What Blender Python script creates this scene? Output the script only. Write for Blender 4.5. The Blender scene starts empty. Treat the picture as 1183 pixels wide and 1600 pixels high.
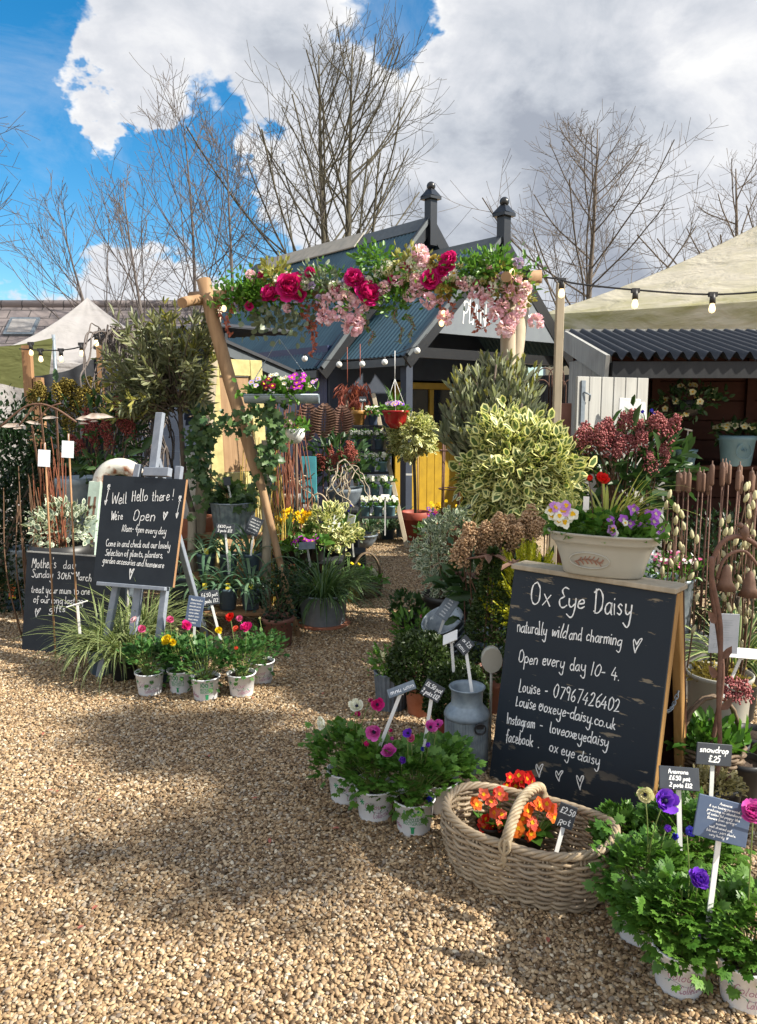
import bpy, math, random
import numpy as np
C = bpy.context.scene.collection
SC = bpy.context.scene
R = math.radians
rng = np.random.default_rng(11)
random.seed(5)

# ------------------------------------------------------------ camera
F = 1200.0; CX = 591.5; CY = 800.0; CAMZ = 1.5; PITCH = R(7.6)
cam = bpy.data.objects.new("camera", bpy.data.cameras.new("camera")); C.objects.link(cam)
cam.data.sensor_fit = 'VERTICAL'; cam.data.sensor_height = 24; cam.data.lens = 24 * F / 1600
cam.data.clip_start = 0.05; cam.data.clip_end = 500
cam.location = (0, 0, CAMZ); cam.rotation_euler = (math.pi / 2 - PITCH, 0, 0)
SC.camera = cam
FW = np.array([0, math.cos(PITCH), -math.sin(PITCH)]); UP = np.array([0, math.sin(PITCH), math.cos(PITCH)])
CAM = np.array([0, 0, CAMZ])
def ray(px, py):
    return np.array([1., 0, 0]) * (px - CX) / F + UP * (CY - py) / F + FW
def P(px, py, Y):
    d = ray(px, py); return CAM + d * (Y / d[1])
def G(px, py, z=0.0):
    d = ray(px, py); return CAM + d * ((z - CAMZ) / d[2])

# ------------------------------------------------------------ sun, world
SUN = np.array([.76, -.20, .62]); SUN /= np.linalg.norm(SUN)
SC.view_settings.view_transform = 'Standard'; SC.view_settings.look = 'None'
SC.view_settings.exposure = 1.08; SC.view_settings.gamma = 1.0
sun = bpy.data.objects.new("sun", bpy.data.lights.new("sun", 'SUN')); C.objects.link(sun)
sun.data.energy = 5.0; sun.data.angle = R(0.7); sun.data.color = (1, .93, .80)
from mathutils import Vector, Matrix
sun.rotation_euler = Vector(SUN).to_track_quat('Z', 'Y').to_euler()
world = bpy.data.worlds.new("World"); SC.world = world; world.use_nodes = True
class NT:
    def __init__(s, nt): s.nt = nt
    def n(s, t, **k):
        o = s.nt.nodes.new(t)
        for a, b in k.items():
            if hasattr(o, a): setattr(o, a, b)
        return o
    def l(s, a, b): s.nt.links.new(a, b)
    def put(s, sock, v):
        if isinstance(v, bpy.types.NodeSocket): s.l(v, sock)
        else: sock.default_value = v
    def m(s, op, a, b=0.0, c=None, clamp=False):
        o = s.n('ShaderNodeMath', operation=op, use_clamp=clamp); s.put(o.inputs[0], a); s.put(o.inputs[1], b)
        if c is not None: s.put(o.inputs[2], c)
        return o.outputs[0]
    def noise(s, vec, scale, detail=4, rough=.55, dist=0):
        o = s.n('ShaderNodeTexNoise')
        if vec is not None: s.l(vec, o.inputs['Vector'])
        o.inputs['Scale'].default_value = scale; o.inputs['Detail'].default_value = detail
        o.inputs['Roughness'].default_value = rough; o.inputs['Distortion'].default_value = dist
        return o.outputs[0]
    def mix(s, fac, a, b, blend='MIX'):
        o = s.n('ShaderNodeMix', data_type='RGBA', blend_type=blend); s.put(o.inputs[0], fac)
        s.put(o.inputs[6], a if isinstance(a, bpy.types.NodeSocket) else (*a, 1)[:4]); s.put(o.inputs[7], b if isinstance(b, bpy.types.NodeSocket) else (*b, 1)[:4])
        return o.outputs[2]
    def mr(s, v, a, b, c=0., d=1., smooth=False):
        o = s.n('ShaderNodeMapRange', interpolation_type='SMOOTHSTEP' if smooth else 'LINEAR'); s.put(o.inputs[0], v)
        for i, x in enumerate((a, b, c, d)): o.inputs[1 + i].default_value = x
        return o.outputs[0]
    def ramp(s, v, stops):
        o = s.n('ShaderNodeValToRGB'); s.put(o.inputs[0], v); e = o.color_ramp.elements
        while len(e) < len(stops): e.new(.5)
        for el, (p, c) in zip(e, stops): el.position = p; el.color = (*c, 1)
        return o.outputs[0]
    def vm(s, op, a, b=(0, 0, 0)):
        o = s.n('ShaderNodeVectorMath', operation=op); s.put(o.inputs[0], a); s.put(o.inputs[1], b)
        return o.outputs[1] if op == 'DOT_PRODUCT' else o.outputs[0]
def build_sky():
    t = NT(world.node_tree); bg = world.node_tree.nodes['Background']
    sky = t.n('ShaderNodeTexSky', sky_type='NISHITA'); sky.sun_disc = False
    sky.sun_elevation = math.asin(SUN[2]); sky.sun_rotation = math.atan2(SUN[0], SUN[1])
    sky.air_density = 1.0; sky.dust_density = .3; sky.ozone_density = 3.0
    hs = t.n('ShaderNodeHueSaturation'); hs.inputs['Hue'].default_value = .492; hs.inputs['Saturation'].default_value = 1.40; hs.inputs['Value'].default_value = .92
    t.l(sky.outputs[0], hs.inputs['Color'])
    d = t.n('ShaderNodeTexCoord').outputs['Generated']
    # broken cumulus: fractal density over the sky directions plus the banks of cloud seen that day
    fl = t.vm('MULTIPLY', d, (1.0, 1.0, 1.45))
    big_ = lambda v: t.noise(v, 2.4, 3, .5, .3)
    fine = t.noise(fl, 6.5, 10, .60, .35); base = t.m('ADD', t.m('MULTIPLY', big_(fl), .5), t.m('MULTIPLY', fine, .5))
    acc = t.m('ADD', t.m('MULTIPLY', t.m('SUBTRACT', base, .5), 2.2), .5)
    wn = t.n('ShaderNodeTexNoise'); t.l(fl, wn.inputs['Vector']); wn.inputs['Scale'].default_value = 5.5; wn.inputs['Detail'].default_value = 6; wn.inputs['Roughness'].default_value = .6
    ws = t.n('ShaderNodeVectorMath', operation='SCALE'); t.l(t.vm('SUBTRACT', wn.outputs['Color'], (.5, .5, .5)), ws.inputs[0]); ws.inputs['Scale'].default_value = .34; dw = t.vm('NORMALIZE', t.vm('ADD', d, ws.outputs[0]))
    def lobes(v0, lst, op='ADD'):
        for px, py, deg, w in lst:
            v = ray(px, py); v = v / np.linalg.norm(v); v0 = t.m(op, v0, t.mr(t.vm('DOT_PRODUCT', dw, tuple(v)), math.cos(R(deg)), 1, 0, w, True))
        return v0
    acc = lobes(acc, ((120, 70, 11, .20), (70, 120, 7, .14), (190, 180, 5, .22), (370, 40, 9, .20), (500, 110, 8, .16), (800, 130, 18, .34), (1010, 260, 18, .38), (1150, 60, 14, .26),
                      (560, 260, 8, .16), (640, 330, 10, .16), (200, 430, 8, .26), (380, 420, 7, .24), (30, 440, 7, .24), (1200, 400, 16, .28),
                      (120, 310, 9, -.46), (10, 270, 9, -.44), (300, 300, 8, -.40), (245, 230, 4, -.18), (640, 15, 5.5, -.52), (15, 10, 6, -.46), (415, 300, 7, -.14), (300, 150, 5, -.10), (920, -15, 5, -.2)))
    cov = t.mr(acc, .44, .66, 0, 1, True); veil = t.mr(t.noise(fl, 5.0, 8, .65, .6), .45, .8, 0, .34); cov = t.m('MAXIMUM', cov, veil)
    lit = t.m('ADD', t.m('MULTIPLY', big_(t.vm('ADD', fl, tuple(SUN * .09 + np.array([0, 0, .05])))), .5), t.m('MULTIPLY', t.noise(t.vm('ADD', fl, tuple(SUN * .035 + np.array([0, 0, .02]))), 6.5, 10, .60, .35), .5))
    sh = t.mr(t.m('SUBTRACT', base, lit), -.10, .10); thick = t.mr(acc, .55, 1.05, 1, .30)
    sv = t.m('ADD', t.m('MULTIPLY', sh, .62), t.m('ADD', t.m('MULTIPLY', thick, .42), .06))
    sv = lobes(sv, ((860, 210, 9, .20), (1000, 300, 11, .26), (760, 300, 7, .16), (160, 80, 5, .10), (480, 40, 5, .08), (700, 60, 7, -.26), (1150, 140, 8, -.26), (100, 190, 6, -.2), (330, 110, 6, -.15), (950, 60, 7, -.12), (560, 200, 6, -.1)), 'SUBTRACT')
    cl = t.ramp(sv, ((.0, (2.1, 2.3, 2.7)), (.30, (3.1, 3.3, 3.65)), (.65, (4.1, 4.2, 4.45)), (1.0, (5.3, 5.3, 5.3))))
    # unseen bright cloud mass added behind the camera as fill for camera-facing surfaces
    bv = np.array([-.25, -.85, .47]); bv /= np.linalg.norm(bv); fill_bank = t.mr(t.vm('DOT_PRODUCT', d, tuple(bv)), -.05, .75, 0, 1, True)
    cov = t.m('MAXIMUM', cov, t.m('MULTIPLY', fill_bank, .85)); cl = t.mix(fill_bank, cl, t.mix(base, (4.4, 4.55, 4.9), (7.4, 7.4, 7.4)))
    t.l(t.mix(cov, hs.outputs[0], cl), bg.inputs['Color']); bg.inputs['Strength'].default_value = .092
build_sky()

# ------------------------------------------------------------ mesh builder
def nz(a):
    a = np.asarray(a, float); return a / np.maximum(np.linalg.norm(a, axis=-1, keepdims=True), 1e-9)
def rv(n): return nz(rng.normal(size=(n, 3)))
class MB:
    def __init__(s): s.v = []; s.f = []; s.n = 0; s.r = []
    def add(s, v, f, mat=0, smooth=True, rnd=.5):
        v = np.asarray(v, float).reshape(-1, 3)
        s.v.append(v); s.r.append(np.broadcast_to(np.asarray(rnd, float), (len(v),)))
        if isinstance(f, np.ndarray): s.f.append((f.astype(np.int64) + s.n, mat, smooth))
        else:
            by = {}
            for q in f: by.setdefault(len(q), []).append(q)
            for q in by.values(): s.f.append((np.array(q, np.int64) + s.n, mat, smooth))
        s.n += len(v)
    def join(s, o, M=None):
        for v in [np.concatenate(o.v)] if o.v else []:
            if M is not None: v = v @ np.asarray(M)[:3, :3].T + np.asarray(M)[:3, 3]
            s.v.append(v); s.r.append(np.concatenate(o.r))
        for f, m, sm in o.f: s.f.append((f + s.n, m, sm))
        s.n += o.n
    def mesh(s, name, mats):
        me = bpy.data.meshes.new(name)
        V = np.concatenate(s.v) if s.v else np.zeros((0, 3))
        me.vertices.add(len(V)); me.vertices.foreach_set('co', V.ravel())
        li = np.concatenate([f.ravel() for f, _, _ in s.f]); tot = np.concatenate([np.full(len(f), f.shape[1]) for f, _, _ in s.f])
        mi = np.concatenate([np.full(len(f), m) for f, m, _ in s.f]); sm = np.concatenate([np.full(len(f), q) for f, _, q in s.f])
        me.loops.add(len(li)); me.loops.foreach_set('vertex_index', li)
        me.polygons.add(len(tot)); st = np.concatenate([[0], np.cumsum(tot)[:-1]])
        me.polygons.foreach_set('loop_start', st); me.polygons.foreach_set('loop_total', tot)
        me.polygons.foreach_set('material_index', mi); me.polygons.foreach_set('use_smooth', sm.astype(bool))
        at = me.attributes.new('rnd', 'FLOAT', 'POINT'); at.data.foreach_set('value', np.concatenate(s.r))
        for m in mats: me.materials.append(m)
        me.update(calc_edges=True); return me
    # ---- shapes
    def box(s, c, d, M=None, mat=0, smooth=False, bev=0.0):
        x, y, z = np.array(d) / 2
        if bev <= 0:
            v = np.array([[-x, -y, -z], [x, -y, -z], [x, y, -z], [-x, y, -z], [-x, -y, z], [x, -y, z], [x, y, z], [-x, y, z]])
            f = [(0, 3, 2, 1), (4, 5, 6, 7), (0, 1, 5, 4), (1, 2, 6, 5), (2, 3, 7, 6), (3, 0, 4, 7)]
        else:
            b = min(bev, x * .45, y * .45, z * .45)
            v = []; f = []
            for sx in (-1, 1):
                for sy in (-1, 1):
                    for sz in (-1, 1):
                        v += [(sx * x, sy * (y - b), sz * (z - b)), (sx * (x - b), sy * y, sz * (z - b)), (sx * (x - b), sy * (y - b), sz * z)]
            ix = lambda a, b_, c_, k: ((a > 0) * 4 + (b_ > 0) * 2 + (c_ > 0)) * 3 + k
            for a in (-1, 1):
                f.append([ix(a, p, q, 0) for p, q in ((-1, -1), (1, -1), (1, 1), (-1, 1))][::a])
                f.append([ix(p, a, q, 1) for p, q in ((-1, -1), (1, -1), (1, 1), (-1, 1))][::-a])
                f.append([ix(p, q, a, 2) for p, q in ((-1, -1), (1, -1), (1, 1), (-1, 1))][::a])
            for a in (-1, 1):
                for b_ in (-1, 1):
                    o = a * b_
                    f.append([ix(a, b_, -1, 0), ix(a, b_, 1, 0), ix(a, b_, 1, 1), ix(a, b_, -1, 1)][::-o])
                    f.append([ix(a, -1, b_, 0), ix(a, 1, b_, 0), ix(a, 1, b_, 2), ix(a, -1, b_, 2)][::o])
                    f.append([ix(-1, a, b_, 1), ix(1, a, b_, 1), ix(1, a, b_, 2), ix(-1, a, b_, 2)][::-o])
                    for c_ in (-1, 1): f.append([ix(a, b_, c_, 0), ix(a, b_, c_, 1), ix(a, b_, c_, 2)][::o * c_])
            v = np.array(v)
        if M is not None: v = v @ np.asarray(M)[:3, :3].T
        s.add(v + np.array(c), f, mat, smooth)
    def beam(s, a, b, w, h, mat=0, up=(0, 0, 1), bev=0.0, rnd=.5):
        a = np.array(a, float); b = np.array(b, float); d = nz(b - a); u = np.array(up, float)
        if abs(d @ u) > .98: u = np.array([1., 0, 0])
        x = nz(np.cross(d, u)); z = np.cross(x, d)
        s.box((a + b) / 2, (w, np.linalg.norm(b - a), h), np.stack([x, d, z], 1), mat, bev=bev)
    def tube(s, pts, rad, n=8, mat=0, cap=True, smooth=True, rnd=.5):
        p = np.asarray(pts, float); k = len(p); r = np.broadcast_to(np.asarray(rad, float), (k,))
        t = nz(np.gradient(p, axis=0)); u = np.array([0, 0, 1.]) if abs(t[0][2]) < .9 else np.array([1., 0, 0])
        a = nz(np.cross(t[0], u)); A = []
        for i in range(k):
            a = nz(a - t[i] * (a @ t[i])); A.append(a)
        A = np.array(A); B = np.cross(t, A); th = np.arange(n) * 2 * math.pi / n
        v = p[:, None] + r[:, None, None] * (A[:, None] * np.cos(th)[None, :, None] + B[:, None] * np.sin(th)[None, :, None])
        i = np.arange(k - 1)[:, None] * n; j = np.arange(n)[None]; j2 = (j + 1) % n
        f = np.stack([i + j, i + j2, i + n + j2, i + n + j], -1).reshape(-1, 4)
        s.add(v.reshape(-1, 3), f, mat, smooth, rnd)
        if cap:
            s.f.append((np.arange(n)[None, ::-1] + s.n - k * n, mat, False)); s.f.append((np.arange(n)[None] + s.n - n, mat, False))
    def lathe(s, prof, n=28, mat=0, c=(0, 0, 0), mod=None, sx=1, sy=1, smooth=True, rnd=.5):
        pr = np.array(prof, float); k = len(pr); th = np.arange(n) * 2 * math.pi / n
        r = pr[:, 0][:, None] * np.ones(n)[None]
        if mod is not None: r = r + mod(th)[None] * pr[:, 0][:, None]
        v = np.stack([r * np.cos(th) * sx, r * np.sin(th) * sy, pr[:, 1][:, None] * np.ones(n)[None]], -1) + np.array(c)
        i = np.arange(k - 1)[:, None] * n; j = np.arange(n)[None]; j2 = (j + 1) % n
        s.add(v.reshape(-1, 3), np.stack([i + j, i + j2, i + n + j2, i + n + j], -1).reshape(-1, 4), mat, smooth, rnd)
    def disc(s, c, r, n=20, mat=0, sx=1, sy=1, rough=0.0):
        th = np.arange(n) * 2 * math.pi / n
        rings = [np.array([[0, 0, 0.]])]
        for q in (.4, .75, 1): rings.append(np.stack([q * r * sx * np.cos(th), q * r * sy * np.sin(th), rng.normal(size=n) * rough * (q < 1)], -1))
        f = [(0, 1 + j, 1 + (j + 1) % n) for j in range(n)]
        for a in range(2): f += [(1 + a * n + j, 1 + (a + 1) * n + j, 1 + (a + 1) * n + (j + 1) % n, 1 + a * n + (j + 1) % n) for j in range(n)]
        s.add(np.concatenate(rings) + np.array(c), f, mat)
    def grid(s, fn, nu, nv, mat=0, smooth=True, rnd=.5):
        u, v = np.meshgrid(np.linspace(0, 1, nu), np.linspace(0, 1, nv), indexing='ij'); p = fn(u, v)
        i = np.arange(nu - 1)[:, None] * nv; j = np.arange(nv - 1)[None]
        s.add(np.asarray(p).reshape(-1, 3), np.stack([i + j, i + nv + j, i + nv + j + 1, i + j + 1], -1).reshape(-1, 4), mat, smooth, rnd)
    def ball(s, c, r, mat=0, n=14, rnd=.5, sz=1.0):
        a = np.linspace(-math.pi / 2, math.pi / 2, max(5, n // 2 + 1))
        s.lathe(np.stack([np.cos(a) * r + 1e-5, np.sin(a) * r * sz], 1), n, mat, c, rnd=rnd)
    def poly(s, pts, thick, axis, mat=0):
        p = np.array(pts, float); a = np.array(axis, float) * thick; n = len(p)
        s.add(np.concatenate([p, p + a]), [tuple(range(n)), tuple(range(n, 2 * n))[::-1]] + [(i, i + n, (i + 1) % n + n, (i + 1) % n) for i in range(n)], mat, False)

def obj(name, mb, mats, parent=None, **props):
    o = bpy.data.objects.new(name, mb.mesh(name, mats if isinstance(mats, (list, tuple)) else [mats])); C.objects.link(o)
    if parent is not None: o.parent = parent
    for k, v in props.items(): o[k] = v
    return o
def thing(name, label, cat, loc=(0, 0, 0), rz=0.0, group=None):
    o = bpy.data.objects.new(name, None); C.objects.link(o); o.location = tuple(loc); o.rotation_euler = (0, 0, rz)
    o.empty_display_size = .05
    o['label'] = label; o['category'] = cat
    if group: o['group'] = group
    return o
def tag(o, label=None, cat=None, group=None, kind=None):
    for k, v in (('label', label), ('category', cat), ('group', group), ('kind', kind)):
        if v: o[k] = v
    return o
def dup(root, label, loc, rz=0.0, sc=1.0, group=None):
    def cp(o, par):
        c = o.copy(); C.objects.link(c); c.parent = par
        for ch in o.children: cp(ch, c)
        return c
    c = cp(root, None); c.location = tuple(loc); c.rotation_euler = (0, 0, rz); c.scale = (sc,) * 3; c['label'] = label
    if group: c['group'] = group
    return c

# ------------------------------------------------------------ materials
MATS = {}
def newmat(name):
    m = bpy.data.materials.new(name); m.use_nodes = True; t = NT(m.node_tree); b = m.node_tree.nodes['Principled BSDF']; MATS[name] = m
    return m, t, b
def plain(name, c1, c2=None, rough=.6, scale=20, metal=0.0, bump=0.0, detail=5, spec=.5, bscale=None, lo=.35, hi=.65):
    m, t, b = newmat(name); co = t.n('ShaderNodeTexCoord').outputs['Object']
    c2 = c2 or tuple(x * .8 for x in c1)
    n = t.noise(co, scale, detail, .6)
    t.l(t.mix(t.mr(n, lo, hi), c1, c2), b.inputs['Base Color'])
    b.inputs['Roughness'].default_value = rough; b.inputs['Metallic'].default_value = metal; b.inputs['Specular IOR Level'].default_value = spec
    if bump:
        bp = t.n('ShaderNodeBump'); bp.inputs['Strength'].default_value = bump; bp.inputs['Distance'].default_value = .01
        t.l(t.noise(co, bscale or scale * 2, 4), bp.inputs['Height']); t.l(bp.outputs[0], b.inputs['Normal'])
    return m
def leafm(name, c1, c2, trans=.3, rough=.42, spec=.4):
    m, t, b = newmat(name); at = t.n('ShaderNodeAttribute', attribute_name='rnd').outputs['Fac']
    col = t.mix(at, c1, c2); t.l(col, b.inputs['Base Color']); b.inputs['Roughness'].default_value = rough; b.inputs['Specular IOR Level'].default_value = spec
    tr = t.n('ShaderNodeBsdfTranslucent'); t.l(t.mix(1.0, col, (1.15, 1.2, .75), 'MULTIPLY'), tr.inputs[0])
    mx = t.n('ShaderNodeMixShader'); mx.inputs[0].default_value = trans
    t.l(b.outputs[0], mx.inputs[1]); t.l(tr.outputs[0], mx.inputs[2]); t.l(mx.outputs[0], m.node_tree.nodes['Material Output'].inputs[0])
    return m
def wood(name, c1, c2, scale=(30, 30, 2.0), rough=.7, c3=None, spec=.25):
    m, t, b = newmat(name); co = t.n('ShaderNodeTexCoord').outputs['Object']
    v = t.vm('MULTIPLY', co, scale); n = t.noise(v, 1.0, 6, .6, .4)
    col = t.mix(t.mr(n, .3, .7), c1, c2)
    big = t.noise(co, 3.0, 3)
    col = t.mix(t.mr(big, .5, .75, 0, .6), col, c3 or tuple(x * .55 for x in c2))
    t.l(col, b.inputs['Base Color']); b.inputs['Roughness'].default_value = rough; b.inputs['Specular IOR Level'].default_value = spec
    bp = t.n('ShaderNodeBump'); bp.inputs['Strength'].default_value = .35; bp.inputs['Distance'].default_value = .004
    t.l(n, bp.inputs['Height']); t.l(bp.outputs[0], b.inputs['Normal']); return m
def petal(name, c1, c2): return leafm(name, c1, c2, .25, .6, .15)

plain('soil', (.030, .020, .013), (.07, .045, .03), .95, 60, bump=.6)
plain('white_pot', (.85, .87, .90), (.78, .80, .83), .45, 9, spec=.35)
plain('print_green', (.03, .30, .12), None, .6)
plain('print_mauve', (.42, .17, .28), None, .6)
plain('print_grey', (.30, .34, .38), None, .6)
plain('blue_pot', (.085, .125, .165), (.065, .10, .14), .42, 12)
plain('pale_blue_pot', (.13, .24, .28), (.10, .19, .23), .45, 12)
plain('black_pot', (.012, .012, .013), (.02, .02, .021), .45, 12)
plain('terracotta', (.33, .105, .05), (.42, .17, .10), .75, 14, bump=.1)
plain('terracotta_red', (.30, .055, .03), (.22, .045, .03), .6, 10)
plain('terracotta_dull', (.17, .07, .05), (.22, .10, .075), .7, 10)
plain('galvanised', (.34, .39, .43), (.22, .26, .30), .48, 26, metal=.55, detail=2, bump=.05)
plain('galvanised_dull', (.33, .40, .45), (.24, .30, .35), .55, 18, metal=.35, bump=.06)
plain('zinc_dark', (.17, .205, .24), (.11, .135, .165), .55, 22, metal=.3)
plain('black_iron', (.015, .015, .017), None, .5)
plain('rust', (.10, .048, .032), (.16, .078, .052), .75, 40, bump=.25)
plain('rust_pale', (.15, .078, .048), (.09, .045, .028), .7, 30, bump=.15)
plain('white_plastic', (.78, .78, .76), (.70, .70, .68), .4)
plain('chalk', (.86, .86, .84), (.60, .61, .61), .9, 160, detail=2, lo=.45, hi=.75)
plain('pen_white', (.85, .86, .86), None, .8)
plain('slate_label', (.025, .03, .04), (.035, .042, .052), .5, 30)
plain('slate_blue', (.055, .085, .15), (.07, .10, .165), .5, 30)
plain('chalkboard', (.008, .013, .020), (.014, .020, .028), .62, 7, bump=.05, spec=.3)
plain('easel_grey', (.22, .245, .29), (.17, .195, .24), .6, 25)
wood('pole_wood', (.37, .24, .135), (.23, .14, .075), (26, 26, 2), c3=(.16, .085, .04))
wood('pole_pale', (.42, .36, .27), (.30, .25, .18), (26, 26, 2), c3=(.20, .17, .12))
wood('grey_plank', (.38, .38, .36), (.27, .27, .26), (34, 34, 1.6), c3=(.20, .19, .18))
wood('grey_board_wall', (.22, .225, .225), (.15, .15, .15), (5, 30, 30), c3=(.10, .10, .10))
wood('batten_brown', (.36, .21, .11), (.24, .13, .065), (40, 40, 2), c3=(.17, .09, .05))
wood('raw_pine', (.46, .27, .10), (.34, .18, .06), (60, 60, 2.5), c3=(.30, .15, .05))
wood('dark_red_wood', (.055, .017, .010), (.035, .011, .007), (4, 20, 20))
wood('dark_timber', (.02, .022, .026), (.03, .032, .036), (20, 20, 2))
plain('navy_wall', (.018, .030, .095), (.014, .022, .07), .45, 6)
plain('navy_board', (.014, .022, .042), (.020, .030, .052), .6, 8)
plain('roof_metal', (.038, .085, .115), (.028, .066, .092), .42, 5, metal=.15, spec=.5)
plain('roof_trim', (.075, .088, .098), (.055, .066, .075), .6, 12)
plain('ridge_board', (.36, .33, .28), (.26, .25, .22), .8, 8)
plain('bitumen', (.018, .020, .026), (.026, .028, .034), .65, 30, bump=.2)
plain('black_gloss', (.010, .011, .014), None, .35)
plain('sign_grey', (.13, .15, .165), (.115, .13, .15), .6, 6)
plain('yellow_paint', (.33, .205, .007), (.26, .16, .006), .5, 8)
plain('cream_yellow_paint', (.50, .44, .19), (.34, .29, .12), .75, 12, bump=.2)
plain('teal_paint', (.020, .17, .20), (.014, .12, .15), .55, 10)
plain('mint_paint', (.36, .46, .40), (.28, .35, .30), .7, 14, bump=.15)
plain('interior_dark', (.012, .012, .014), None, .9)
plain('glass_dark', (.012, .015, .022), None, .08)
plain('paper', (.62, .66, .72), (.55, .58, .64), .8, 40)
plain('paper_grey', (.40, .43, .48), (.34, .37, .42), .7, 20)
plain('screen_fabric', (.015, .017, .022), (.024, .027, .033), .9, 30)
plain('wire', (.02, .02, .022), None, .5)
plain('bark', (.075, .055, .042), (.12, .095, .07), .9, 30, bump=.3)
plain('bark_green', (.085, .075, .045), (.05, .042, .03), .9, 8, bump=.3)
plain('twig_grey', (.13, .11, .10), (.085, .07, .065), .85, 20)
plain('stem_red', (.16, .045, .025), (.23, .085, .04), .6, 20)
plain('stem_yellow', (.42, .30, .06), (.33, .22, .045), .6, 20)
plain('stem_green', (.12, .18, .04), (.16, .20, .05), .6, 20)
plain('stem_brown', (.12, .065, .035), None, .7)
m, t, b = newmat('wicker'); co = t.n('ShaderNodeTexCoord').outputs['Object']; at = t.n('ShaderNodeAttribute', attribute_name='rnd').outputs['Fac']
nn = t.noise(co, 26, 4, .6); t.l(t.mix(t.mr(t.noise(co, 7, 3), .45, .7, 0, .55), t.mix(t.m('ADD', t.m('MULTIPLY', nn, .6), t.m('MULTIPLY', at, .4)), (.15, .10, .055), (.50, .40, .27)), (.17, .14, .11)), b.inputs['Base Color']); b.inputs['Roughness'].default_value = .5
bp = t.n('ShaderNodeBump'); bp.inputs['Strength'].default_value = .25; bp.inputs['Distance'].default_value = .004; t.l(t.noise(t.vm('MULTIPLY', co, (60, 60, 200)), 1, 3), bp.inputs['Height']); t.l(bp.outputs[0], b.inputs['Normal'])
plain('wicker_dark', (.16, .11, .065), (.10, .065, .04), .7, 24, bump=.2)
plain('cream_glaze', (.40, .39, .335), (.36, .35, .30), .35, 5)
plain('mustard', (.36, .19, .05), (.28, .14, .035), .4, 8)
plain('glaze_red', (.42, .015, .02), (.34, .012, .016), .25, 8)
plain('glaze_blue', (.15, .27, .33), (.12, .22, .28), .4, 8)
plain('moss', (.22, .20, .06), (.34, .29, .13), .95, 45, bump=.8)
leafm('bead_moss', (.18, .15, .05), (.46, .40, .20))
plain('orange_card', (.6, .13, .03), None, .6)
plain('yellow_card', (.65, .55, .04), (.5, .42, .03), .6, 60)
plain('render_white', (.75, .75, .74), None, .7)

LG = leafm
LG('leaf_box', (.018, .040, .010), (.055, .085, .022)); LG('leaf_hedge', (.008, .022, .008), (.02, .05, .016))
LG('leaf_parsley', (.040, .125, .014), (.145, .28, .045)); LG('leaf_ranunculus', (.026, .10, .025), (.10, .22, .055))
LG('leaf_olive', (.065, .085, .045), (.28, .29, .16)); LG('leaf_bay', (.10, .125, .075), (.36, .38, .26))
LG('leaf_tip', (.20, .21, .05), (.32, .30, .08))
LG('vari_green', (.065, .12, .034), (.14, .19, .065)); LG('vari_cream', (.68, .66, .24), (.80, .78, .44))
LG('pitto_green', (.11, .17, .12), (.19, .25, .18)); LG('pitto_cream', (.50, .56, .42), (.64, .67, .53))
LG('leaf_skimmia', (.018, .055, .018), (.05, .10, .028)); LG('leaf_ivy', (.025, .070, .022), (.11, .18, .06))
LG('strap_green', (.035, .085, .026), (.11, .18, .055)); LG('strap_blue', (.07, .15, .09), (.17, .27, .15)); LG('strap_cream', (.30, .34, .14), (.44, .46, .22))
LG('strap_yellow', (.33, .36, .06), (.48, .45, .10)); LG('leaf_gold', (.34, .37, .015), (.55, .52, .03)); LG('leaf_lush', (.05, .15, .02), (.13, .26, .04))
LG('dry_grass', (.25, .17, .07), (.36, .25, .11)); LG('leaf_grey', (.13, .17, .12), (.22, .26, .18))
for n_, a_, b_ in (('pet_pink', (.76, .42, .54), (.86, .68, .74)), ('pet_magenta', (.58, .012, .17), (.72, .04, .30)), ('pet_rose', (.62, .08, .25), (.72, .20, .38)),
                   ('pet_white', (.72, .72, .62), (.82, .82, .76)), ('pet_yellow', (.72, .50, .012), (.80, .62, .03)), ('pet_red', (.60, .012, .012), (.70, .03, .02)),
                   ('pet_orange', (.72, .085, .012), (.75, .19, .02)), ('pet_coral', (.72, .09, .05), (.75, .16, .10)), ('pet_violet', (.16, .03, .55), (.26, .08, .68)), ('pet_purple', (.34, .02, .36), (.45, .05, .46)),
                   ('pet_lilac', (.50, .20, .62), (.66, .42, .72)), ('pet_mauve', (.44, .34, .60), (.58, .48, .70)), ('pet_dark', (.14, .006, .035), (.22, .01, .06)), ('pet_cream', (.66, .62, .34), (.76, .72, .50)),
                   ('pet_pinkmag', (.60, .06, .40), (.70, .16, .50)), ('pet_blue', (.03, .03, .42), (.08, .07, .55)), ('bead_red', (.16, .028, .03), (.34, .10, .085)), ('bead_pink', (.26, .06, .07), (.48, .20, .19)),
                   ('bead_tan', (.42, .26, .14), (.66, .46, .29)), ('bead_olive', (.20, .155, .03), (.36, .28, .07)), ('bead_coral', (.36, .09, .07), (.50, .17, .13)), ('catkin', (.48, .44, .26), (.60, .55, .36)),
                   ('pet_russet', (.34, .10, .07), (.46, .17, .13)), ('pet_eye', (.02, .02, .05), (.03, .03, .07)), ('pet_gold', (.75, .42, .01), (.78, .5, .02))):
    petal(n_, a_, b_)
plain('medal_brown', (.30, .16, .11), None, .7); petal('pet_violetpink', (.42, .10, .66), (.55, .20, .78)); plain('churn_zinc', (.30, .36, .40), (.17, .21, .25), .5, 14, metal=.45, detail=3, bump=.08)
def M(*n): return [MATS[x] for x in n]

# bulbs give off light
m, t, b = newmat('bulb_lit'); b.inputs['Base Color'].default_value = (.9, .82, .6, 1); b.inputs['Roughness'].default_value = .1
b.inputs['Emission Color'].default_value = (1, .72, .34, 1); b.inputs['Emission Strength'].default_value = .9
plain('bulb_white', (.80, .80, .76), None, .2)

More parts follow.
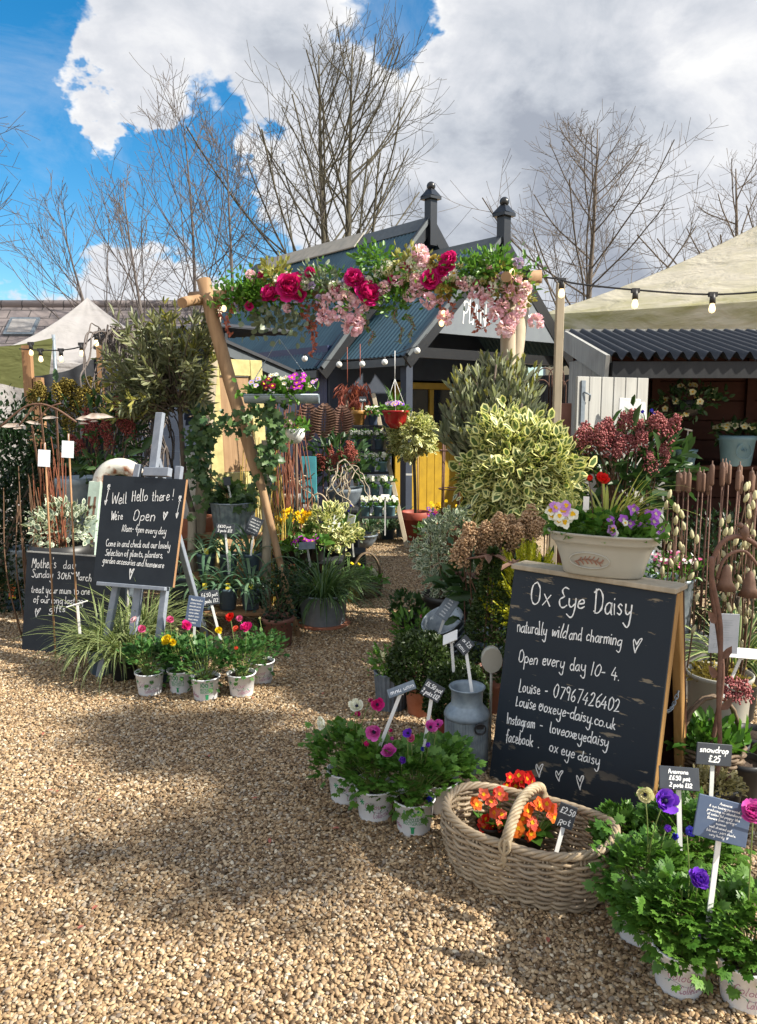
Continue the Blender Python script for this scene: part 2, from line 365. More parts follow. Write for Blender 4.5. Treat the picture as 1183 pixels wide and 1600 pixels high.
# worn blackboard paint: flaked patches showing plywood
m, t, b = newmat('worn_board'); co = t.n('ShaderNodeTexCoord').outputs['Object']
st = t.vm('MULTIPLY', co, (9, 9, 40)); n1 = t.noise(st, 1.0, 6, .6, .3); n2 = t.noise(co, 2.6, 2)
fl = t.mr(t.m('ADD', t.m('MULTIPLY', n1, .7), t.m('MULTIPLY', n2, .3)), .605, .63)
sep = t.n('ShaderNodeSeparateXYZ'); t.l(co, sep.inputs[0])
low = t.m('MULTIPLY', t.mr(sep.outputs[2], .02, .22, 1, 0), t.mr(t.noise(t.vm('MULTIPLY', co, (7, 7, 16)), 1, 5), .56, .60))
fac = t.m('MAXIMUM', fl, low)
t.l(t.mix(fac, t.mix(t.noise(co, 5, 4), (.007, .013, .022), (.012, .020, .030)), t.mix(n1, (.30, .24, .16), (.14, .12, .09))), b.inputs['Base Color']); b.inputs['Roughness'].default_value = .55; b.inputs['Specular IOR Level'].default_value = .3
bp = t.n('ShaderNodeBump'); bp.inputs['Strength'].default_value = .5; bp.inputs['Distance'].default_value = .002; t.l(t.m('SUBTRACT', 1.0, fac), bp.inputs['Height']); t.l(bp.outputs[0], b.inputs['Normal'])

# canvas with green algae stain along the seams
def canvas(name, c1, stain, amt, zs=None):
    m, t, b = newmat(name); co = t.n('ShaderNodeTexCoord').outputs['Object']
    n = t.noise(t.vm('MULTIPLY', co, (1.2, 1.2, 3.5)), 1.0, 6, .62, .6)
    col = t.mix(t.mr(n, .42, .72, 0, amt), c1, stain)
    if zs:
        sp = t.n('ShaderNodeSeparateXYZ'); t.l(co, sp.inputs[0]); band = t.mr(t.m('ABSOLUTE', t.m('SUBTRACT', sp.outputs[2], zs)), .04, .42, 1, 0, True)
        col = t.mix(t.m('MULTIPLY', band, t.mr(t.noise(t.vm('MULTIPLY', co, (.9, .9, 5)), 1, 6, .65, .5), .38, .66)), col, stain)
    t.l(t.mix(t.mr(t.noise(co, 9, 3), .45, .7, 0, .25), col, tuple(x * .7 for x in c1)), b.inputs['Base Color']); b.inputs['Roughness'].default_value = .75
    bp = t.n('ShaderNodeBump'); bp.inputs['Strength'].default_value = .7; bp.inputs['Distance'].default_value = .12; t.l(t.noise(t.vm('MULTIPLY', co, (1, 1, 2.5)), 1.5, 4, .55, .5), bp.inputs['Height']); t.l(bp.outputs[0], b.inputs['Normal'])
    tr = t.n('ShaderNodeBsdfTranslucent'); t.l(col, tr.inputs[0]); mx = t.n('ShaderNodeMixShader'); mx.inputs[0].default_value = .5
    t.l(b.outputs[0], mx.inputs[1]); t.l(tr.outputs[0], mx.inputs[2]); t.l(mx.outputs[0], m.node_tree.nodes['Material Output'].inputs[0])
canvas('canvas_white', (.72, .68, .58), (.34, .33, .10), .4, 2.80)
canvas('canvas_olive', (.17, .18, .06), (.10, .115, .03), .8)
canvas('canvas_grey', (.52, .50, .50), (.36, .35, .33), .6)

# slate tiles
m, t, b = newmat('slate_tiles'); co = t.n('ShaderNodeTexCoord').outputs['Object']
br = t.n('ShaderNodeTexBrick'); t.l(co, br.inputs['Vector']); br.inputs['Scale'].default_value = 1.0; br.inputs['Brick Width'].default_value = .42; br.inputs['Row Height'].default_value = .26; br.inputs['Mortar Size'].default_value = .012
br.inputs['Color1'].default_value = (.15, .13, .135, 1); br.inputs['Color2'].default_value = (.20, .17, .165, 1); br.inputs['Mortar'].default_value = (.05, .045, .045, 1)
t.l(br.outputs[0], b.inputs['Base Color']); b.inputs['Roughness'].default_value = .8

# ------------------------------------------------------------ ground: earth sheet plus loose gravel
m, t, b = newmat('gravel_bed'); co = t.n('ShaderNodeTexCoord').outputs['Object']
vo = t.n('ShaderNodeTexVoronoi'); t.l(co, vo.inputs['Vector']); vo.inputs['Scale'].default_value = 75
rc = t.n('ShaderNodeSeparateColor'); t.l(vo.outputs['Color'], rc.inputs[0])
t.l(t.ramp(rc.outputs[0], ((0, (.16, .10, .055)), (.35, (.30, .21, .12)), (.7, (.42, .31, .19)), (1, (.5, .42, .32)))), b.inputs['Base Color']); b.inputs['Roughness'].default_value = .8
bp = t.n('ShaderNodeBump'); bp.inputs['Strength'].default_value = .8; bp.inputs['Distance'].default_value = .006; bp.invert = True; t.l(vo.outputs[0], bp.inputs['Height']); t.l(bp.outputs[0], b.inputs['Normal'])
m, t, b = newmat('pebble'); rn = t.n('ShaderNodeObjectInfo').outputs['Random']; co = t.n('ShaderNodeTexCoord').outputs['Object']
col = t.ramp(rn, ((0, (.05, .028, .014)), (.16, (.16, .098, .052)), (.34, (.29, .19, .10)), (.50, (.43, .305, .172)), (.64, (.22, .145, .082)), (.78, (.56, .43, .27)), (.88, (.23, .19, .155)), (.94, (.66, .57, .42)), (1, (.12, .095, .08))))
t.l(t.mix(t.mr(t.noise(co, 60, 3), .4, .7, 0, .45), col, (.26, .18, .10)), b.inputs['Base Color']); b.inputs['Roughness'].default_value = .62; b.inputs['Specular IOR Level'].default_value = .3
g = MB(); g.grid(lambda u, v: np.stack([(u - .5) * 400, v * 420 - 120, u * 0], -1), 3, 3)
obj('ground', g, M('gravel_bed'), kind='structure')

def gravel_stuff(name, rects, density, seed, size):
    g = MB()
    for x0, y0, x1, y1 in rects:
        g.grid(lambda u, v: np.stack([x0 + u * (x1 - x0), y0 + v * (y1 - y0), u * 0 + .002], -1), 2, 2)
    o = obj(name, g, M('gravel_bed'), kind='stuff'); o['label'] = 'loose tan and cream pea gravel covering the yard'; o['category'] = 'gravel'
    ng = bpy.data.node_groups.new(name, 'GeometryNodeTree'); ng.interface.new_socket('Geometry', in_out='INPUT', socket_type='NodeSocketGeometry'); ng.interface.new_socket('Geometry', in_out='OUTPUT', socket_type='NodeSocketGeometry')
    N = lambda t_, **k: NT(ng).n(t_, **k); L = ng.links.new
    gi, go = N('NodeGroupInput'), N('NodeGroupOutput')
    dp = N('GeometryNodeDistributePointsOnFaces'); dp.inputs['Density'].default_value = density; dp.inputs['Seed'].default_value = seed; L(gi.outputs[0], dp.inputs[0])
    jn = N('GeometryNodeGeometryToInstance')
    for k in range(5):
        ic = N('GeometryNodeMeshIcoSphere'); ic.inputs['Radius'].default_value = 1; ic.inputs['Subdivisions'].default_value = 2
        sp = N('GeometryNodeSetPosition'); no = N('ShaderNodeTexNoise'); no.noise_dimensions = '4D'; no.inputs['W'].default_value = k * 3.7; no.inputs['Scale'].default_value = .95; no.inputs['Detail'].default_value = 1
        sb = N('ShaderNodeVectorMath', operation='SUBTRACT'); sb.inputs[1].default_value = (.5, .5, .5); mu = N('ShaderNodeVectorMath', operation='SCALE'); mu.inputs['Scale'].default_value = 1.0
        L(no.outputs['Color'], sb.inputs[0]); L(sb.outputs[0], mu.inputs[0]); L(mu.outputs[0], sp.inputs['Offset']); L(ic.outputs[0], sp.inputs[0])
        tr = N('GeometryNodeTransform'); tr.inputs['Scale'].default_value = (1.12 + .11 * k, .90, .42 + .08 * k); L(sp.outputs[0], tr.inputs[0])
        sm = N('GeometryNodeSetShadeSmooth'); L(tr.outputs[0], sm.inputs[0])
        mt = N('GeometryNodeSetMaterial'); mt.inputs['Material'].default_value = MATS['pebble']; L(sm.outputs[0], mt.inputs[0]); L(mt.outputs[0], jn.inputs[0])
    ip = N('GeometryNodeInstanceOnPoints'); ip.inputs['Pick Instance'].default_value = True
    L(dp.outputs['Points'], ip.inputs['Points']); L(jn.outputs[0], ip.inputs['Instance'])
    rr = N('FunctionNodeRandomValue', data_type='FLOAT_VECTOR'); rr.inputs[0].default_value = (-.55, -.55, 0); rr.inputs[1].default_value = (.55, .55, 6.28); L(rr.outputs[0], ip.inputs['Rotation'])
    rs = N('FunctionNodeRandomValue', data_type='FLOAT'); rs.inputs['Min'].default_value = size * .50; rs.inputs['Max'].default_value = size * 1.32; rs.inputs['Seed'].default_value = 5; L(rs.outputs[1], ip.inputs['Scale'])
    so = N('GeometryNodeSetPosition'); rz = N('FunctionNodeRandomValue', data_type='FLOAT_VECTOR'); rz.inputs[0].default_value = (0, 0, -.001); rz.inputs[1].default_value = (0, 0, .008); rz.inputs['Seed'].default_value = 9
    L(dp.outputs['Points'], so.inputs[0]); L(rz.outputs[0], so.inputs['Offset']); L(so.outputs[0], ip.inputs['Points'])
    L(ip.outputs[0], go.inputs[0])
    md = o.modifiers.new('pebbles', 'NODES'); md.node_group = ng
gravel_stuff('gravel', [(-1.9, 1.2, 1.9, 3.2), (-2.9, 3.2, 2.2, 5.0), (-1.1, 5.0, 1.6, 9.4), (-3.4, 5.0, -1.1, 6.4)], 18500, 3, .0058)

# ------------------------------------------------------------ leaf and flower kit
OVAL = (np.array([(0, 0, 0), (.3, .5, .07), (.7, .42, .03), (1, 0, -.12), (.7, -.42, .03), (.3, -.5, .07)]), [(np.array([[0, 1, 2, 3], [0, 3, 4, 5]]), 0)])
_o = np.array([(0, 0, 0), (.28, .46, .05), (.68, .42, .02), (1, 0, -.1), (.68, -.42, .02), (.28, -.46, .05)]); _i = np.array([(.12, 0, .004), (.32, .28, .05), (.62, .25, .03), (.85, 0, -.06), (.62, -.25, .03), (.32, -.28, .05)])
VARI = (np.concatenate([_o, _i]), [(np.array([[6, 7, 8, 9], [6, 9, 10, 11]]), 0), (np.array([[k, (k + 1) % 6, 6 + (k + 1) % 6, 6 + k] for k in range(6)]), 1)])
def _pars(nl=3, lob=3):
    v = []; f = []
    for ang, x0, L in ((-.95, .30, .55), (0, .42, .62), (.95, .30, .55))[:nl] if nl > 1 else ((0, 0, 1),):
        for la, s in ((-.75, .8), (0, 1), (.75, .8)):
            a = ang + la; c, s_ = math.cos(a), math.sin(a); l = L * s; w = .17 * L * 1.5; k = len(v)
            for t_, y, z in ((0, 0, 0), (.55, w, .04), (1, 0, -.10), (.55, -w, .04)): v.append((x0 + (t_ * l) * c - y * s_, (t_ * l) * s_ + y * c, z * l))
            f.append((k, k + 3, k + 2, k + 1))
    k = len(v); v += [(0, .02, 0), (.45, .015, 0), (.45, -.015, 0), (0, -.02, 0)]; f.append((k, k + 3, k + 2, k + 1))
    return np.array(v), [(np.array(f), 0)]
PARS = _pars()
_a = [(0, 0), (-.12, .30), (.10, .52), (.30, .34), (.62, .50), (.64, .22), (1, 0), (.64, -.22), (.62, -.50), (.30, -.34), (.10, -.52), (-.12, -.30)]
IVY = (np.array([(.35, 0, .06)] + [(x, y, 0 if i % 2 else -.06) for i, (x, y) in enumerate(_a)]), [(np.array([[0, 1 + i, 1 + (i + 1) % 12] for i in range(12)]), 0)])
OCT = (np.array([(0, 0, 0), (.5, .5, 0), (.5, 0, .5), (.5, -.5, 0), (.5, 0, -.5), (1, 0, 0)]), [(np.array([[0, 2, 1], [0, 3, 2], [0, 4, 3], [0, 1, 4], [5, 1, 2], [5, 2, 3], [5, 3, 4], [5, 4, 1]]), 0)])
def place(mb, T, Pp, D, N, L, W=None, mat=0, rnd=None, smooth=True):
    Pp = np.asarray(Pp, float).reshape(-1, 3); n = len(Pp); tv, tf = T; k = len(tv)
    D = nz(np.broadcast_to(D, (n, 3))); N = np.broadcast_to(N, (n, 3)); N = N - D * (N * D).sum(1, keepdims=True)
    bad = np.linalg.norm(N, axis=1) < 1e-4; N = np.where(bad[:, None], np.cross(D, rv(n)), N); N = nz(N); S = np.cross(N, D)
    L = np.broadcast_to(L, (n,)); W = L if W is None else np.broadcast_to(W, (n,))
    v = Pp[:, None] + D[:, None] * (L[:, None] * tv[None, :, 0])[..., None] + S[:, None] * (W[:, None] * tv[None, :, 1])[..., None] + N[:, None] * (L[:, None] * tv[None, :, 2])[..., None]
    r = rng.random(n) if rnd is None else np.broadcast_to(rnd, (n,))
    base = mb.n
    mb.v.append(v.reshape(-1, 3)); mb.r.append(np.repeat(r, k)); mb.n += n * k
    for f, mo in tf: mb.f.append(((f[None] + (np.arange(n) * k)[:, None, None] + base).reshape(-1, f.shape[1]), mat + mo, smooth))
def clumped(c, r, n, clumps, cr, shell=.55, low=-1.0):
    c = np.array(c, float); r = np.array(r, float) * np.ones(3)
    q = rv(clumps); q[:, 2] = np.where(q[:, 2] < low, -q[:, 2], q[:, 2])
    cc = q * (shell + (1 - shell) * rng.random((clumps, 1)) ** .6)
    k = rng.integers(0, clumps, n); p = cc[k] + rng.normal(size=(n, 3)) * cr * (0.6 + .8 * rng.random(clumps))[k][:, None]
    return c + p * r, nz(p), k
def bush(mb, c, r, n, L, W, T=OVAL, mat=0, clumps=40, cr=.16, shell=.55, up=.35, out=.7, low=-1.0, jit=.55, flat=.6, lv=.3, tips=None):
    p, o, k = clumped(c, r, n, clumps, cr, shell, low)
    d = nz(o * out + np.array([0, 0, up]) + rv(n) * jit); nn = nz(np.array([0, 0, flat]) + o * .5 + rv(n) * .5)
    l = L * (1 + lv * rng.normal(size=n)).clip(.45, 1.7)
    ck = rng.random(clumps)[k]; place(mb, T, p, d, nn, l, l * W / L, mat, (ck * .5 + rng.random(n) * .5))
def straps(mb, c, n, L, W, r0=.03, elev=(50, 88), droop=1.6, m=6, mat=0, edge=None, lv=.25, az=None, vfold=.25, twist=.0):
    c = np.array(c, float); a = rng.random(n) * 2 * math.pi if az is None else az[0] + (az[1] - az[0]) * rng.random(n)
    e = np.radians(elev[0] + (elev[1] - elev[0]) * rng.random(n)); l = L * (1 + lv * rng.normal(size=n)).clip(.4, 1.6)
    dr = droop * (.5 + rng.random(n)); p = c + np.stack([np.cos(a) * r0 * rng.random(n), np.sin(a) * r0 * rng.random(n), 0 * a], 1)
    h = np.stack([np.cos(a), np.sin(a), 0 * a], 1); s0 = np.stack([-np.sin(a), np.cos(a), 0 * a], 1) + rng.normal(size=(n, 3)) * twist; s0 = nz(s0)
    cols = (-1, 0, 1) if edge is None else (-1, -.55, 0, .55, 1); nc = len(cols); rows = []
    for i in range(m + 1):
        t = i / m; ang = e - dr * t ** 1.5; d = h * np.cos(ang)[:, None] + np.array([0, 0, 1.]) * np.sin(ang)[:, None]
        if i: p = p + d * (l / m)[:, None]
        w = W * min(1, .55 + 1.2 * t, (1 - t) * 2.6 + .06); nn = np.cross(d, s0)
        rows.append(np.stack([p + s0 * (w * q * .5) + nn * (abs(q) * vfold * w * -.5) for q in cols], 1))
    v = np.stack(rows, 1); base = mb.n; rnd = np.repeat(rng.random(n), (m + 1) * nc)
    mb.v.append(v.reshape(-1, 3)); mb.r.append(rnd); mb.n += len(rnd)
    ii = (np.arange(n)[:, None] * (m + 1) + np.arange(m)[None]).ravel() * nc + base
    for j in range(nc - 1):
        f = np.stack([ii + j, ii + j + 1, ii + nc + j + 1, ii + nc + j], 1)
        mb.f.append((f, mat if edge is None or j in (1, 2) else edge, True))
def ring(mb, c, nrm, n, L, W, elev, mat, r0=0., z0=0., ph=None, T=OVAL, jit=.1):
    nrm = nz(np.array(nrm, float)); u = nz(np.cross(nrm, (.31, .92, .2))); v = np.cross(nrm, u)
    a = (rng.random() * 6 if ph is None else ph) + np.arange(n) * 2 * math.pi / n + rng.normal(size=n) * jit; e = elev + rng.normal(size=n) * jit
    rd = u * np.cos(a)[:, None] + v * np.sin(a)[:, None]
    D = rd * np.cos(e)[:, None] + nrm * np.sin(e)[:, None]; N = -rd * np.sin(e)[:, None] + nrm * np.cos(e)[:, None]
    place(mb, T, np.array(c) + rd * r0 + nrm * z0, D, N, L * (1 + .08 * rng.normal(size=n)), W, mat)
CUP = (np.array([(0, 0, 0), (.35, .42, -.02), (.8, .48, .10), (1.0, .18, .22), (1.0, -.18, .22), (.8, -.48, .10), (.35, -.42, -.02), (.5, 0, -.10), (.95, 0, .12)]),
       [(np.array([[0, 1, 2, 7], [7, 2, 3, 8], [7, 8, 4, 5], [0, 7, 5, 6]]), 0)])
def bloom(mb, c, nrm, r, kind, mat=0, cm=1):
    nrm = nz(np.array(nrm, float)); c = np.array(c, float)
    if kind == 'prim': ring(mb, c, nrm, 5, r, r * .98, .12, mat, r * .05); ring(mb, c, nrm, 5, r * .36, r * .34, .2, cm, 0, r * .05)
    elif kind == 'pansy': ring(mb, c, nrm, 5, r, r * 1.05, .05, mat, 0); ring(mb, c, nrm, 3, r * .45, r * .5, .1, cm, 0, r * .06)
    elif kind == 'anem':
        ring(mb, c, nrm, 6, r * 1.15, r * .95, .55, mat, r * .1, T=CUP); ring(mb, c, nrm, 6, r, r * .85, .95, mat, r * .08, T=CUP); mb.ball(c + nrm * r * .3, r * .22, cm, 8)
    elif kind == 'bud':
        ring(mb, c, nrm, 5, r * 1.3, r * 1.0, 1.15, mat, r * .12, T=CUP); ring(mb, c, nrm, 5, r * 1.2, r * .9, 1.35, mat, r * .05, T=CUP)
    elif kind == 'ranun':
        for q, e, s in ((9, .25, 1.0), (9, .55, .95), (8, .85, .85), (7, 1.1, .72), (6, 1.35, .6), (5, 1.5, .45)): ring(mb, c, nrm, q, r * s * 1.05, r * .85, e, mat, r * .10, T=CUP)
    elif kind == 'peony':
        for q, e, s in ((7, .15, 1.05), (9, .5, 1.0), (9, .8, .95), (8, 1.05, .9), (7, 1.25, .8), (6, 1.45, .65), (5, 1.55, .5)): ring(mb, c, nrm, q, r * s * 1.05, r * .95, e, mat, r * .08, T=CUP, jit=.16)
    elif kind == 'puff':
        n = 46; d = rv(n); d = nz(d + nrm * .45); place(mb, CUP, c + d * r * .45, nz(d + rv(n) * .35), rv(n), r * .65, r * .62, mat)
    elif kind == 'daff':
        ring(mb, c, nrm, 6, r, r * .62, .1, mat, 0); mb.tube([c, c + nrm * r * .55, c + nrm * r * .8], [r * .22, r * .3, r * .44], 8, cm, cap=False)
    elif kind == 'daisy': ring(mb, c, nrm, 16, r, r * .34, .15, mat, r * .1); mb.ball(c + nrm * r * .05, r * .3, cm, 8, sz=.6)
    elif kind == 'mini': ring(mb, c, nrm, 5, r, r * .9, .2, mat)
def beads(mb, c, axis, r, h, n, mat=0, sz=.004):
    axis = nz(np.array(axis, float)); t = rng.random(n); d = rv(n); d = nz(d - axis * (d @ axis)[:, None] * .3)
    p = np.array(c) + axis * (t * h)[:, None] + d * (r * np.sqrt(1 - t ** 1.6 * .85) * (.45 + .55 * rng.random(n) ** .4))[:, None]
    place(mb, OCT, p, rv(n), rv(n), sz * (1.4 + .8 * rng.random(n)), None, mat)
def stalk(mb, a, b, r, mat=0, bend=.1, n=5, m=6):
    a = np.array(a, float); b = np.array(b, float); t = np.linspace(0, 1, m)[:, None]; L = np.linalg.norm(b - a); k = rv(1)[0] * L * bend * np.array([1, 1, .2])
    mb.tube(a + (b - a) * t + k * np.sin(t * math.pi), np.linspace(r, r * .7, m), n, mat)

# ------------------------------------------------------------ handwriting: single-stroke letters drawn as chalk ribbons
GL = {}
for ln in """a 4.2|3.6,3.4 2.2,4 .6,2.6 .6,.8 1.8,0 3.2,1.4 3.6,3.6;3.6,4 3.6,.8 4.2,0
b 4|.6,8 .6,.2;.6,2.8 2,4 3.4,2.6 3,.6 1.6,0 .6,.8
c 3.4|3,3.4 1.8,4 .5,2.4 .8,.5 2,0 3.2,.6
d 4.2|3.6,3 2.2,4 .6,2.6 .6,.8 1.8,0 3.2,1 3.6,2.4;3.7,8 3.6,.6 4.1,0
e 3.6|.6,2 3,2.4 2.6,3.8 1.6,4 .6,2.4 .8,.5 2,0 3.3,.7
f 2.8|2.8,7.4 1.9,8 1.3,6.5 1.2,-1.6;.2,4 2.4,4.2
g 4.2|3.6,3.4 2.2,4 .6,2.6 .8,.8 2,.2 3.4,1.6;3.6,4 3.6,-2 2.4,-4 .4,-3.2
h 4.2|.6,8 .6,0;.6,2.4 2,4 3.4,3.2 3.5,0
i 1.6|.7,4 .8,0;.7,5.6 .9,6
k 3.8|.6,8 .6,0;3.2,4 .7,1.8;1.4,2.4 3.4,0
l 1.8|.7,8 .6,.8 1.5,0
m 5.8|.5,4 .5,0;.5,2.6 1.6,4 2.6,3.2 2.7,0;2.7,2.6 3.8,4 4.9,3.2 5,0
n 4|.5,4 .5,0;.5,2.6 1.9,4 3.3,3.2 3.4,0
o 4|2.2,4 .7,3.2 .5,1 1.8,0 3.3,.9 3.4,3 2.2,4
p 4|.6,4 .6,-4;.6,3 2,4 3.4,2.8 3,.7 1.6,.1 .6,.8
r 2.8|.5,4 .5,0;.5,2.4 1.4,3.8 2.6,3.8
s 3.2|2.8,3.5 1.6,4 .7,3.1 1.7,2.2 2.8,1.2 1.8,0 .4,.5
t 2.8|1.3,6.6 1.2,.8 2,0 2.6,.4;.2,4.2 2.5,4.4
u 4|.5,4 .5,1.2 1.6,0 3,1.2 3.4,4;3.4,4 3.4,.6 3.9,0
v 3.6|.3,4 1.7,0 3.3,4
w 5.2|.3,4 1.3,0 2.6,3.4 3.6,0 4.9,4
x 3.6|.4,4 3.2,0;3.2,4 .4,0
y 4|.5,4 .6,1.4 1.8,.3 3.2,1.6;3.5,4 3.4,-2.4 2.2,-4.4 .2,-3
A 4.6|.2,0 2.2,8 4.3,0;.9,2.8 3.7,2.8
C 4.2|4,7 2.6,8 .8,5.6 .8,2 2.4,0 4,1
D 5|.9,8 .8,0;0,7 2.4,8 4.5,5.6 4.2,2 2,0 .2,.8
E 4|3.6,7.4 2,8 1,6.6 2.4,4.4;2.4,4.4 .6,3 .8,.8 2.2,0 3.8,.9
F 3.6|.8,8 .7,0;.8,8 3.4,7.8;.8,4.2 2.8,4.2
H 4.6|.7,8 .5,0;3.7,8 3.6,0;.2,4.2 4.2,4.4
I 1.8|.9,8 .8,0
L 3.4|.8,8 .6,.6 1.2,0 3.2,.3
M 5.8|.5,0 .8,7.4 1.6,8 2.8,3.6 4.2,8 5,7.2 5.1,0
N 4.8|.5,0 .7,8 4,0 4.2,8
O 5|2.6,8 .8,6.4 .6,1.8 2.2,0 4.2,1.6 4.4,5.8 2.6,8
P 4.2|.7,8 .6,0;.2,7.6 2.6,8 3.8,6.2 2.6,4.2 .7,4
R 4.2|.7,8 .6,0;.2,7.6 2.6,8 3.8,6.2 2.6,4.4 .7,4.2 4,0
S 4.2|3.8,7.2 2.4,8 .9,6.6 2.2,4.6 3.6,2.6 2.4,0 .4,.8
T 4.4|2.2,8 2.1,0;.2,7.8 4.2,8
U 4.6|.6,8 .6,2 2.2,0 3.8,2 4,8
Y 4.2|.4,8 2.1,4.2 2,0;4,8 2.1,4.2
W 6|.3,8 1.5,0 3,6 4.4,0 5.8,8
0 4.2|2.2,8 .8,6 .7,2 2,0 3.5,1.8 3.6,6 2.2,8
1 1.8|.9,8 .8,0
2 4|.6,6.4 1.8,8 3.3,6.4 2.2,3 .3,0;.3,0 3.8,.2
3 3.8|.6,7.2 2,8 3.2,6.6 1.6,4.3;1.6,4.3 3.4,2.6 2,0 .3,.9
4 4.2|2.4,8 .4,2.6;.4,2.6 3.9,2.8;2.9,5 2.8,0
5 3.8|3.4,8 1,7.8;1,7.8 .8,4.6;.8,4.6 2.6,5 3.4,2.6 2,0 .4,.8
6 3.8|3,8 1,4.6 .7,1.4 2,0 3.3,1.6 2.4,3.6 .8,2.4
7 3.8|.3,7.8 3.6,8;3.6,8 1.6,0
8 3.8|2,4.2 .8,6.2 2,8 3.2,6.2 2,4.2 .6,2 2,0 3.4,2 2,4.2
9 3.8|3.3,6.6 2,8 .7,6.2 1.8,4.4 3.2,6;3.3,7 3,0
£ 4.4|3.6,6.8 2.4,8 1.4,6.4 1.6,2 .4,.2;.4,.2 3.9,.2;.4,3.8 2.8,3.9
@ 4.6|.8,2.2 2.6,2.6 2.2,4 1.2,4 .5,2.2 1.2,.2 3,0 4.2,2 3.8,4.6
- 2.6|.4,3 2.2,3.1
. 1.4|.5,0 .7,.3
, 1.4|.8,.4 .4,-1
' 1.2|.7,8.4 .5,7.2
! 1.8|1.4,8 .9,2.4;.7,0 .8,.3
% 4.4|3.8,8 .6,0;1,8 .4,7 1,6 1.6,7 1,8;3.4,2 2.8,1 3.4,0 4,1 3.4,2
& 4.2|3.9,0 1,6 2,8 2.8,6.4 .6,2.4 1.8,0 3.8,3
* 4.4|2,3.6 .8,6.4 .4,4.4 1.8,-.4;1.8,-.4 2.6,2.4 4.4,6.2 3.2,6 2,3.6
# 4.6|2.2,6.4 1,7.4 1.6,8.6 2.2,7.2 2.8,8.6 3.4,7.4 2.4,6.6 3.4,5.6 2.2,6 1.2,5.4 2.2,6.4;2.2,5.4 1.8,-1;1.8,-3.4 .6,-.6 1.8,-1.6 3,-.4 1.8,-3.4;1.4,-1.4 2.2,-1.8""".split('\n'):
    hd, body = ln.split('|'); ch, adv = hd.rsplit(' ', 1)
    GL[ch] = (float(adv), [np.array([[float(q) for q in pt.split(',')] for pt in st.split()]) for st in body.split(';')])
def smooth_line(p, k=5):
    if len(p) < 3: return p
    q = np.concatenate([[2 * p[0] - p[1]], p, [2 * p[-1] - p[-2]]]); out = []
    for i in range(1, len(q) - 2):
        for t in np.linspace(0, 1, k, endpoint=False):
            a, b, c, d = q[i - 1:i + 3]; out.append(.5 * (2 * b + (c - a) * t + (2 * a - 5 * b + 4 * c - d) * t * t + (3 * b - a - 3 * c + d) * t ** 3))
    return np.array(out + [p[-1]])
def text_width(s): return sum(GL[c][0] if c in GL else 2.4 for c in s) + .5 * len(s)
def strokes(s, jit=.12, slant=.10):
    x = 0; out = []
    for c in s:
        if c in GL:
            dy = rng.normal() * jit; sl = slant + rng.normal() * .045; fs = 1 + rng.normal(size=2) * np.array([.07, .06]); ph = rng.random(2) * 6.28
            for st in GL[c][1]:
                p = smooth_line(st) * fs + rng.normal(size=2) * jit * .5; p = p + np.stack([np.sin(p[:, 1] * .7 + ph[0]), np.sin(p[:, 0] * .8 + ph[1])], 1) * .13; out.append(np.stack([p[:, 0] + p[:, 1] * sl + x, p[:, 1] + dy], 1))
            x += GL[c][0] + .5
        else: x += 2.4
    return out, x
def ribbon(mb, p, w, mp, mat=0):
    d = np.gradient(p, axis=0); d = d / np.maximum(np.linalg.norm(d, axis=1, keepdims=True), 1e-9); nn = np.stack([-d[:, 1], d[:, 0]], 1)
    e = w * .5 * (1 + .20 * np.sin(np.arange(len(p)) * .9 + rng.random() * 6) + .12 * rng.normal(size=len(p)))[:, None]
    p = p.copy(); p[0] -= d[0] * w * .3; p[-1] += d[-1] * w * .3
    v = np.concatenate([mp(p + nn * e), mp(p - nn * e)]); n = len(p); i = np.arange(n - 1)
    mb.add(v, np.stack([i, i + n, i + n + 1, i + 1], 1), mat, False)
def write(mb, s, a, b, h, mp, w, mat=0, jit=.12, slant=.10):
    """text s from 2-D point a to b on a surface, x-height h*4/8; mp maps 2-D points to space"""
    st, W = strokes(s, jit, slant); a = np.array(a, float); b = np.array(b, float); ux = (b - a) / W; L = np.linalg.norm(b - a); uy = np.array([-(b - a)[1], (b - a)[0]]) / L * (h / 8)
    for p in st: ribbon(mb, a + p[:, :1] * ux + p[:, 1:] * uy, w, mp, mat)

class Plane:
    """a flat board: origin o, unit x along its width, unit y up its height"""
    def __init__(s, o, x, y): s.o = np.array(o, float); s.x = nz(np.array(x, float)); y = np.array(y, float); s.y = nz(y - s.x * (y @ s.x)); s.n = np.cross(s.x, s.y)
    def hit(s, px, py):
        d = ray(px, py); t = ((s.o - CAM) @ s.n) / (d @ s.n); q = CAM + d * t - s.o; return np.array([q @ s.x, q @ s.y])
    def at(s, q, z=0.0): q = np.asarray(q, float); return s.o + q[..., :1] * s.x + q[..., 1:2] * s.y + s.n * z
    def M(s): return np.stack([s.x, s.y, s.n], 1)

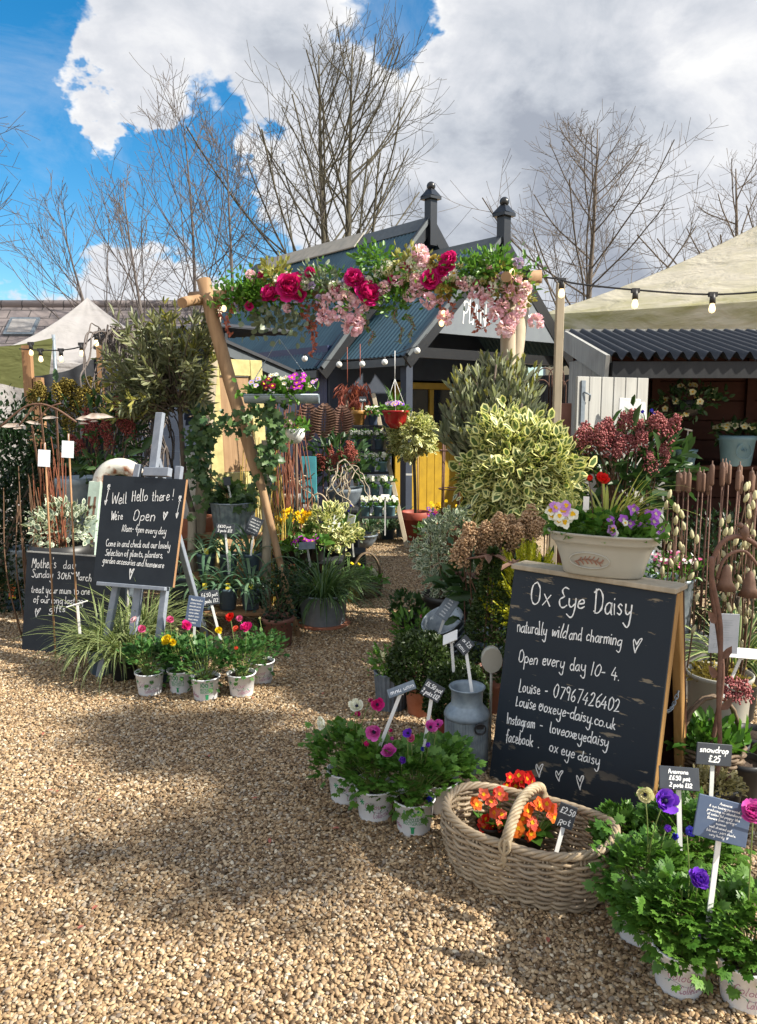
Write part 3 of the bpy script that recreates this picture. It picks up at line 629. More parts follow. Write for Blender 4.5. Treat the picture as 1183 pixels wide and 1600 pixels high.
# ------------------------------------------------------------ pots
def pot(par, kind, r, h, mats, soil='soil', name='pot', z=0.0, sx=1, sy=1):
    mb = MB(); fl = None; n = 32
    if kind == 'white': pr = [(0, 0), (r * .74, 0), (r * .78, h * .03), (r * .96, h * .95), (r * 1.02, h * .95), (r * 1.03, h), (r * .95, h), (r * .9, h * .86)]
    elif kind == 'plastic': pr = [(0, 0), (r * .72, 0), (r * .76, h * .02), (r * .93, h * .84), (r * 1.0, h * .86), (r * 1.02, h), (r * .95, h), (r * .9, h * .84)]
    elif kind == 'terra': pr = [(0, 0), (r * .66, 0), (r * .70, h * .02), (r * .88, h * .74), (r * 1.0, h * .76), (r * 1.02, h * .78), (r * 1.02, h * .98), (r * .99, h), (r * .90, h), (r * .84, h * .84)]
    elif kind == 'tub': pr = [(0, 0), (r * .82, 0), (r * .84, h * .02), (r * .86, h * .12), (r * .87, h * .14), (r * .97, h * .93), (r * 1.03, h * .95), (r * 1.04, h * .99), (r * 1.0, h), (r * .95, h * .96), (r * .9, h * .82)]
    elif kind == 'flute': pr = [(0, 0), (r * .80, 0), (r * .82, h * .02), (r * .97, h * .95), (r * 1.0, h), (r * .93, h), (r * .9, h * .84)]; fl = lambda th: .035 * np.cos(th * 22); n = 132
    elif kind == 'round': pr = [(0, 0), (r * .35, h * .03), (r * .7, h * .25), (r * .92, h * .62), (r * .98, h * .86), (r * 1.04, h * .9), (r * 1.04, h), (r * .95, h), (r * .9, h * .84)]
    else: pr = [(0, 0), (r * .85, 0), (r, h), (r * .93, h), (r * .9, h * .85)]
    mb.lathe([(max(a, 1e-4), b_) for a, b_ in pr], n, 0, (0, 0, z), fl, sx, sy)
    o = obj(name, mb, mats, par)
    if soil:
        s = MB(); s.disc((0, 0, z + h * .85), r * .9, 20, 0, sx, sy, .004); obj('soil', s, M(soil), o)
    return o
def pot_print(o, r, h, az, style):
    """nursery print on a white pot: leafy sprig with looping script, or the green recycling panel"""
    mb = MB()
    def mp(q):
        z = q[:, 1]; rr = r * (.78 + .18 * (z - h * .03) / (h * .92)) + .0008; a = az + q[:, 0] / r
        return np.stack([rr * np.cos(a), rr * np.sin(a), z], 1)
    L = h * .9
    if style == 0:
        write(mb, "Colour", (-L * .45, h * .50), (L * .28, h * .50), h * .20, mp, h * .014, 0, slant=.25); write(mb, "Collection", (-L * .12, h * .20), (L * .62, h * .24), h * .19, mp, h * .014, 0, slant=.25)
        t = np.linspace(0, 1, 24); ribbon(mb, np.stack([-L * .5 + t * L * 1.15, h * (.42 + .05 * np.sin(t * 9))], 1), h * .012, mp, 1)
        c = np.array([-L * .55, h * .68])
        for k in range(6):
            a = k * math.pi / 3 + .3; ribbon(mb, np.array([c, c + np.array([math.cos(a), math.sin(a)]) * h * .09]), h * .030, mp, 2)
        for k in range(4): c = np.array([-L * .4 + k * L * .28, h * .42]); ribbon(mb, np.array([c, c + [h * .05, h * .07 * (-1) ** k]]), h * .024, mp, 2)
    else:
        write(mb, "100 %", (-L * .32, h * .68), (L * .34, h * .68), h * .17, mp, h * .032, 2, slant=0)
        write(mb, "RECYCLED &", (-L * .34, h * .53), (L * .36, h * .53), h * .09, mp, h * .015, 2, slant=0); write(mb, "RECYCLABLE", (-L * .34, h * .41), (L * .36, h * .41), h * .09, mp, h * .015, 2, slant=0)
        ribbon(mb, np.array([[0, h * .30], [0, h * .16]]), h * .11, mp, 2); ribbon(mb, np.array([[-L * .09, h * .325], [L * .09, h * .325]]), h * .03, mp, 2)
        write(mb, "Collection", (-L * .95, h * .3), (-L * .48, h * .22), h * .17, mp, h * .014, 0, slant=.25)
    obj('print', mb, M('print_mauve', 'print_grey', 'print_green'), o)

def price_label(label, B, T, w, h, lines, nrm=(-.1, -1, .35), roll=0., plate='slate_label', pen=.0022, group='handwritten plant labels', lh=None, frame=False, stake='white_plastic'):
    B = np.array(B, float); T = np.array(T, float); t = thing('plant_label', label, 'plant label', B, 0, group); T = T - B
    mb = MB(); mb.beam((0, 0, 0), T - nz(T) * h * .25, .013, .004, 0, up=(0, -1, 0)); mb.beam(T - nz(T) * h * .45, T, .024, .005, 0, up=(0, -1, 0)); obj('stake', mb, M(stake), t)
    n = nz(np.array(nrm, float)); x = nz(np.cross((0, 0, 1.), n)); y = np.cross(n, x); c, s = math.cos(roll), math.sin(roll); x, y = x * c + y * s, y * c - x * s
    pl = Plane(T + n * .006, x, y); mb = MB(); mb.box(pl.o, (w, h, .006), pl.M(), 0, bev=.0015)
    o = obj('sign_plate', mb, M(plate), t)
    if lines:
        mb = MB(); k = len(lines); top = h * .40; dy = h * .86 / k; mp = lambda q: pl.at(q, .0038)
        for i, s_ in enumerate(lines):
            if not s_: continue
            W = min(w * .88, text_width(s_) * dy * .085 * 1.1); ind = rng.normal() * w * .02
            write(mb, s_, (-W / 2 + ind, h * .43 - dy * (i + .78)), (W / 2 + ind, h * .43 - dy * (i + .80)), (lh or dy * .62), mp, pen)
        if frame: write(mb, '*', (w * .22, -h * .42), (w * .34, -h * .42), h * .12, mp, pen)
        obj('lettering', mb, M('pen_white'), o)
    return t

# ============================================================ BIG STRUCTURES
def V3(*a): return np.array(a, float)
DR = V3(-math.sin(R(40)), math.cos(R(40)), 0); LT = V3(math.cos(R(40)), math.sin(R(40)), 0); NF = V3(LT[1], -LT[0], 0)   # shed: ridge direction, along the front, front normal
def sheet(mb, p, u, v, pitch=.076, amp=.010, mat=0, nsub=4):
    """corrugated sheet from corner p; u runs down the slope, v across the corrugations, both full-length vectors"""
    Lv = np.linalg.norm(v); k = max(8, int(Lv / pitch * nsub)); n = nz(np.cross(u, v)); n = n if n[2] > 0 else -n
    for off in (0, -.006):
        mb.grid(lambda a, b_: p + a[..., None] * u + b_[..., None] * v + n * (amp * np.sin(b_ * Lv / pitch * 2 * math.pi) + off)[..., None], 2, k + 1, mat, True)
def plank_wall(mb, p, x, y, n_pl, gap=.006, th=.022, mat=0):
    """upright planks from corner p, along x, as tall as y"""
    nn = nz(np.cross(x, y)); w = np.linalg.norm(x) / n_pl; xd = nz(x); M_ = np.stack([xd, nz(y), nn], 1)
    for i in range(n_pl): mb.box(p + xd * w * (i + .5) + y / 2 + nn * rng.normal() * .0015, (w - gap, np.linalg.norm(y), th), M_, mat, bev=.003)

def build_shed():
    o0 = V3(1.49, 9.84, 0); o1 = V3(.60, 10.88, 0)      # below the two gable peaks, porch and main
    t = thing('garden_shed', 'dark shed with blue grey corrugated double pitched roof, finials and yellow stable door', 'shed', o1)
    L = lambda q: np.asarray(q, float) - o1
    hw, ez, az_ = 1.80, 2.01, 4.05; phw, pez, paz = 1.56, 2.11, 3.60; LEN = 4.35
    # walls
    mb = MB()
    for s in (-1, 1):
        a = o1 + LT * s * (hw - .22); b_ = a + DR * LEN; mb.beam(a + V3(0, 0, 1.15), b_ + V3(0, 0, 1.15), .08, 2.3)
        k = 58
        mb.grid(lambda u, v: (a + (b_ - a) * u[..., None] + V3(0, 0, 2.2) * v[..., None] + LT * s * (.052 + .008 * np.sin(u * LEN / .076 * 6.283))[..., None]) - 0, k * 4, 2, 0)
    mb.beam(o1 + DR * LEN - LT * 1.6 + V3(0, 0, 1.2), o1 + DR * LEN + LT * 1.6 + V3(0, 0, 1.2), .08, 2.4)
    mb2 = MB(); mb2.v = [L(np.concatenate(mb.v))]; mb2.f = mb.f; mb2.r = mb.r; mb2.n = mb.n
    obj('wall', mb2, M('navy_wall'), t)
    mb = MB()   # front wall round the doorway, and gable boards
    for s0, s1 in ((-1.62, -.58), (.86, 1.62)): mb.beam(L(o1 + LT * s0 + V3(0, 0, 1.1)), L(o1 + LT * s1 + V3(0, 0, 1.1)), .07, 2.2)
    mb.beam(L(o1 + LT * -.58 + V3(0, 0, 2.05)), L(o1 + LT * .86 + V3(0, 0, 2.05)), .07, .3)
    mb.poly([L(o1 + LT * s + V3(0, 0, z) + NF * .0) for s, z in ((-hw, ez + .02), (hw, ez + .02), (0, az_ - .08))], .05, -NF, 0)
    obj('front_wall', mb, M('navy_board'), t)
    mb = MB(); mb.beam(L(o1 + LT * -1.6 + DR * 1.2 + V3(0, 0, 1.1)), L(o1 + LT * 1.6 + DR * 1.2 + V3(0, 0, 1.1)), .05, 2.2); obj('inner_partition', mb, M('interior_dark'), t)
    # roofs
    mb = MB()
    for s in (-1, 1):
        top = o1 + V3(0, 0, az_) + NF * .12; ev = o1 + LT * s * hw + V3(0, 0, ez) + NF * .12
        sheet(mb, L(top), ev - top, DR * (LEN + .12))
    obj('roof', mb, M('roof_metal'), t)
    mb = MB()
    for s in (-1, 1):
        top = o0 + V3(0, 0, paz) + NF * .02; ev = o0 + LT * s * phw + V3(0, 0, pez) + NF * .02
        sheet(mb, L(top), ev - top, DR * 1.36)
    obj('porch_roof', mb, M('roof_metal'), t)
    # ridge flashing, barge boards, gutters
    mb = MB()
    for s in (-1, 1):
        a = o1 + V3(0, 0, az_ + .015) + NF * .13
        mb.poly([L(q) for q in (a, a + DR * (LEN + .14), a + DR * (LEN + .14) + LT * s * .16 + V3(0, 0, -.19), a + LT * s * .16 + V3(0, 0, -.19))], .012, nz(V3(LT[0] * s, LT[1] * s, .85)))
        a = o0 + V3(0, 0, paz + .015) + NF * .03
        mb.poly([L(q) for q in (a, a + DR * 1.4, a + DR * 1.4 + LT * s * .13 + V3(0, 0, -.155), a + LT * s * .13 + V3(0, 0, -.155))], .012, nz(V3(LT[0] * s, LT[1] * s, .85)))
    obj('ridge_flashing', mb, M('roof_trim'), t)
    mb = MB(); a = o1 + V3(0, 0, az_ + .045) + DR * 1.25
    d = nz(-LT * 1.0 + V3(0, 0, -1.19)); mb.poly([L(q) for q in (a, a + DR * 2.7, a + DR * 2.7 + d * .30, a + d * .30)], .02, nz(-LT * .8 + V3(0, 0, .7))); obj('ridge_board', mb, M('ridge_board'), t)
    mb = MB()
    for c, hw_, e_, a_, off in ((o1, hw, ez, az_, .15), (o0, phw, pez, paz, .06)):
        for s in (-1, 1):
            p = c + V3(0, 0, a_ - .06) + NF * off; q = c + LT * s * (hw_ + .02) + V3(0, 0, e_ - .08) + NF * off; mb.beam(L(p), L(q), .03, .17, 0, up=nz(V3(LT[0] * s * .7, LT[1] * s * .7, .7)))
    obj('barge_board', mb, M('black_gloss'), t)
    mb = MB()
    for c, hw_, e_, a_, off in ((o1, hw, ez, az_, .17), (o0, phw, pez, paz, .08)):
        p = c + V3(0, 0, a_ + .02) + NF * off; q = c - LT * (hw_ + .03) + V3(0, 0, e_) + NF * off; mb.beam(L(p), L(q), .035, .05, 0, up=nz(-LT * .7 + V3(0, 0, .7)))
        mb.beam(L(c - LT * (hw_ - .02) + V3(0, 0, e_ - .07)), L(c - LT * (hw_ - .02) + V3(0, 0, e_ - .07) + DR * (1.2 if off < .1 else LEN)), .03, .09)
    obj('roof_trim', mb, M('roof_trim'), t)
    # finials
    for c, a_, off, k in ((o1, az_, .16, 1.0), (o0, paz, .07, 1.0)):
        mb = MB(); b_ = L(c + V3(0, 0, a_ - .28) + NF * off); rot = np.stack([LT, DR, V3(0, 0, 1)], 1)
        mb.box(b_ + V3(0, 0, .22), (.12, .12, .60), rot); mb.box(b_ + V3(0, 0, .535), (.20, .20, .04), rot)
        mb.lathe([(.145, 0), (.05, .10), (.03, .12)], 4, 0, b_ + V3(0, 0, .555), smooth=False); mb.tube([b_ + V3(0, 0, .60), b_ + V3(0, 0, .66)], .026, 10); mb.ball(b_ + V3(0, 0, .69), .060)
        obj('finial', mb, M('black_gloss'), t)
    # porch posts
    for s in (-1.42, 1.42):
        mb = MB(); mb.box(L(o0 + LT * s + DR * .12 + V3(0, 0, 1.1)), (.10, .10, 2.2), np.stack([LT, DR, V3(0, 0, 1)], 1)); obj('porch_post', mb, M('navy_board'), t)
    mb = MB(); mb.beam(L(o0 - LT * 1.45 + DR * .1 + V3(0, 0, 2.16)), L(o0 + LT * 1.45 + DR * .1 + V3(0, 0, 2.16)), .07, .12); obj('porch_beam', mb, M('black_gloss'), t)
    # sign in the porch gable
    pl = Plane(L(o0 + V3(0, 0, 2.38) + NF * .035), LT, V3(0, 0, 1)); mb = MB(); pts = ((-1.22, 0), (1.22, 0), (.66, .66), (-.66, .66)); mb.poly([pl.at(V3(*q)) for q in pts], .03, NF)
    sg = obj('gable_sign', mb, M('sign_grey'), t); mb = MB(); mp = lambda q: pl.at(q, .033)
    pw = Plane(o0 + V3(0, 0, 2.38) + NF * .068, LT, V3(0, 0, 1)); q0, q1 = pw.hit(722, 505), pw.hit(769, 509); write(mb, "PLANT", q0, q1, .27, mp, .013, jit=.35); q0, q1 = pw.hit(822, 503), pw.hit(832, 503); write(mb, "*", q0, q1, .12, mp, .012)
    obj('lettering', mb, M('pen_white'), sg)
    # yellow stable door, half glazed
    pl = Plane(L(o1 + LT * -.56 + NF * .05 + V3(0, 0, .02)), LT, V3(0, 0, 1)); W, H = 1.40, 1.85; mb = MB(); Mx = pl.M()
    bx = lambda x0, x1, z0, z1, th, zo=0, mat=0: mb.box(pl.at(V3((x0 + x1) / 2, (z0 + z1) / 2), zo), (x1 - x0, z1 - z0, th), Mx, mat, bev=.004)
    for i in range(9): bx(.02 + i * .15, .02 + i * .15 + .146, .02, 1.02, .03)
    bx(0, W, 1.03, 1.12, .045, .004); bx(0, .09, 1.125, H, .04); bx(W - .09, W, 1.125, H, .04); bx(.094, W - .094, H - .09, H, .04); bx(.66, .74, 1.125, H - .094, .04)
    dr = obj('door', mb, M('yellow_paint'), t); mb = MB()
    bx(.095, .655, 1.125, H - .095, .008, -.01); bx(.745, W - .095, 1.125, H - .095, .008, -.01); obj('door_glass', mb, M('glass_dark'), dr)
    mb = MB(); c = pl.at(V3(1.22, .95), .05); mb.tube([c, c + V3(0, 0, .12)], .012, 8, 0); obj('handle', mb, M('black_iron'), dr)
build_shed()

# ------------------------------------------------------------ right: open-fronted display shelter
def build_shelter():
    xl, y0, y1 = 1.72, 5.75, 7.0; W = 3.2; t = thing('display_shelter', 'open fronted timber shelter roofed with wavy black corrugated sheet, beside the white marquee', 'shelter', (xl, y0, 0))
    zf, zb = 1.86, 2.16; mb = MB()
    def fn(u, v): return np.stack([-.02 + v * W, u * (y1 - y0 + .06) - .05, zf + (zb - zf) * u + .028 * np.sin(v * W / .098 * 6.283) + .03], -1)
    mb.grid(fn, 2, 330); mb.grid(lambda u, v: fn(u, v) - V3(0, 0, .008), 2, 330); obj('roof_sheet', mb, M('bitumen'), t)
    mb = MB(); mb.beam((0, 0, zf - .07), (W, 0, zf - .07), .035, .12); obj('front_fascia', mb, M('dark_timber'), t)
    mb = MB(); mb.beam((-.045, -.03, zf - .05), (-.045, y1 - y0 + .02, zb - .05), .03, .17); obj('side_fascia', mb, M('grey_plank'), t)
    mb = MB(); mb.beam((-.05, y1 - y0 + .04, zb + .03), (W, y1 - y0 + .04, zb + .03), .05, .04); obj('top_batten', mb, M('grey_plank'), t)
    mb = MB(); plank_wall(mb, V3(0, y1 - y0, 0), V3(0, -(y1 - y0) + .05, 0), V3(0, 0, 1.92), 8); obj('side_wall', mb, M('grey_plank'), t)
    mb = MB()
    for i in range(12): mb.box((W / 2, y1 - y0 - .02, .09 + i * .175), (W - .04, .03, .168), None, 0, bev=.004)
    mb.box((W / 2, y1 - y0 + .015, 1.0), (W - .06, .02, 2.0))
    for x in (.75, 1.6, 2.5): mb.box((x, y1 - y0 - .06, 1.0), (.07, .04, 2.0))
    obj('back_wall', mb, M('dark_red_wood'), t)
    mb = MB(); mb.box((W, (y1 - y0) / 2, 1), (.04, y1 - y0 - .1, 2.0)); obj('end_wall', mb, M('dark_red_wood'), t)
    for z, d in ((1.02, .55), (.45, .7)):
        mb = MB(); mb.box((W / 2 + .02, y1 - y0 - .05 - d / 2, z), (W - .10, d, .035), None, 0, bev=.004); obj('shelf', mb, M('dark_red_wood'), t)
    for x in (.03, 1.9): mb = MB(); mb.box((x, .03, .92), (.07, .06, 1.84)); obj('post', mb, M('dark_timber'), t)
build_shelter()
def build_shutter():
    a = P(897, 690, 5.40); b_ = P(1008, 690, 5.72); w = np.linalg.norm((b_ - a)[:2]); x = nz(V3(*(b_ - a)[:2], 0)); ang = math.atan2(x[1], x[0])
    t = thing('plank_shutter', 'weathered grey plank shutter door standing open beside the black roofed shelter', 'shutter', (a[0], a[1], 0), ang)
    top = P(897, 588, 5.40)[2]; mb = MB(); plank_wall(mb, V3(0, 0, .05), V3(w, 0, 0), V3(0, 0, top - .05), 6); obj('panel', mb, M('grey_plank'), t)
    for z in (1.26, .55): mb = MB(); mb.box((w / 2, -.03, z), (w + .04, .035, .07), None, 0, bev=.005); obj('ledge', mb, M('grey_plank'), t)
    mb = MB(); mb.box((.05, -.018, 1.55), (.035, .012, .30)); mb.tube([(.05, -.03, 1.62), (.09, -.05, 1.60), (.10, -.03, 1.56)], .006, 6); obj('latch', mb, M('zinc_dark'), t)
build_shutter()
def lean_board(name, label, px0, px1, py0, py1, Y, mat, cat='board'):
    a, b_ = P(px0, py1, Y), P(px1, py0, Y); mb = MB(); mb.box((0, 0, (b_[2]) / 2), (b_[0] - a[0], .025, b_[2]), None, 0, bev=.004)
    o = obj(name, mb, M(mat)); o.location = ((a[0] + b_[0]) / 2, Y, 0); tag(o, label, cat); return o
lean_board('timber_board', 'upright brown painted board left of the grey plank shutter', 873, 893, 630, 690, 5.5, 'terracotta_dull')
for k, (x0, x1, y0_, y1_, rl, lb) in enumerate(((962, 998, 622, 690, .10, 'tallest pale limewashed sign blank leaning on the plank shutter'), (998, 1016, 628, 690, -.1, 'narrow pale sign blank between the shutter and the dark interior'), (924, 962, 655, 690, .1, 'short wide pale sign blank leaning low on the plank shutter'))):
    a = P(x0, y1_, 5.42); b_ = P(x1, y0_, 5.42); mb = MB(); mb.box((0, 0, (b_[2] - a[2]) / 2), (b_[0] - a[0], .018, b_[2] - a[2]), None, 0, bev=.003)
    o = obj('wooden_sign_blank', mb, M('grey_plank' if k == 2 else 'render_white')); o.location = ((a[0] + b_[0]) / 2, 5.44 + .03 * (k - 1), a[2]); o.rotation_euler = (-.12, rl * .7, 0); tag(o, lb, 'sign blank', 'pale sign blanks on the shutter')
mb = MB(); mb.box((0, 0, .6), (.62, .3, .04)); [mb.box((s * .26, 0, .29), (.05, .26, .58)) for s in (-1, 1)]
o = obj('staging_table', mb, M('grey_plank')); q = P(968, 690, 5.42); o.location = (q[0], 5.42, 0); o.scale = (1, 1, q[2] / .62); tag(o, 'low grey bench carrying the pale sign blanks', 'bench')

# ------------------------------------------------------------ marquees
def marquee(name, label, c0, e, inn, L, D, ze, zp, drop, mats, wallm, val=.3, walls=True):
    """c0 front-left eave corner, e along the front, inn into the depth"""
    t = thing(name, label, 'marquee', (c0[0], c0[1], 0)); e = V3(*e, 0); inn = V3(*inn, 0); cs = [V3(0, 0, 0), e * L, e * L + inn * D, inn * D]; pk = (cs[0] + cs[2]) / 2 + V3(0, 0, zp)
    mb = MB()
    for i in range(4):
        a, b_ = cs[i] + V3(0, 0, ze), cs[(i + 1) % 4] + V3(0, 0, ze)
        def fn(u, v):
            p = a + (b_ - a) * v[..., None]; q = p + (pk - p) * u[..., None]; s = (u * (1 - u)); q[..., 2] -= drop * s * (1 + .5 * np.sin(v * math.pi)) + .03 * np.sin(v * 23) * s; q[..., 2] -= .10 * np.sin(v * math.pi) * (1 - u) ** 2; return q
        mb.grid(fn, 16, 26)
        if i in (0, 1, 3):
            mb.grid(lambda u, v: fn(u * 0, v) * 1.0 + (V3(0, 0, -1) * (u * val)[..., None]) + (np.cross(nz(b_ - a), V3(0, 0, 1)) * (.02 * u * np.sin(v * 60))[..., None]), 4, 60)
    obj('canopy', mb, M(mats), t)
    if walls:
        mb = MB()
        for i in (0, 1, 2, 3):
            a, b_ = cs[i], cs[(i + 1) % 4]; mb.grid(lambda u, v: a * .985 + b_ * .015 + (b_ - a) * .97 * v[..., None] + (pk * V3(1, 1, 0) - a) * .012 + V3(0, 0, 1) * (u * (ze - .05))[..., None] + np.cross(nz(b_ - a), V3(0, 0, 1)) * (.025 * np.sin(v * 40 + u * 2))[..., None], 6, 60)
        obj('side_panel', mb, M(wallm), t)
    for c in cs:
        mb = MB(); q = c * .98 + pk * V3(.02, .02, 0); mb.tube([q, q + V3(0, 0, ze)], .022, 8); obj('leg', mb, M('galvanised'), t)
marquee('marquee', 'large white peaked marquee stained green along its seams, behind the black roofed shelter', (2.42, 11.9), (.72, -.694), (.694, .72), 8.2, 8.2, 2.92, 5.8, 1.25, 'canvas_white', 'canvas_white', .5)
marquee('gazebo', 'small peaked gazebo with white side and olive valance beyond the slate roofed building', (-4.95, 9.9), (.93, .37), (-.37, .93), 2.5, 2.5, 2.2, 3.12, .40, 'canvas_grey', 'canvas_grey', .28)
def build_awning():
    o = V3(-4.9, 8.5, 0); t = thing('awning', 'olive canvas awning sheet on poles at the left edge in front of the gazebo', 'awning', o); mb = MB()
    for s in (0, .02): mb.grid(lambda u, v: V3(0, s, 2.26) + V3(1.22, .35, .04) * v[..., None] + V3(-.02, -.12, -.46) * u[..., None] + V3(0, -.03, -.06) * (np.sin(v * 9) * u)[..., None] + V3(0, 0, -.09) * np.sin(v * math.pi)[..., None], 6, 40)
    obj('sheet', mb, M('canvas_olive'), t)
    for x, y, z in ((0, .03, 2.3), (1.22, .38, 2.34)): mb = MB(); mb.tube([(x, y, 0), (x, y, z)], .02, 8); obj('pole', mb, M('galvanised'), t)
build_awning()

# ------------------------------------------------------------ slate-roofed building
def build_house():
    Y = 16.; a = P(-60, 476, Y); b_ = P(262, 496, Y + .6); zt = a[2]; t = thing('slate_roofed_building', 'long low building with mauve grey slate roof and one skylight', 'building', (a[0], Y, 0))
    W = b_[0] - a[0] + 1; mb = MB(); sl = V3(0, -2.2, -2.1); tz = zt
    me = MB(); me.poly([(0, 0, 0), (W, 0, 0), (W, 3.04, 0), (0, 3.04, 0)], .05, (0, 0, -1)); rf = obj('roof', me, M('slate_tiles'), t); rf.location = (0, -2.2, tz - 2.1); rf.rotation_euler = (math.atan2(2.1, 2.2), 0, R(.0))
    m2 = MB(); m2.poly([(0, 0, 0), (W, 0, 0), (W, 3.04, 0), (0, 3.04, 0)], .05, (0, 0, -1)); r2 = obj('rear_roof', m2, M('slate_tiles'), t); r2.location = (W, 2.2, tz - 2.1); r2.rotation_euler = (math.atan2(2.1, 2.2), 0, math.pi)
    mb = MB(); mb.tube([(0, 0, tz), (W, 0, tz)], .09, 8); obj('ridge_tiles', mb, M('slate_tiles'), t)
    mb = MB(); mb.box((W / 2, 0, (tz - 2.1) / 2), (W, 4.0, tz - 2.1)); mb.poly([(W, -2.0, tz - 2.1), (W, 2.0, tz - 2.1), (W, 0, tz - .1)], .1, (-1, 0, 0)); obj('wall', mb, M('terracotta_dull'), t)
    c = P(36, 512, Y - .5) - V3(a[0], Y, 0); M_ = np.stack([V3(1, 0, 0), nz(V3(0, 2.2, 2.1)), nz(V3(0, -2.1, 2.2))], 1); c[1] = -(tz - c[2]) / 2.1 * 2.2
    mb = MB(); mb.box(c, (.58, .52, .10), M_, 0); s = obj('skylight', mb, M('zinc_dark'), t); mb = MB(); mb.box(c + M_[:, 2] * .052, (.46, .40, .012), M_); obj('pane', mb, M('canvas_grey'), s)
build_house()

# ------------------------------------------------------------ left: dark lap-board store, wavy-roofed store, black screen
def build_store():
    a = G(262, 862); a = V3(a[0], 6.5, 0); b_ = V3(P(462, 640, 7.9)[0], 7.9, 0); t = thing('lap_board_store', 'low dark store of overlapping navy boards with grey gable boards beneath its roof', 'shed', a)
    x = nz(b_ - a); w = np.linalg.norm(b_ - a); n = V3(x[1], -x[0], 0); mb = MB(); M_ = np.stack([x, -n, V3(0, 0, 1)], 1)
    for i in range(13): mb.box(x * w / 2 + V3(0, 0, .07 + .14 * i), (w, .022, .155), M_ @ np.array([[1, 0, 0], [0, math.cos(.12), -math.sin(.12)], [0, math.sin(.12), math.cos(.12)]]))
    mb.box(x * w / 2 - n * .06 + V3(0, 0, .92), (w, .06, 1.84), M_)
    obj('wall', mb, M('navy_board'), t)
    zl, zr = P(350, 528, 6.9)[2] + .02, P(450, 590, 7.4)[2]; mb = MB(); pa = P(335, 540, 6.9) - a; pb = P(452, 590, 7.6) - a
    mb.poly([V3(pa[0], pa[1], pa[2]), V3(pb[0], pb[1], pb[2]), V3(pb[0], pb[1], 1.6), V3(pa[0], pa[1], 1.6)], .04, -n); obj('gable_boards', mb, M('grey_board_wall'), t)
    mb = MB(); mb.beam(pa + n * .05 - (pb - pa) * .15, pb + n * .05, .05, .12); obj('barge_board', mb, M('roof_trim'), t)
    mb = MB(); k = nz(pb - pa); q = pa - (pb - pa) * .15 + n * .1 + V3(0, 0, .07); mb.poly([q, pb + n * .1 + V3(0, 0, .07), pb - n * 2.2 + V3(0, 0, .07), q - n * 2.2], .03, (0, 0, -1)); obj('roof', mb, M('bitumen'), t)
build_store()
def build_back_store():
    a = P(150, 520, 7.6); b_ = P(262, 508, 7.2); t = thing('wavy_roofed_store', 'dark open store with wavy black roof edge behind the olive tree', 'shed', (a[0], a[1], 0)); x = V3(*(b_ - a)[:2], 0); w = np.linalg.norm(x) + .6; x = nz(x); n = V3(x[1], -x[0], 0)
    mb = MB(); 
    def fn(u, v): return x * (v * w)[..., None] + -n * (u * 1.2)[..., None] + V3(0, 0, 1) * (a[2] + .05 * u + .025 * np.sin(v * w / .13 * 6.283))[..., None]
    mb.grid(fn, 2, 120); mb.grid(lambda u, v: fn(u, v) - V3(0, 0, .01), 2, 120); obj('roof_sheet', mb, M('bitumen'), t)
    mb = MB(); mb.box(x * w / 2 - n * .08 + V3(0, 0, a[2] / 2 - .03), (w, .04, a[2] - .06), np.stack([x, -n, V3(0, 0, 1)], 1)); obj('wall', mb, M('dark_timber'), t)
    mb = MB(); mb.beam(V3(0, 0, a[2] - .07), x * w + V3(0, 0, a[2] - .07), .03, .09); obj('front_fascia', mb, M('dark_timber'), t)
build_back_store()
def build_screen():
    pts = [(50, 590, 610), (105, 577, 600), (165, 548, 600)]; t = thing('fabric_screen', 'black fabric screen slung between posts in front of the gazebo', 'screen', (*P(50, 590, 7.0)[:2], 0)); o = P(50, 590, 7.0) * V3(1, 1, 0)
    A = P(48, 588, 7.0) - o; B = P(168, 546, 7.3) - o; mb = MB()
    for s in (0, .012): mb.grid(lambda u, v: A + (B - A) * v[..., None] + V3(0, 0, -1) * (u * 1.3 + .06 * np.sin(v * math.pi) * (1 - u))[..., None] + V3(0, 1, 0) * (.02 * np.sin(v * 17 + u * 3) + s)[..., None], 8, 40)
    obj('fabric', mb, M('screen_fabric'), t)
    for px, py in ((42, 540), (60, 590), (158, 540)):
        q = P(px, py, 6.97 if px < 100 else 7.28) - o; mb = MB(); mb.beam(V3(q[0], q[1], 0), q, .075, .06, 0, up=(0, 1, 0)); obj('post', mb, M('batten_brown'), t)
build_screen()
def build_fence():
    a, b_ = at0(826, 9.5), at0(905, 9.1); t = thing('fence_panel', 'dark close boarded fence panel in the gap between the shed and the black roofed shelter', 'fence', a); x = b_ - a; h = P(860, 590, 9.3)[2]; mb = MB(); plank_wall(mb, V3(0, 0, .03), x * 1.25, V3(0, 0, h), 12, .004); obj('boards', mb, M('dark_timber'), t)
    mb = MB(); mb.beam(V3(0, -.03, h * .8), x * 1.25 + V3(0, -.03, h * .8), .03, .07); obj('rail', mb, M('dark_timber'), t)
at0 = lambda px, Y: V3(P(px, 640, Y)[0], Y, 0)
build_fence()
for px, Y, lb in ((850, 7.6, 'tall rusty hooped wire plant support left of the timber board'), (868, 7.5, 'rusty hooped wire support nearest the brown board')):
    o_ = at0(px, Y); mb = MB(); z_ = P(px, 575, Y)[2]
    for q in (-.14, 0, .14): th = np.linspace(0, math.pi, 13); mb.tube(np.concatenate([[(q + .07, 0, 0)], np.stack([q + .07 * np.cos(th), 0 * th, z_ - .07 + .07 * np.sin(th) + abs(q) * -.8], 1), [(q - .07, 0, 0)]]), .006, 5)
    h_ = obj('wire_support', mb, M('rust')); h_.location = o_; tag(h_, lb, 'plant support')
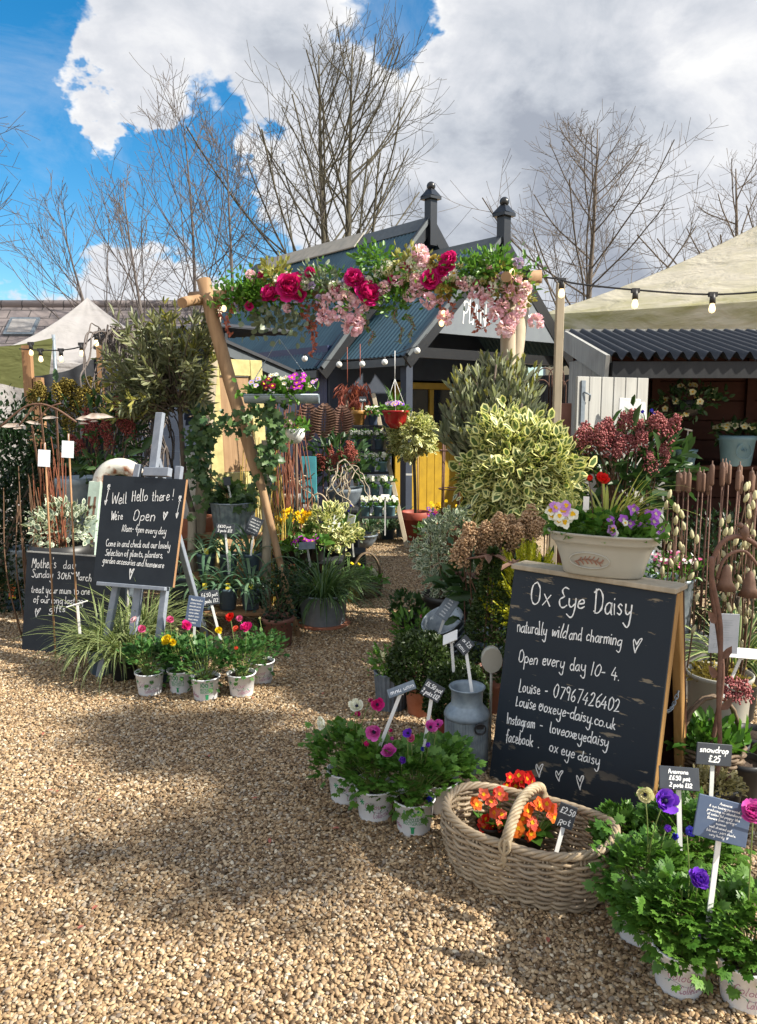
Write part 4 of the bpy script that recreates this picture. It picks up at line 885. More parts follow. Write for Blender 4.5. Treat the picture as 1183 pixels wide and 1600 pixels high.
# wall of shadowed store boards and hedge at the back left so the yard is closed in
def hedge(name, label, c, r, n, L, mats='leaf_hedge', trunk=True):
    t = thing(name, label, 'hedge', (c[0], c[1], 0)); mb = MB(); bush(mb, (0, 0, c[2]), r, n, L, L * .5, clumps=70, cr=.13, shell=.5); obj('foliage', mb, M(mats), t)
    mb = MB(); [stalk(mb, (rng.normal() * r[0] * .3, rng.normal() * r[1] * .2, 0), (rng.normal() * r[0] * .5, rng.normal() * r[1] * .3, c[2] + r[2] * .3), .012) for _ in range(9)]; obj('stem', mb, M('bark'), t); return t
q = P(10, 790, 5.6); hedge('hedge', 'dense dark evergreen hedge at the left edge behind the willow wands', (q[0] - .15, 5.7, .75), (.55, .45, .78), 9000, .035)
q = P(60, 700, 6.6); hedge('hedge', 'dark shrub mass beneath the black fabric screen', (q[0], 6.7, .6), (.7, .35, .62), 5000, .04)

# ------------------------------------------------------------ bare trees
def grow(mb, p, d, L, r, lvl, up, ang, kids, bend=.08, t0=.2):
    m = 5 if lvl < 2 else 8; pts = [p]; dd = d; 
    for i in range(m): dd = nz(dd + rv(1)[0] * bend + V3(0, 0, up * .12)); pts.append(pts[-1] + dd * L / m)
    pts = np.array(pts); rad = np.linspace(r, r * (.55 if lvl else .3), m + 1); mb.tube(pts, np.maximum(rad, .0038), 7 if lvl > 2 else (5 if lvl > 1 else 3), 0, cap=False)
    if lvl == 0: return
    for k in range(kids[lvl]):
        t = t0 + (1 - t0) * (k + .6 * rng.random()) / kids[lvl]; i = min(int(t * m), m - 1); q = pts[i] + (pts[i + 1] - pts[i]) * (t * m - i); ax = nz(pts[i + 1] - pts[i])
        s = nz(np.cross(ax, rv(1)[0])); a = ang * (.7 + .6 * rng.random()); c = nz(ax * math.cos(a) + s * math.sin(a))
        grow(mb, q, c, L * (.58 - .26 * t) * (.7 + .6 * rng.random()), r * (.48 - .2 * t), lvl - 1, up, ang, kids, bend, .12)
def bare_tree(label, px, py_top, Y, r, lean=0, stems=1, seed=1, ang=.62, up=.9, kids=(0, 6, 8, 12), spread=.25, mat='bark', t0=.25):
    global rng; keep = rng; rng = np.random.default_rng(seed); b_ = P(px, 640, Y); top = P(px, py_top, Y); t = thing('bare_tree', label, 'tree', (b_[0], Y, 0), 0, 'bare trees behind the yard')
    for k in range(stems):
        mb = MB(); d = nz(V3(lean + (k - (stems - 1) / 2) * spread, rng.normal() * .05, 1)); Lh = top[2] * (1 - .12 * abs(k - (stems - 1) / 2))
        m = 10; pts = [V3((k - (stems - 1) / 2) * .25, 0, 0)]
        dd = d
        for i in range(m): dd = nz(dd + rv(1)[0] * .035 + V3(0, 0, .04)); pts.append(pts[-1] + dd * Lh / m)
        pts = np.array(pts); mb.tube(pts, np.linspace(r, r * .10, m + 1), 8, 0); obj('trunk', mb, M(mat), t)
        mb = MB(); n = kids[3]
        for q in range(n):
            u = t0 + (.97 - t0) * (q + .5 * rng.random()) / n; i = min(int(u * m), m - 1); pp = pts[i] + (pts[i + 1] - pts[i]) * (u * m - i); ax = nz(pts[i + 1] - pts[i])
            s = nz(np.cross(ax, rv(1)[0])); a = ang * (.8 + .5 * rng.random()); grow(mb, pp, nz(ax * math.cos(a) + s * math.sin(a)), Lh * (.62 * (1 - u) + .08) * (.8 + .4 * rng.random()), r * (.30 - .20 * u), 2, up, ang, kids)
        obj('crown', mb, M(mat), t)
    rng = keep
bare_tree('tallest bare tree rising above the shed roof with two stems', 538, 20, 15.5, .12, 0, 2, 3, .80, .75, (0, 4, 5, 24), .05, 'bark_green', .34)
bare_tree('slender bare tree standing nearest the left side of the shed roof', 372, 225, 14.5, .062, -.0, 1, 5, .75, .75, (0, 4, 6, 18), .1, 'twig_grey', .36)
bare_tree('bare tree with a very thin tall leader left of the shed', 322, 185, 15.5, .065, .0, 1, 8, .75, .7, (0, 4, 6, 18), .1, 'twig_grey', .36)
bare_tree('spreading bare tree leaning left over the slate roof', 262, 250, 13.5, .06, -.32, 2, 13, .6, .5, (0, 4, 5, 12), .35, 'twig_grey', .40)
bare_tree('many stemmed bare tree above the string light beside the marquee', 908, 200, 15.5, .10, .02, 1, 21, .95, .55, (0, 5, 7, 24), .22, 'bark', .35)
bare_tree('low twiggy bare tree behind the marquee peak', 1160, 225, 21., .15, .1, 2, 34, .85, .3, (0, 4, 6, 14), .35, 'bark', .35)
0 and bare_tree('thin bare sapling between the shed finials', 735, 270, 19., .07, 0, 2, 41, .5, 1, (0, 5, 7, 14), .25, 'bark', .45)
bare_tree('bare tree reaching in from the left edge', -125, 40, 12., .10, -.05, 1, 55, .9, .15, (0, 6, 9, 18), .2, 'bark', .35)

# ============================================================ ARCH, GARLAND, LIGHTS
def build_arch():
    o = V3(0, 5.1, 0); t = thing('rustic_arch', 'rustic arch of peeled brown poles carrying the flower garland across the path', 'arch', o)
    def pole(pts, r, mat='pole_wood', n=14, tp=.88):
        p = np.array(pts) - o; 
        if len(p) == 2: p = p[0] + (p[1] - p[0]) * np.linspace(0, 1, 7)[:, None] + rng.normal(size=(7, 3)) * .004
        mb = MB(); mb.tube(p, np.linspace(r, r * tp, len(p)) if np.isscalar(r) else np.array(r), n, 0); return mb
    obj('beam', pole([P(300, 468, 5.3), P(848, 433, 4.95)], .046), M('pole_wood'), t)
    obj('cross_piece', pole([P(284, 474, 5.0), P(345, 461, 5.55)], .033), M('pole_wood'), t)
    obj('pole', pole([P(318, 437, 5.26), P(333, 500, 5.22), P(362, 605, 5.18), P(398, 725, 5.14), P(410, 765, 5.13), P(433, 860, 5.12), G(467, 997)], (.046, .045, .044, .042, .027, .023, .019)), M('pole_wood'), t)
    g = G(326, 930); obj('pole', pole([P(338, 450, 5.62), V3(g[0], 5.6, 0)], .05), M('pole_pale'), t)
    obj('pole', pole([P(793, 404, 5.05), V3(P(797, 640, 5.05)[0], 5.05, 0)], .05), M('pole_pale'), t)
    obj('pole', pole([P(822, 436, 5.35), P(806, 560, 5.2), V3(P(752, 640, 4.95)[0], 4.95, 0)], .048), M('pole_pale'), t)
    obj('cross_piece', pole([P(798, 440, 5.5), P(790, 432, 4.7)], .035), M('pole_wood'), t)
build_arch()

def build_garland():
    o = P(590, 450, 5.05); t = thing('flower_garland', 'garland of pink blossom, magenta peonies and trailing greenery along the arch beam', 'garland', o); A, B = P(340, 462, 5.27), P(835, 436, 4.97)
    at = lambda u, dx=0, dz=0, dy=-.05: A + (B - A) * u - o + V3(dx, dy, dz)
    q = lambda px, py, dy=-.08: P(px, py, 5.27 + (px - 340) / 495 * -.30 + dy) - o
    mb = MB(); n = 1500; u = rng.random(n); p = np.array([at(x) for x in u]) + rng.normal(size=(n, 3)) * V3(.04, .07, .06); place(mb, OVAL, p, nz(rv(n) + V3(0, -.4, .2)), rv(n), .045 * (.6 + .8 * rng.random(n)), .02, 0)
    obj('foliage', mb, M('leaf_lush'), t)
    mb = MB()
    for px, py, m_, k in ((395, 455, 0, 420), (375, 465, 0, 260), (500, 438, 1, 260), (585, 405, 0, 200), (600, 432, 0, 140), (770, 415, 0, 340), (735, 425, 0, 220), (620, 470, 0, 150), (555, 480, 0, 120), (432, 432, 2, 200), (640, 415, 2, 220), (790, 440, 2, 160), (805, 470, 2, 90)):
        c = q(px, py); p = c + rng.normal(size=(k, 3)) * V3(.055, .06, .045); place(mb, OVAL, p, nz(p - c + rv(k) * .05 + V3(0, 0, .03)), rv(k), .04, .022, m_)
    obj('foliage', mb, M('leaf_lush', 'leaf_grey', 'leaf_tip'), t)
    mb = MB()     # eucalyptus: round grey-green leaves hanging
    for px, py in ((400, 490), (425, 495), (440, 485), (410, 510), (455, 500), (470, 505)):
        c = q(px, py); k = 30; p = c + rng.normal(size=(k, 3)) * V3(.05, .04, .045); place(mb, OVAL, p, nz(rv(k) + V3(0, -.2, -.5)), rv(k), .045, .042, 0)
    obj('leaves', mb, M('leaf_grey'), t)
    mb = MB()     # trailing amaranth and twigs
    for px, py, ln, m_ in ((355, 455, .28, 0), (345, 460, .22, 0), (365, 450, .15, 1), (375, 442, .10, 1), (483, 480, .30, 0), (492, 470, .22, 0), (500, 470, .14, 0), (475, 470, .16, 0), (740, 470, .20, 0), (755, 475, .16, 0), (620, 480, .22, 2), (640, 490, .16, 2), (575, 500, .15, 2), (700, 460, .14, 0), (690, 470, .1, 0), (780, 470, .2, 0)):
        c = q(px, py); k = int(ln * 170); s = np.linspace(0, 1, k)[:, None]; path = c + s * V3(.02, -.03, -ln) + .02 * np.sin(s * 7 + rng.random() * 6) * V3(1, .3, 0); mb.tube(path, .0025, 4, 0); place(mb, OVAL, path, nz(rv(k) + V3(0, 0, -.6)), rv(k), .030, .018, m_)
    obj('trailing_sprays', mb, M('pet_russet', 'pet_mauve', 'leaf_grey'), t)
    def fl(kind, mats, pts):
        for px, py, r in pts:
            b_ = MB(); c = q(px, py, -.14); bloom(b_, c, V3(rng.normal() * .35, -1, .25 + rng.normal() * .25), r, kind); obj('flower', b_, M(*mats), t)
    fl('peony', ('pet_magenta', 'pet_rose'), ((453, 450, .085), (423, 461, .06), (554, 437, .062), (575, 461, .078), (703, 410, .062), (672, 439, .062), (468, 462, .045), (568, 445, .045), (690, 425, .04)))
    fl('puff', ('pet_pink', 'pet_rose'), ((656, 397, .06), (541, 470, .066), (508, 494, .06), (551, 508, .072), (652, 452, .05), (668, 470, .055), (696, 496, .052), (620, 440, .04), (650, 437, .045), (805, 443, .052), (820, 452, .045), (793, 455, .05), (790, 512, .062), (838, 503, .05), (775, 490, .05), (785, 478, .045), (812, 487, .04), (507, 470, .04), (560, 500, .05), (527, 455, .035), (600, 450, .045), (565, 478, .05), (530, 490, .05), (640, 462, .04), (722, 440, .04), (745, 455, .045), (760, 470, .045), (812, 470, .045), (800, 500, .045), (520, 462, .04), (660, 410, .045)))
    fl('puff', ('pet_white', 'pet_cream'), ((524, 447, .045), (540, 452, .04), (575, 440, .035), (630, 420, .045), (645, 412, .045), (770, 450, .045), (785, 440, .04), (435, 437, .035), (590, 425, .04), (605, 415, .035), (660, 425, .035), (478, 445, .035), (735, 440, .035)))
    fl('daisy', ('pet_white', 'pet_gold'), ((437, 457, .035), (709, 427, .036), (445, 480, .024)))
    fl('puff', ('bead_olive', 'pet_cream'), ((693, 457, .055), (680, 408, .04)))
    sml = [(365 + 455 * rng.random(), 0, .020 + .016 * rng.random()) for _ in range(46)]; sml = [(x, 452 - 22 * (x - 365) / 455 + float(np.clip(rng.normal() * 17, -20, 34)), r) for x, _, r in sml]
    fl('puff', ('pet_pink', 'pet_rose'), sml[:16]); fl('puff', ('pet_cream', 'pet_white'), sml[16:26]); fl('ranun', ('pet_magenta', 'pet_rose'), sml[26:36]); fl('puff', ('pet_mauve', 'pet_rose'), sml[36:])
    for px, py in ((350, 482), (690, 505), (693, 490), (800, 425)):
        b_ = MB(); b_.ball(q(px, py, -.16), .017, 0, 10, sz=1.3); obj('bulb', b_, M('bulb_lit'), t)
build_garland()

def festoon(label, pts, bulbs, lit=True, r=.006, br=.020, sag=.0, bmat='bulb_lit', cap=True, group='festoon lights'):
    p = np.array(pts, float); o = p[0].copy(); p = p - o; t = thing('string_light', label, 'string light', o, 0, group); q = smooth_line(p, 8); mb = MB(); mb.tube(q, r, 6); obj('cable', mb, M('wire'), t)
    for b_ in bulbs:
        c = np.array(b_) - o; mb = MB()
        if cap:
            mb.tube([c + V3(0, 0, .0), c + V3(0, 0, -.055)], [.015, .018], 10); mb.box(c + V3(0, 0, -.004), (.048, .026, .026)); so = obj('socket', mb, M('wire'), t); mb = MB()
            mb.lathe([(.009, -.052), (.016, -.07), (.020, -.088), (.016, -.104), (.0001, -.112)], 14, 0, c); obj('bulb', mb, M(bmat), so)
        else: mb.tube([c, c + V3(0, 0, -.03)], .012, 8, 1); mb.ball(c + V3(0, 0, -.055), .036, 0, 12); obj('bulb', mb, M(bmat, 'wire'), t)
q_ = lambda a, Y: P(a[0], a[1], Y)
festoon('string light with clear warm bulbs running from the arch to the right edge', [P(838, 432, 4.95), P(872, 436, 4.9), P(900, 443, 4.85), P(993, 453, 4.75), P(1115, 460, 4.65), P(1240, 452, 4.5)], [P(878, 437, 4.9), P(993, 453, 4.75), P(1114, 459, 4.65), P(822, 424, 4.9)])
festoon('string light with clear warm bulbs hung in front of the small gazebo', [P(30, 545, 6.9), P(42, 546, 6.9), P(65, 547, 6.88), P(96, 547, 6.85), P(127, 541, 6.8), P(152, 523, 6.75), P(200, 520, 6.5), P(262, 505, 6.2)], [P(48, 536, 6.9), P(63, 546, 6.88), P(95, 546, 6.85), P(127, 537, 6.8), P(150, 521, 6.78), P(195, 516, 6.5), P(247, 505, 6.3)])
g0 = V3(.337, 8.8, 2.06)
E = [P(476, 553, 9.2), P(500, 562, 9.0), P(530, 562, 8.85), P(566, 561, 8.8), P(601, 558, 8.75), P(640, 545, 8.7), P(652, 540, 8.7), P(668, 520, 8.75)]
festoon('string of round white globe lights along the shed eaves', E, [E[0], E[2], E[3], E[4], E[6]], bmat='bulb_white', cap=False, r=.005)
post = lambda px, py, Y, lb: (lambda q: tag((lambda mb: [mb.box((0, 0, q[2] / 2), (.05, .05, q[2]), None, 0, bev=.003), setattr(mb, 'o', obj('timber_post', mb, M('pole_pale')))][1] or mb.o)(MB()), lb, 'post') )(P(px, py, Y))
o_ = post(876, 443, 5.2, 'thin square brown post holding up the string light beside the arch'); o_.location = (P(876, 443, 5.2)[0], 5.2, 0)

# hanging half-round gutter planter
def build_gutter():
    a, b_ = P(385, 622, 5.0), P(497, 622, 4.95); c = (a + b_) / 2; t = thing('hanging_planter', 'long half-round galvanised gutter planter of primroses hanging by chains from the arch', 'planter', c); L = np.linalg.norm(b_ - a); r = .055; mb = MB()
    th = np.linspace(math.pi, 2 * math.pi, 15); pr = np.concatenate([np.stack([r * np.cos(th), r * np.sin(th) + .02], 1), np.stack([(r - .005) * np.cos(th[::-1]), (r - .005) * np.sin(th[::-1]) + .02], 1)]); n = len(pr)
    v = np.concatenate([np.stack([np.full(n, s * L / 2), pr[:, 0], pr[:, 1]], 1) for s in (-1, 1)]); mb.add(v, [(i, (i + 1) % n, (i + 1) % n + n, i + n) for i in range(n)], 0, True)
    for s in (-1, 1): mb.poly([(s * L / 2, y, z) for y, z in np.stack([r * np.cos(th), r * np.sin(th) + .02], 1)], .004, (s, 0, 0))
    mb.tube([(-L / 2, -r, .02), (L / 2, -r, .02)], .006, 8); mb.tube([(-L / 2, r, .02), (L / 2, r, .02)], .006, 8); tr = obj('trough', mb, M('galvanised_dull'), t)
    mb = MB(); mb.grid(lambda u, v_: np.stack([(u - .5) * L * .97, (v_ - .5) * r * 1.7, u * 0 + .005], -1), 12, 3); obj('soil', mb, M('soil'), tr)
    mb = MB(); bush(mb, (0, 0, .045), (L * .47, .055, .04), 420, .045, .026, OVAL, clumps=30, cr=.22, up=.5); obj('foliage', mb, M('leaf_lush'), t)
    for px, py, r_, k, m_ in ((393, 597, .022, 'pansy', 'pet_mauve'), (403, 592, .02, 'pansy', 'pet_mauve'), (400, 602, .02, 'pansy', 'pet_mauve'), (412, 600, .026, 'prim', 'pet_dark'), (420, 592, .024, 'prim', 'pet_dark'), (426, 603, .024, 'prim', 'pet_dark'), (416, 606, .022, 'prim', 'pet_dark'), (424, 587, .02, 'daisy', 'pet_white'), (438, 592, .02, 'daisy', 'pet_white'), (446, 590, .018, 'daisy', 'pet_white'), (444, 599, .017, 'daisy', 'pet_white'), (432, 585, .016, 'daisy', 'pet_white'),
                          (456, 590, .026, 'prim', 'pet_purple'), (464, 598, .026, 'prim', 'pet_purple'), (472, 593, .026, 'prim', 'pet_purple'), (468, 604, .026, 'prim', 'pet_purple'), (459, 605, .024, 'prim', 'pet_purple'), (461, 585, .022, 'prim', 'pet_purple'), (475, 586, .02, 'prim', 'pet_purple'), (489, 597, .016, 'pansy', 'pet_lilac'), (494, 594, .015, 'pansy', 'pet_lilac'), (484, 603, .015, 'pansy', 'pet_cream')):
        mb = MB(); bloom(mb, P(px, py, 4.93 - rng.random() * .05) - c, (rng.normal() * .3, -.8, .7), r_, k); obj('flower', mb, M(m_, 'pet_gold'), t)
    for pa, pb in ((P(493, 607, 4.95), P(437, 530, 5.1)), (P(389, 607, 5.03), P(434, 532, 5.12))):
        mb = MB(); d = pb - pa; k = int(np.linalg.norm(d) / .016)
        for i in range(k): q = pa - c + d * (i + .5) / k; mb.tube([q - d / k * .75, q + d / k * .75], .0028, 5)
        obj('chain', mb, M('galvanised'), t)
build_gutter()

# ============================================================ LEFT GROUP
def board_plane(bl, br, yl, yr, lean):
    a = P(bl[0], bl[1], yl); b_ = P(br[0], br[1], yr); x = nz(b_ - a); n = nz(V3(x[1], -x[0], 0)); return Plane(a, x, V3(0, 0, math.cos(lean)) - n * math.sin(lean)), np.linalg.norm(b_ - a)
def px_write(mb, pl, s, a, b_, hpx, w, z, k=1.0):
    A, B = pl.hit(*a), pl.hit(*b_); H = np.linalg.norm(pl.hit(a[0], a[1] - hpx) - A); write(mb, s, A, B, H, lambda q: pl.at(q, z), w)
def heart(mb, pl, x0, x1, y0, y1, w, z):
    A = pl.hit(x0, y1); B = pl.hit(x1, y1); H = np.linalg.norm(pl.hit(x0, y0) - A); write(mb, '*', A, B, H * 1.15, lambda q: pl.at(q, z), w)
def loc_plane(pl): return Plane(V3(0, 0, 0), pl.x, pl.y)

def build_easel():
    pl, W = board_plane((149, 908), (273, 918), 4.30, 4.12, R(15)); tl, tr = pl.hit(165, 743), pl.hit(294, 750); H = (tl[1] + tr[1]) / 2; o = pl.o * V3(1, 1, 0); sh = tl[0] * .5
    rel = lambda q, z: pl.at(V3(*q), z) - o; n = pl.n; Mx = pl.M()
    t = thing('easel', 'grey painted wooden display easel holding the Well Hello there chalkboard', 'easel', o)
    def leg(name, a, b_, w=.04, th=.03): mb = MB(); mb.beam(a, b_, w, th, 0, up=n, bev=.003); obj(name, mb, M('easel_grey'), t)
    gz = lambda q, z: (lambda p: p - pl.y * (p[2] / pl.y[2]))(pl.at(V3(*q), z)) - o
    L0, L1, Lc = pl.hit(212, 724), pl.hit(269, 727), pl.hit(246, 643)
    leg('leg', gz((W * .16, 0), -.03), rel(L0, -.03)); leg('leg', gz((W * .84, 0), -.03), rel(L1 + V3(.03, 0), -.03)); leg('leg', rel((W * .52, -.28), -.03), rel(Lc, -.03), .05)
    leg('leg', V3(*(pl.at(V3(W * .5, H), -.03) - n * .55)[:2], 0) - o, rel((W * .52, H + .12), -.06))
    mb = MB(); mb.box(rel((W * .5, -.012), .012), (W * .86, .022, .05), Mx, 0, bev=.003); obj('ledge', mb, M('easel_grey'), t)
    mb = MB(); c = pl.hit(247, 738); mb.box(rel(c, .005), (.17, .05, .04), Mx, 0, bev=.003); obj('clamp', mb, M('easel_grey'), t)
    b = thing('chalkboard', 'tall chalkboard on the grey easel reading Well Hello there', 'chalkboard', o); mb = MB(); th = .018
    v = [rel(q, z) for z in (0, th) for q in ((0, 0), (W, 0), (tr[0], tr[1]), (tl[0], tl[1]))]; mb.add(v, [(4, 5, 6, 7), (3, 2, 1, 0)], 0, False); mb.add(v, [(0, 1, 5, 4), (1, 2, 6, 5), (2, 3, 7, 6), (3, 0, 4, 7)], 1, False); bd = obj('board', mb, M('chalkboard', 'batten_brown'), b)
    mb = MB(); w = .0048; pl2 = Plane(pl.o, pl.x, pl.y); z = th + .0012; tmp = MB()
    for s, a, c, h in (("Well", (177, 788), (202, 787), 17), ("Hello", (209, 784), (234, 783), 18), ("there !", (240, 784), (275, 782), 16), ("We're", (176.6, 813.3), (195, 812.6), 13.6), ("Open", (210.4, 813.3), (246, 815), 17), ("10am- 4pm every day", (193.5, 830.6), (262.9, 835.6), 10.8),
                    ("Come in and check out our lovely", (168.5, 853.3), (269.3, 857.9), 10.5), ("Selection of plants, planters,", (167.3, 868), (257.8, 872.3), 10), ("garden accesories and homeware", (163.7, 879.4), (259.3, 888), 9.5)): px_write(mb, pl, s, a, c, h, w * .9 if h > 11 else w * .72, z)
    heart(mb, pl, 257, 265, 799, 812.6, w, z); heart(mb, pl, 204, 212, 888, 904.6, w, z)
    A = pl.hit(167, 780); write(mb, '#', A, pl.hit(176, 780), .085, lambda q: pl.at(q, z), w * .8); A = pl.hit(278, 800); write(mb, '#', A, pl.hit(287, 800), .085, lambda q: pl.at(q, z), w * .8)
    mb.v = [x - o for x in mb.v]; obj('lettering', mb, M('chalk'), bd)
build_easel()
def build_mothers():
    a, b_ = G(35, 1016), G(192, 1034); pl = Plane(a, b_ - a, V3(0, 0, 1)); n = pl.n; pl = Plane(a, b_ - a, V3(0, 0, math.cos(.16)) - n * math.sin(.16)); W = np.linalg.norm(b_ - a); tl = pl.hit(35, 862); o = a
    t = thing('chalkboard', 'low wide chalkboard on the gravel announcing Mothers day Sunday 30th March', 'chalkboard', o); mb = MB(); Mx = pl.M(); H = tl[1]
    mb.box(pl.at(V3(W / 2, H / 2), 0) - o, (W, H, .016), Mx, 0, bev=.002); bd = obj('board', mb, M('chalkboard'), t)
    mb = MB(); mb.box(pl.at(V3(W / 2, H + .004), -.004) - o, (W, .008, .03), Mx, 0); obj('frame', mb, M('grey_plank'), t)
    mb = MB(); z = .0095; w = .0042
    for s, p, q, h in (("Mother's", (51, 887), (90, 888), 15), ("day", (100, 888), (120, 889), 14), ("Sunday", (51, 902), (85, 903), 12.5), ("30th", (91, 904), (113, 905), 11), ("March", (118, 905), (145, 908.5), 12), ("treat your mum to one", (50, 925.7), (143, 929), 11.5), ("of our long lasting", (53.7, 941), (132, 944), 11), ("gifts", (78, 955), (104, 956), 10)): px_write(mb, pl, s, p, q, h, w, z)
    heart(mb, pl, 55, 64, 949, 963, w, z); mb.v = [x - o for x in mb.v]; obj('lettering', mb, M('chalk'), bd)
build_mothers()
# upright letter plank H O and teal letter sign L
def letter_sign(label, pts, Y0, Y1, wpx, dpt, mat, letters, lean, cap=None, side=None, lm='rust'):
    (x0, y0), (x1, y1) = pts; a, b_ = P(x0, y0, Y0), P(x1, y1, Y1); t = thing('letter_sign', label, 'letter sign', (a[0], a[1], max(a[2], 0))); o = V3(a[0], a[1], max(a[2], 0)); w = wpx * Y0 / F; up = nz(b_ - a); H = np.linalg.norm(b_ - a); x = nz(V3(1, lean, 0)); pl = Plane(a - o, x, up); mb = MB(); mb.box(pl.at(V3(w / 2, H / 2), -dpt / 2), (w, H, dpt), pl.M(), 0, bev=.006); p = obj('plank', mb, M(mat), t)
    mb = MB()
    for s, f0, f1 in letters:
        h = (f1 - f0) * H; wd = GL[s][0] + .5
        for st in GL[s][1]:
            q = smooth_line(st); q = np.stack([w * .5 + (q[:, 0] - wd / 2) * w * .15, f0 * H + q[:, 1] / 8 * h], 1); ribbon(mb, q, .016, lambda k: pl.at(k, .002))
    obj('lettering', mb, M(lm), p); return t
letter_sign('pale mint letter plank spelling H O standing left of the easel', ((125, 880), (148, 752)), 4.95, 5.1, 22, .10, 'mint_paint', (('H', .54, .80), ('O', .10, .36)), -.15)
letter_sign('teal painted letter plank with a dark serif L leaning by the willow stems', ((470, 786), (467, 713)), 6.6, 6.7, 26, .08, 'teal_paint', (('L', .52, .82), ('O', .08, .36)), .12, lm='black_gloss')
def build_arch_stone():
    a = P(165, 752, 5.15); t = thing('letter_sign', 'curved rust stained white metal letter top behind the chalkboard', 'letter sign', a); mb = MB(); th = np.linspace(math.pi, .15 * math.pi, 16); r = .135
    mb.tube(np.stack([r * np.cos(th) + .10, 0 * th, r * np.sin(th) * .9 - .02], 1), .055, 8); mb.box((-.035, 0, -.12), (.1, .09, .25)); obj('curve', mb, M('rust_white'), t); mb = MB(); mb.box((0, .05, -a[2] / 2 - .1), (.2, .03, a[2] - .2)); obj('stand', mb, M('grey_plank'), t)
m, t, b = newmat('rust_white'); co = t.n('ShaderNodeTexCoord').outputs['Object']; t.l(t.mix(t.mr(t.noise(co, 11, 5), .48, .6), (.60, .60, .54), (.24, .085, .035)), b.inputs['Base Color']); b.inputs['Roughness'].default_value = .7
build_arch_stone()

# ---------------- potted plants kit
WH = ('white_pot',)
def parsley(t, r, z, h, n, mats, spread=1.0, trail=12, L=.036, name='foliage'):
    h *= .62; spread *= .80; L *= .72; n = int(n * 1.25)
    mb = MB(); p, o, k = clumped((0, 0, z + h * .35), (r * spread, r * spread, h * .65), int(n * 1.9), 34, .17, .5, -.25)
    d = nz(o * V3(1, 1, .5) + V3(0, 0, .25) + rv(len(p)) * .45); place(mb, PARS, p, d, nz(V3(0, 0, 1) + o * .5 + rv(len(p)) * .35), L * (.65 + .7 * rng.random(len(p))), None, 0, (k % 7) / 14 + rng.random(len(p)) * .5)
    for i in range(trail):
        a = rng.random() * 6.28; c = V3(math.cos(a), math.sin(a), 0) * r * (.8 + .3 * rng.random()) + V3(0, 0, z - .01 - .05 * rng.random()); place(mb, PARS, c[None], V3(math.cos(a), math.sin(a), -.9)[None], V3(math.cos(a), math.sin(a), .6)[None], L * 1.1, None, 0)
    f = obj(name, mb, mats, t); mb = MB()
    for i in range(0, n, 5): a = rng.random() * 6.28; mb.tube([V3(math.cos(a), math.sin(a), 0) * r * .35 + V3(0, 0, z - .02), (p[i] + V3(0, 0, z)) * V3(.55, .55, .5), p[i]], .0016, 4, 0, cap=False)
    obj('stem', mb, M('stem_green'), f)
def flowers_at(t, org, lst, stemmat='stem_green', Lst=.0022, root_z=.12, spread=.4):
    for px, py, Y, r, kind, m_, *rest in lst:
        cm = rest[0] if rest else 'pet_gold'; c = P(px, py, Y) - org; nr = V3(rng.normal() * .35, -.75, .75 + rng.normal() * .2) if len(rest) < 2 else V3(*rest[1])
        mb = MB(); bloom(mb, c, nr, r, kind); f = obj('flower', mb, M(m_, cm), t)
        if stemmat: mb = MB(); stalk(mb, V3(c[0] * spread, c[1] * spread, root_z), c, Lst, 0, .06); obj('stem', mb, M(stemmat), f)
def white_potted(name, label, cat, px, py, fol, n, flowers, az=(-1.6,), styles=(0,), hf=.26, r=.076, h=.125, spread=2.15, group=None, L=.036, trail=9, rr=0.0):
    g = G(px, py); org = V3(g[0], g[1] + r * .75, 0); t = thing(name, label, cat, org, 0, group); p = pot(t, 'white', r, h, M(*WH))
    for a_, s_ in zip(az, styles): pot_print(p, r, h, a_, s_)
    parsley(t, r, h, hf, n, M(fol), spread, trail, L)
    ym = np.mean([f[2] for f in flowers]); flowers_at(t, org, [(f[0], f[1], org[1] - .03 + (f[2] - ym) * .45, f[3] * org[1] / f[2], *f[4:]) for f in flowers], root_z=h); return t
GR = 'ranunculus in white pots'
white_potted('potted_ranunculus', 'leftmost white pot of ranunculus with two pale pink buds', 'potted plant', 230, 1090, 'leaf_ranunculus', 230, ((210, 969, 4.0, .019, 'ranun', 'pet_pink'), (222, 983, 3.93, .021, 'ranun', 'pet_rose')), (-1.55,), (0,), group=GR)
white_potted('potted_ranunculus', 'white pot of ranunculus with one big yellow bloom', 'potted plant', 279, 1086, 'leaf_ranunculus', 230, ((262, 1001, 3.92, .030, 'ranun', 'pet_yellow'), (270, 1004, 3.93, .018, 'ranun', 'pet_yellow'), (266, 969, 4.1, .021, 'ranun', 'pet_rose'), (277, 985, 4.0, .013, 'bud', 'pet_cream')), (-1.6,), (1,), r=.07, group=GR)
white_potted('potted_ranunculus', 'frontmost white ranunculus pot with green recycling print and one magenta bloom', 'potted plant', 318, 1098, 'leaf_ranunculus', 190, ((290, 978, 3.96, .027, 'ranun', 'pet_magenta'), (299, 996, 3.96, .014, 'bud', 'pet_cream'), (320, 990, 3.95, .012, 'bud', 'leaf_tip')), (-1.25,), (1,), group=GR)
white_potted('potted_ranunculus', 'white ranunculus pot with a large magenta bloom and coral buds', 'potted plant', 375, 1092, 'leaf_ranunculus', 190, ((385, 981, 3.98, .030, 'ranun', 'pet_magenta'), (369, 983, 3.99, .017, 'ranun', 'pet_coral'), (369, 1015, 3.9, .017, 'bud', 'pet_coral'), (342, 985, 3.98, .019, 'ranun', 'pet_yellow'), (360, 965, 4.1, .024, 'ranun', 'pet_red')), (-1.55,), (0,), group=GR)
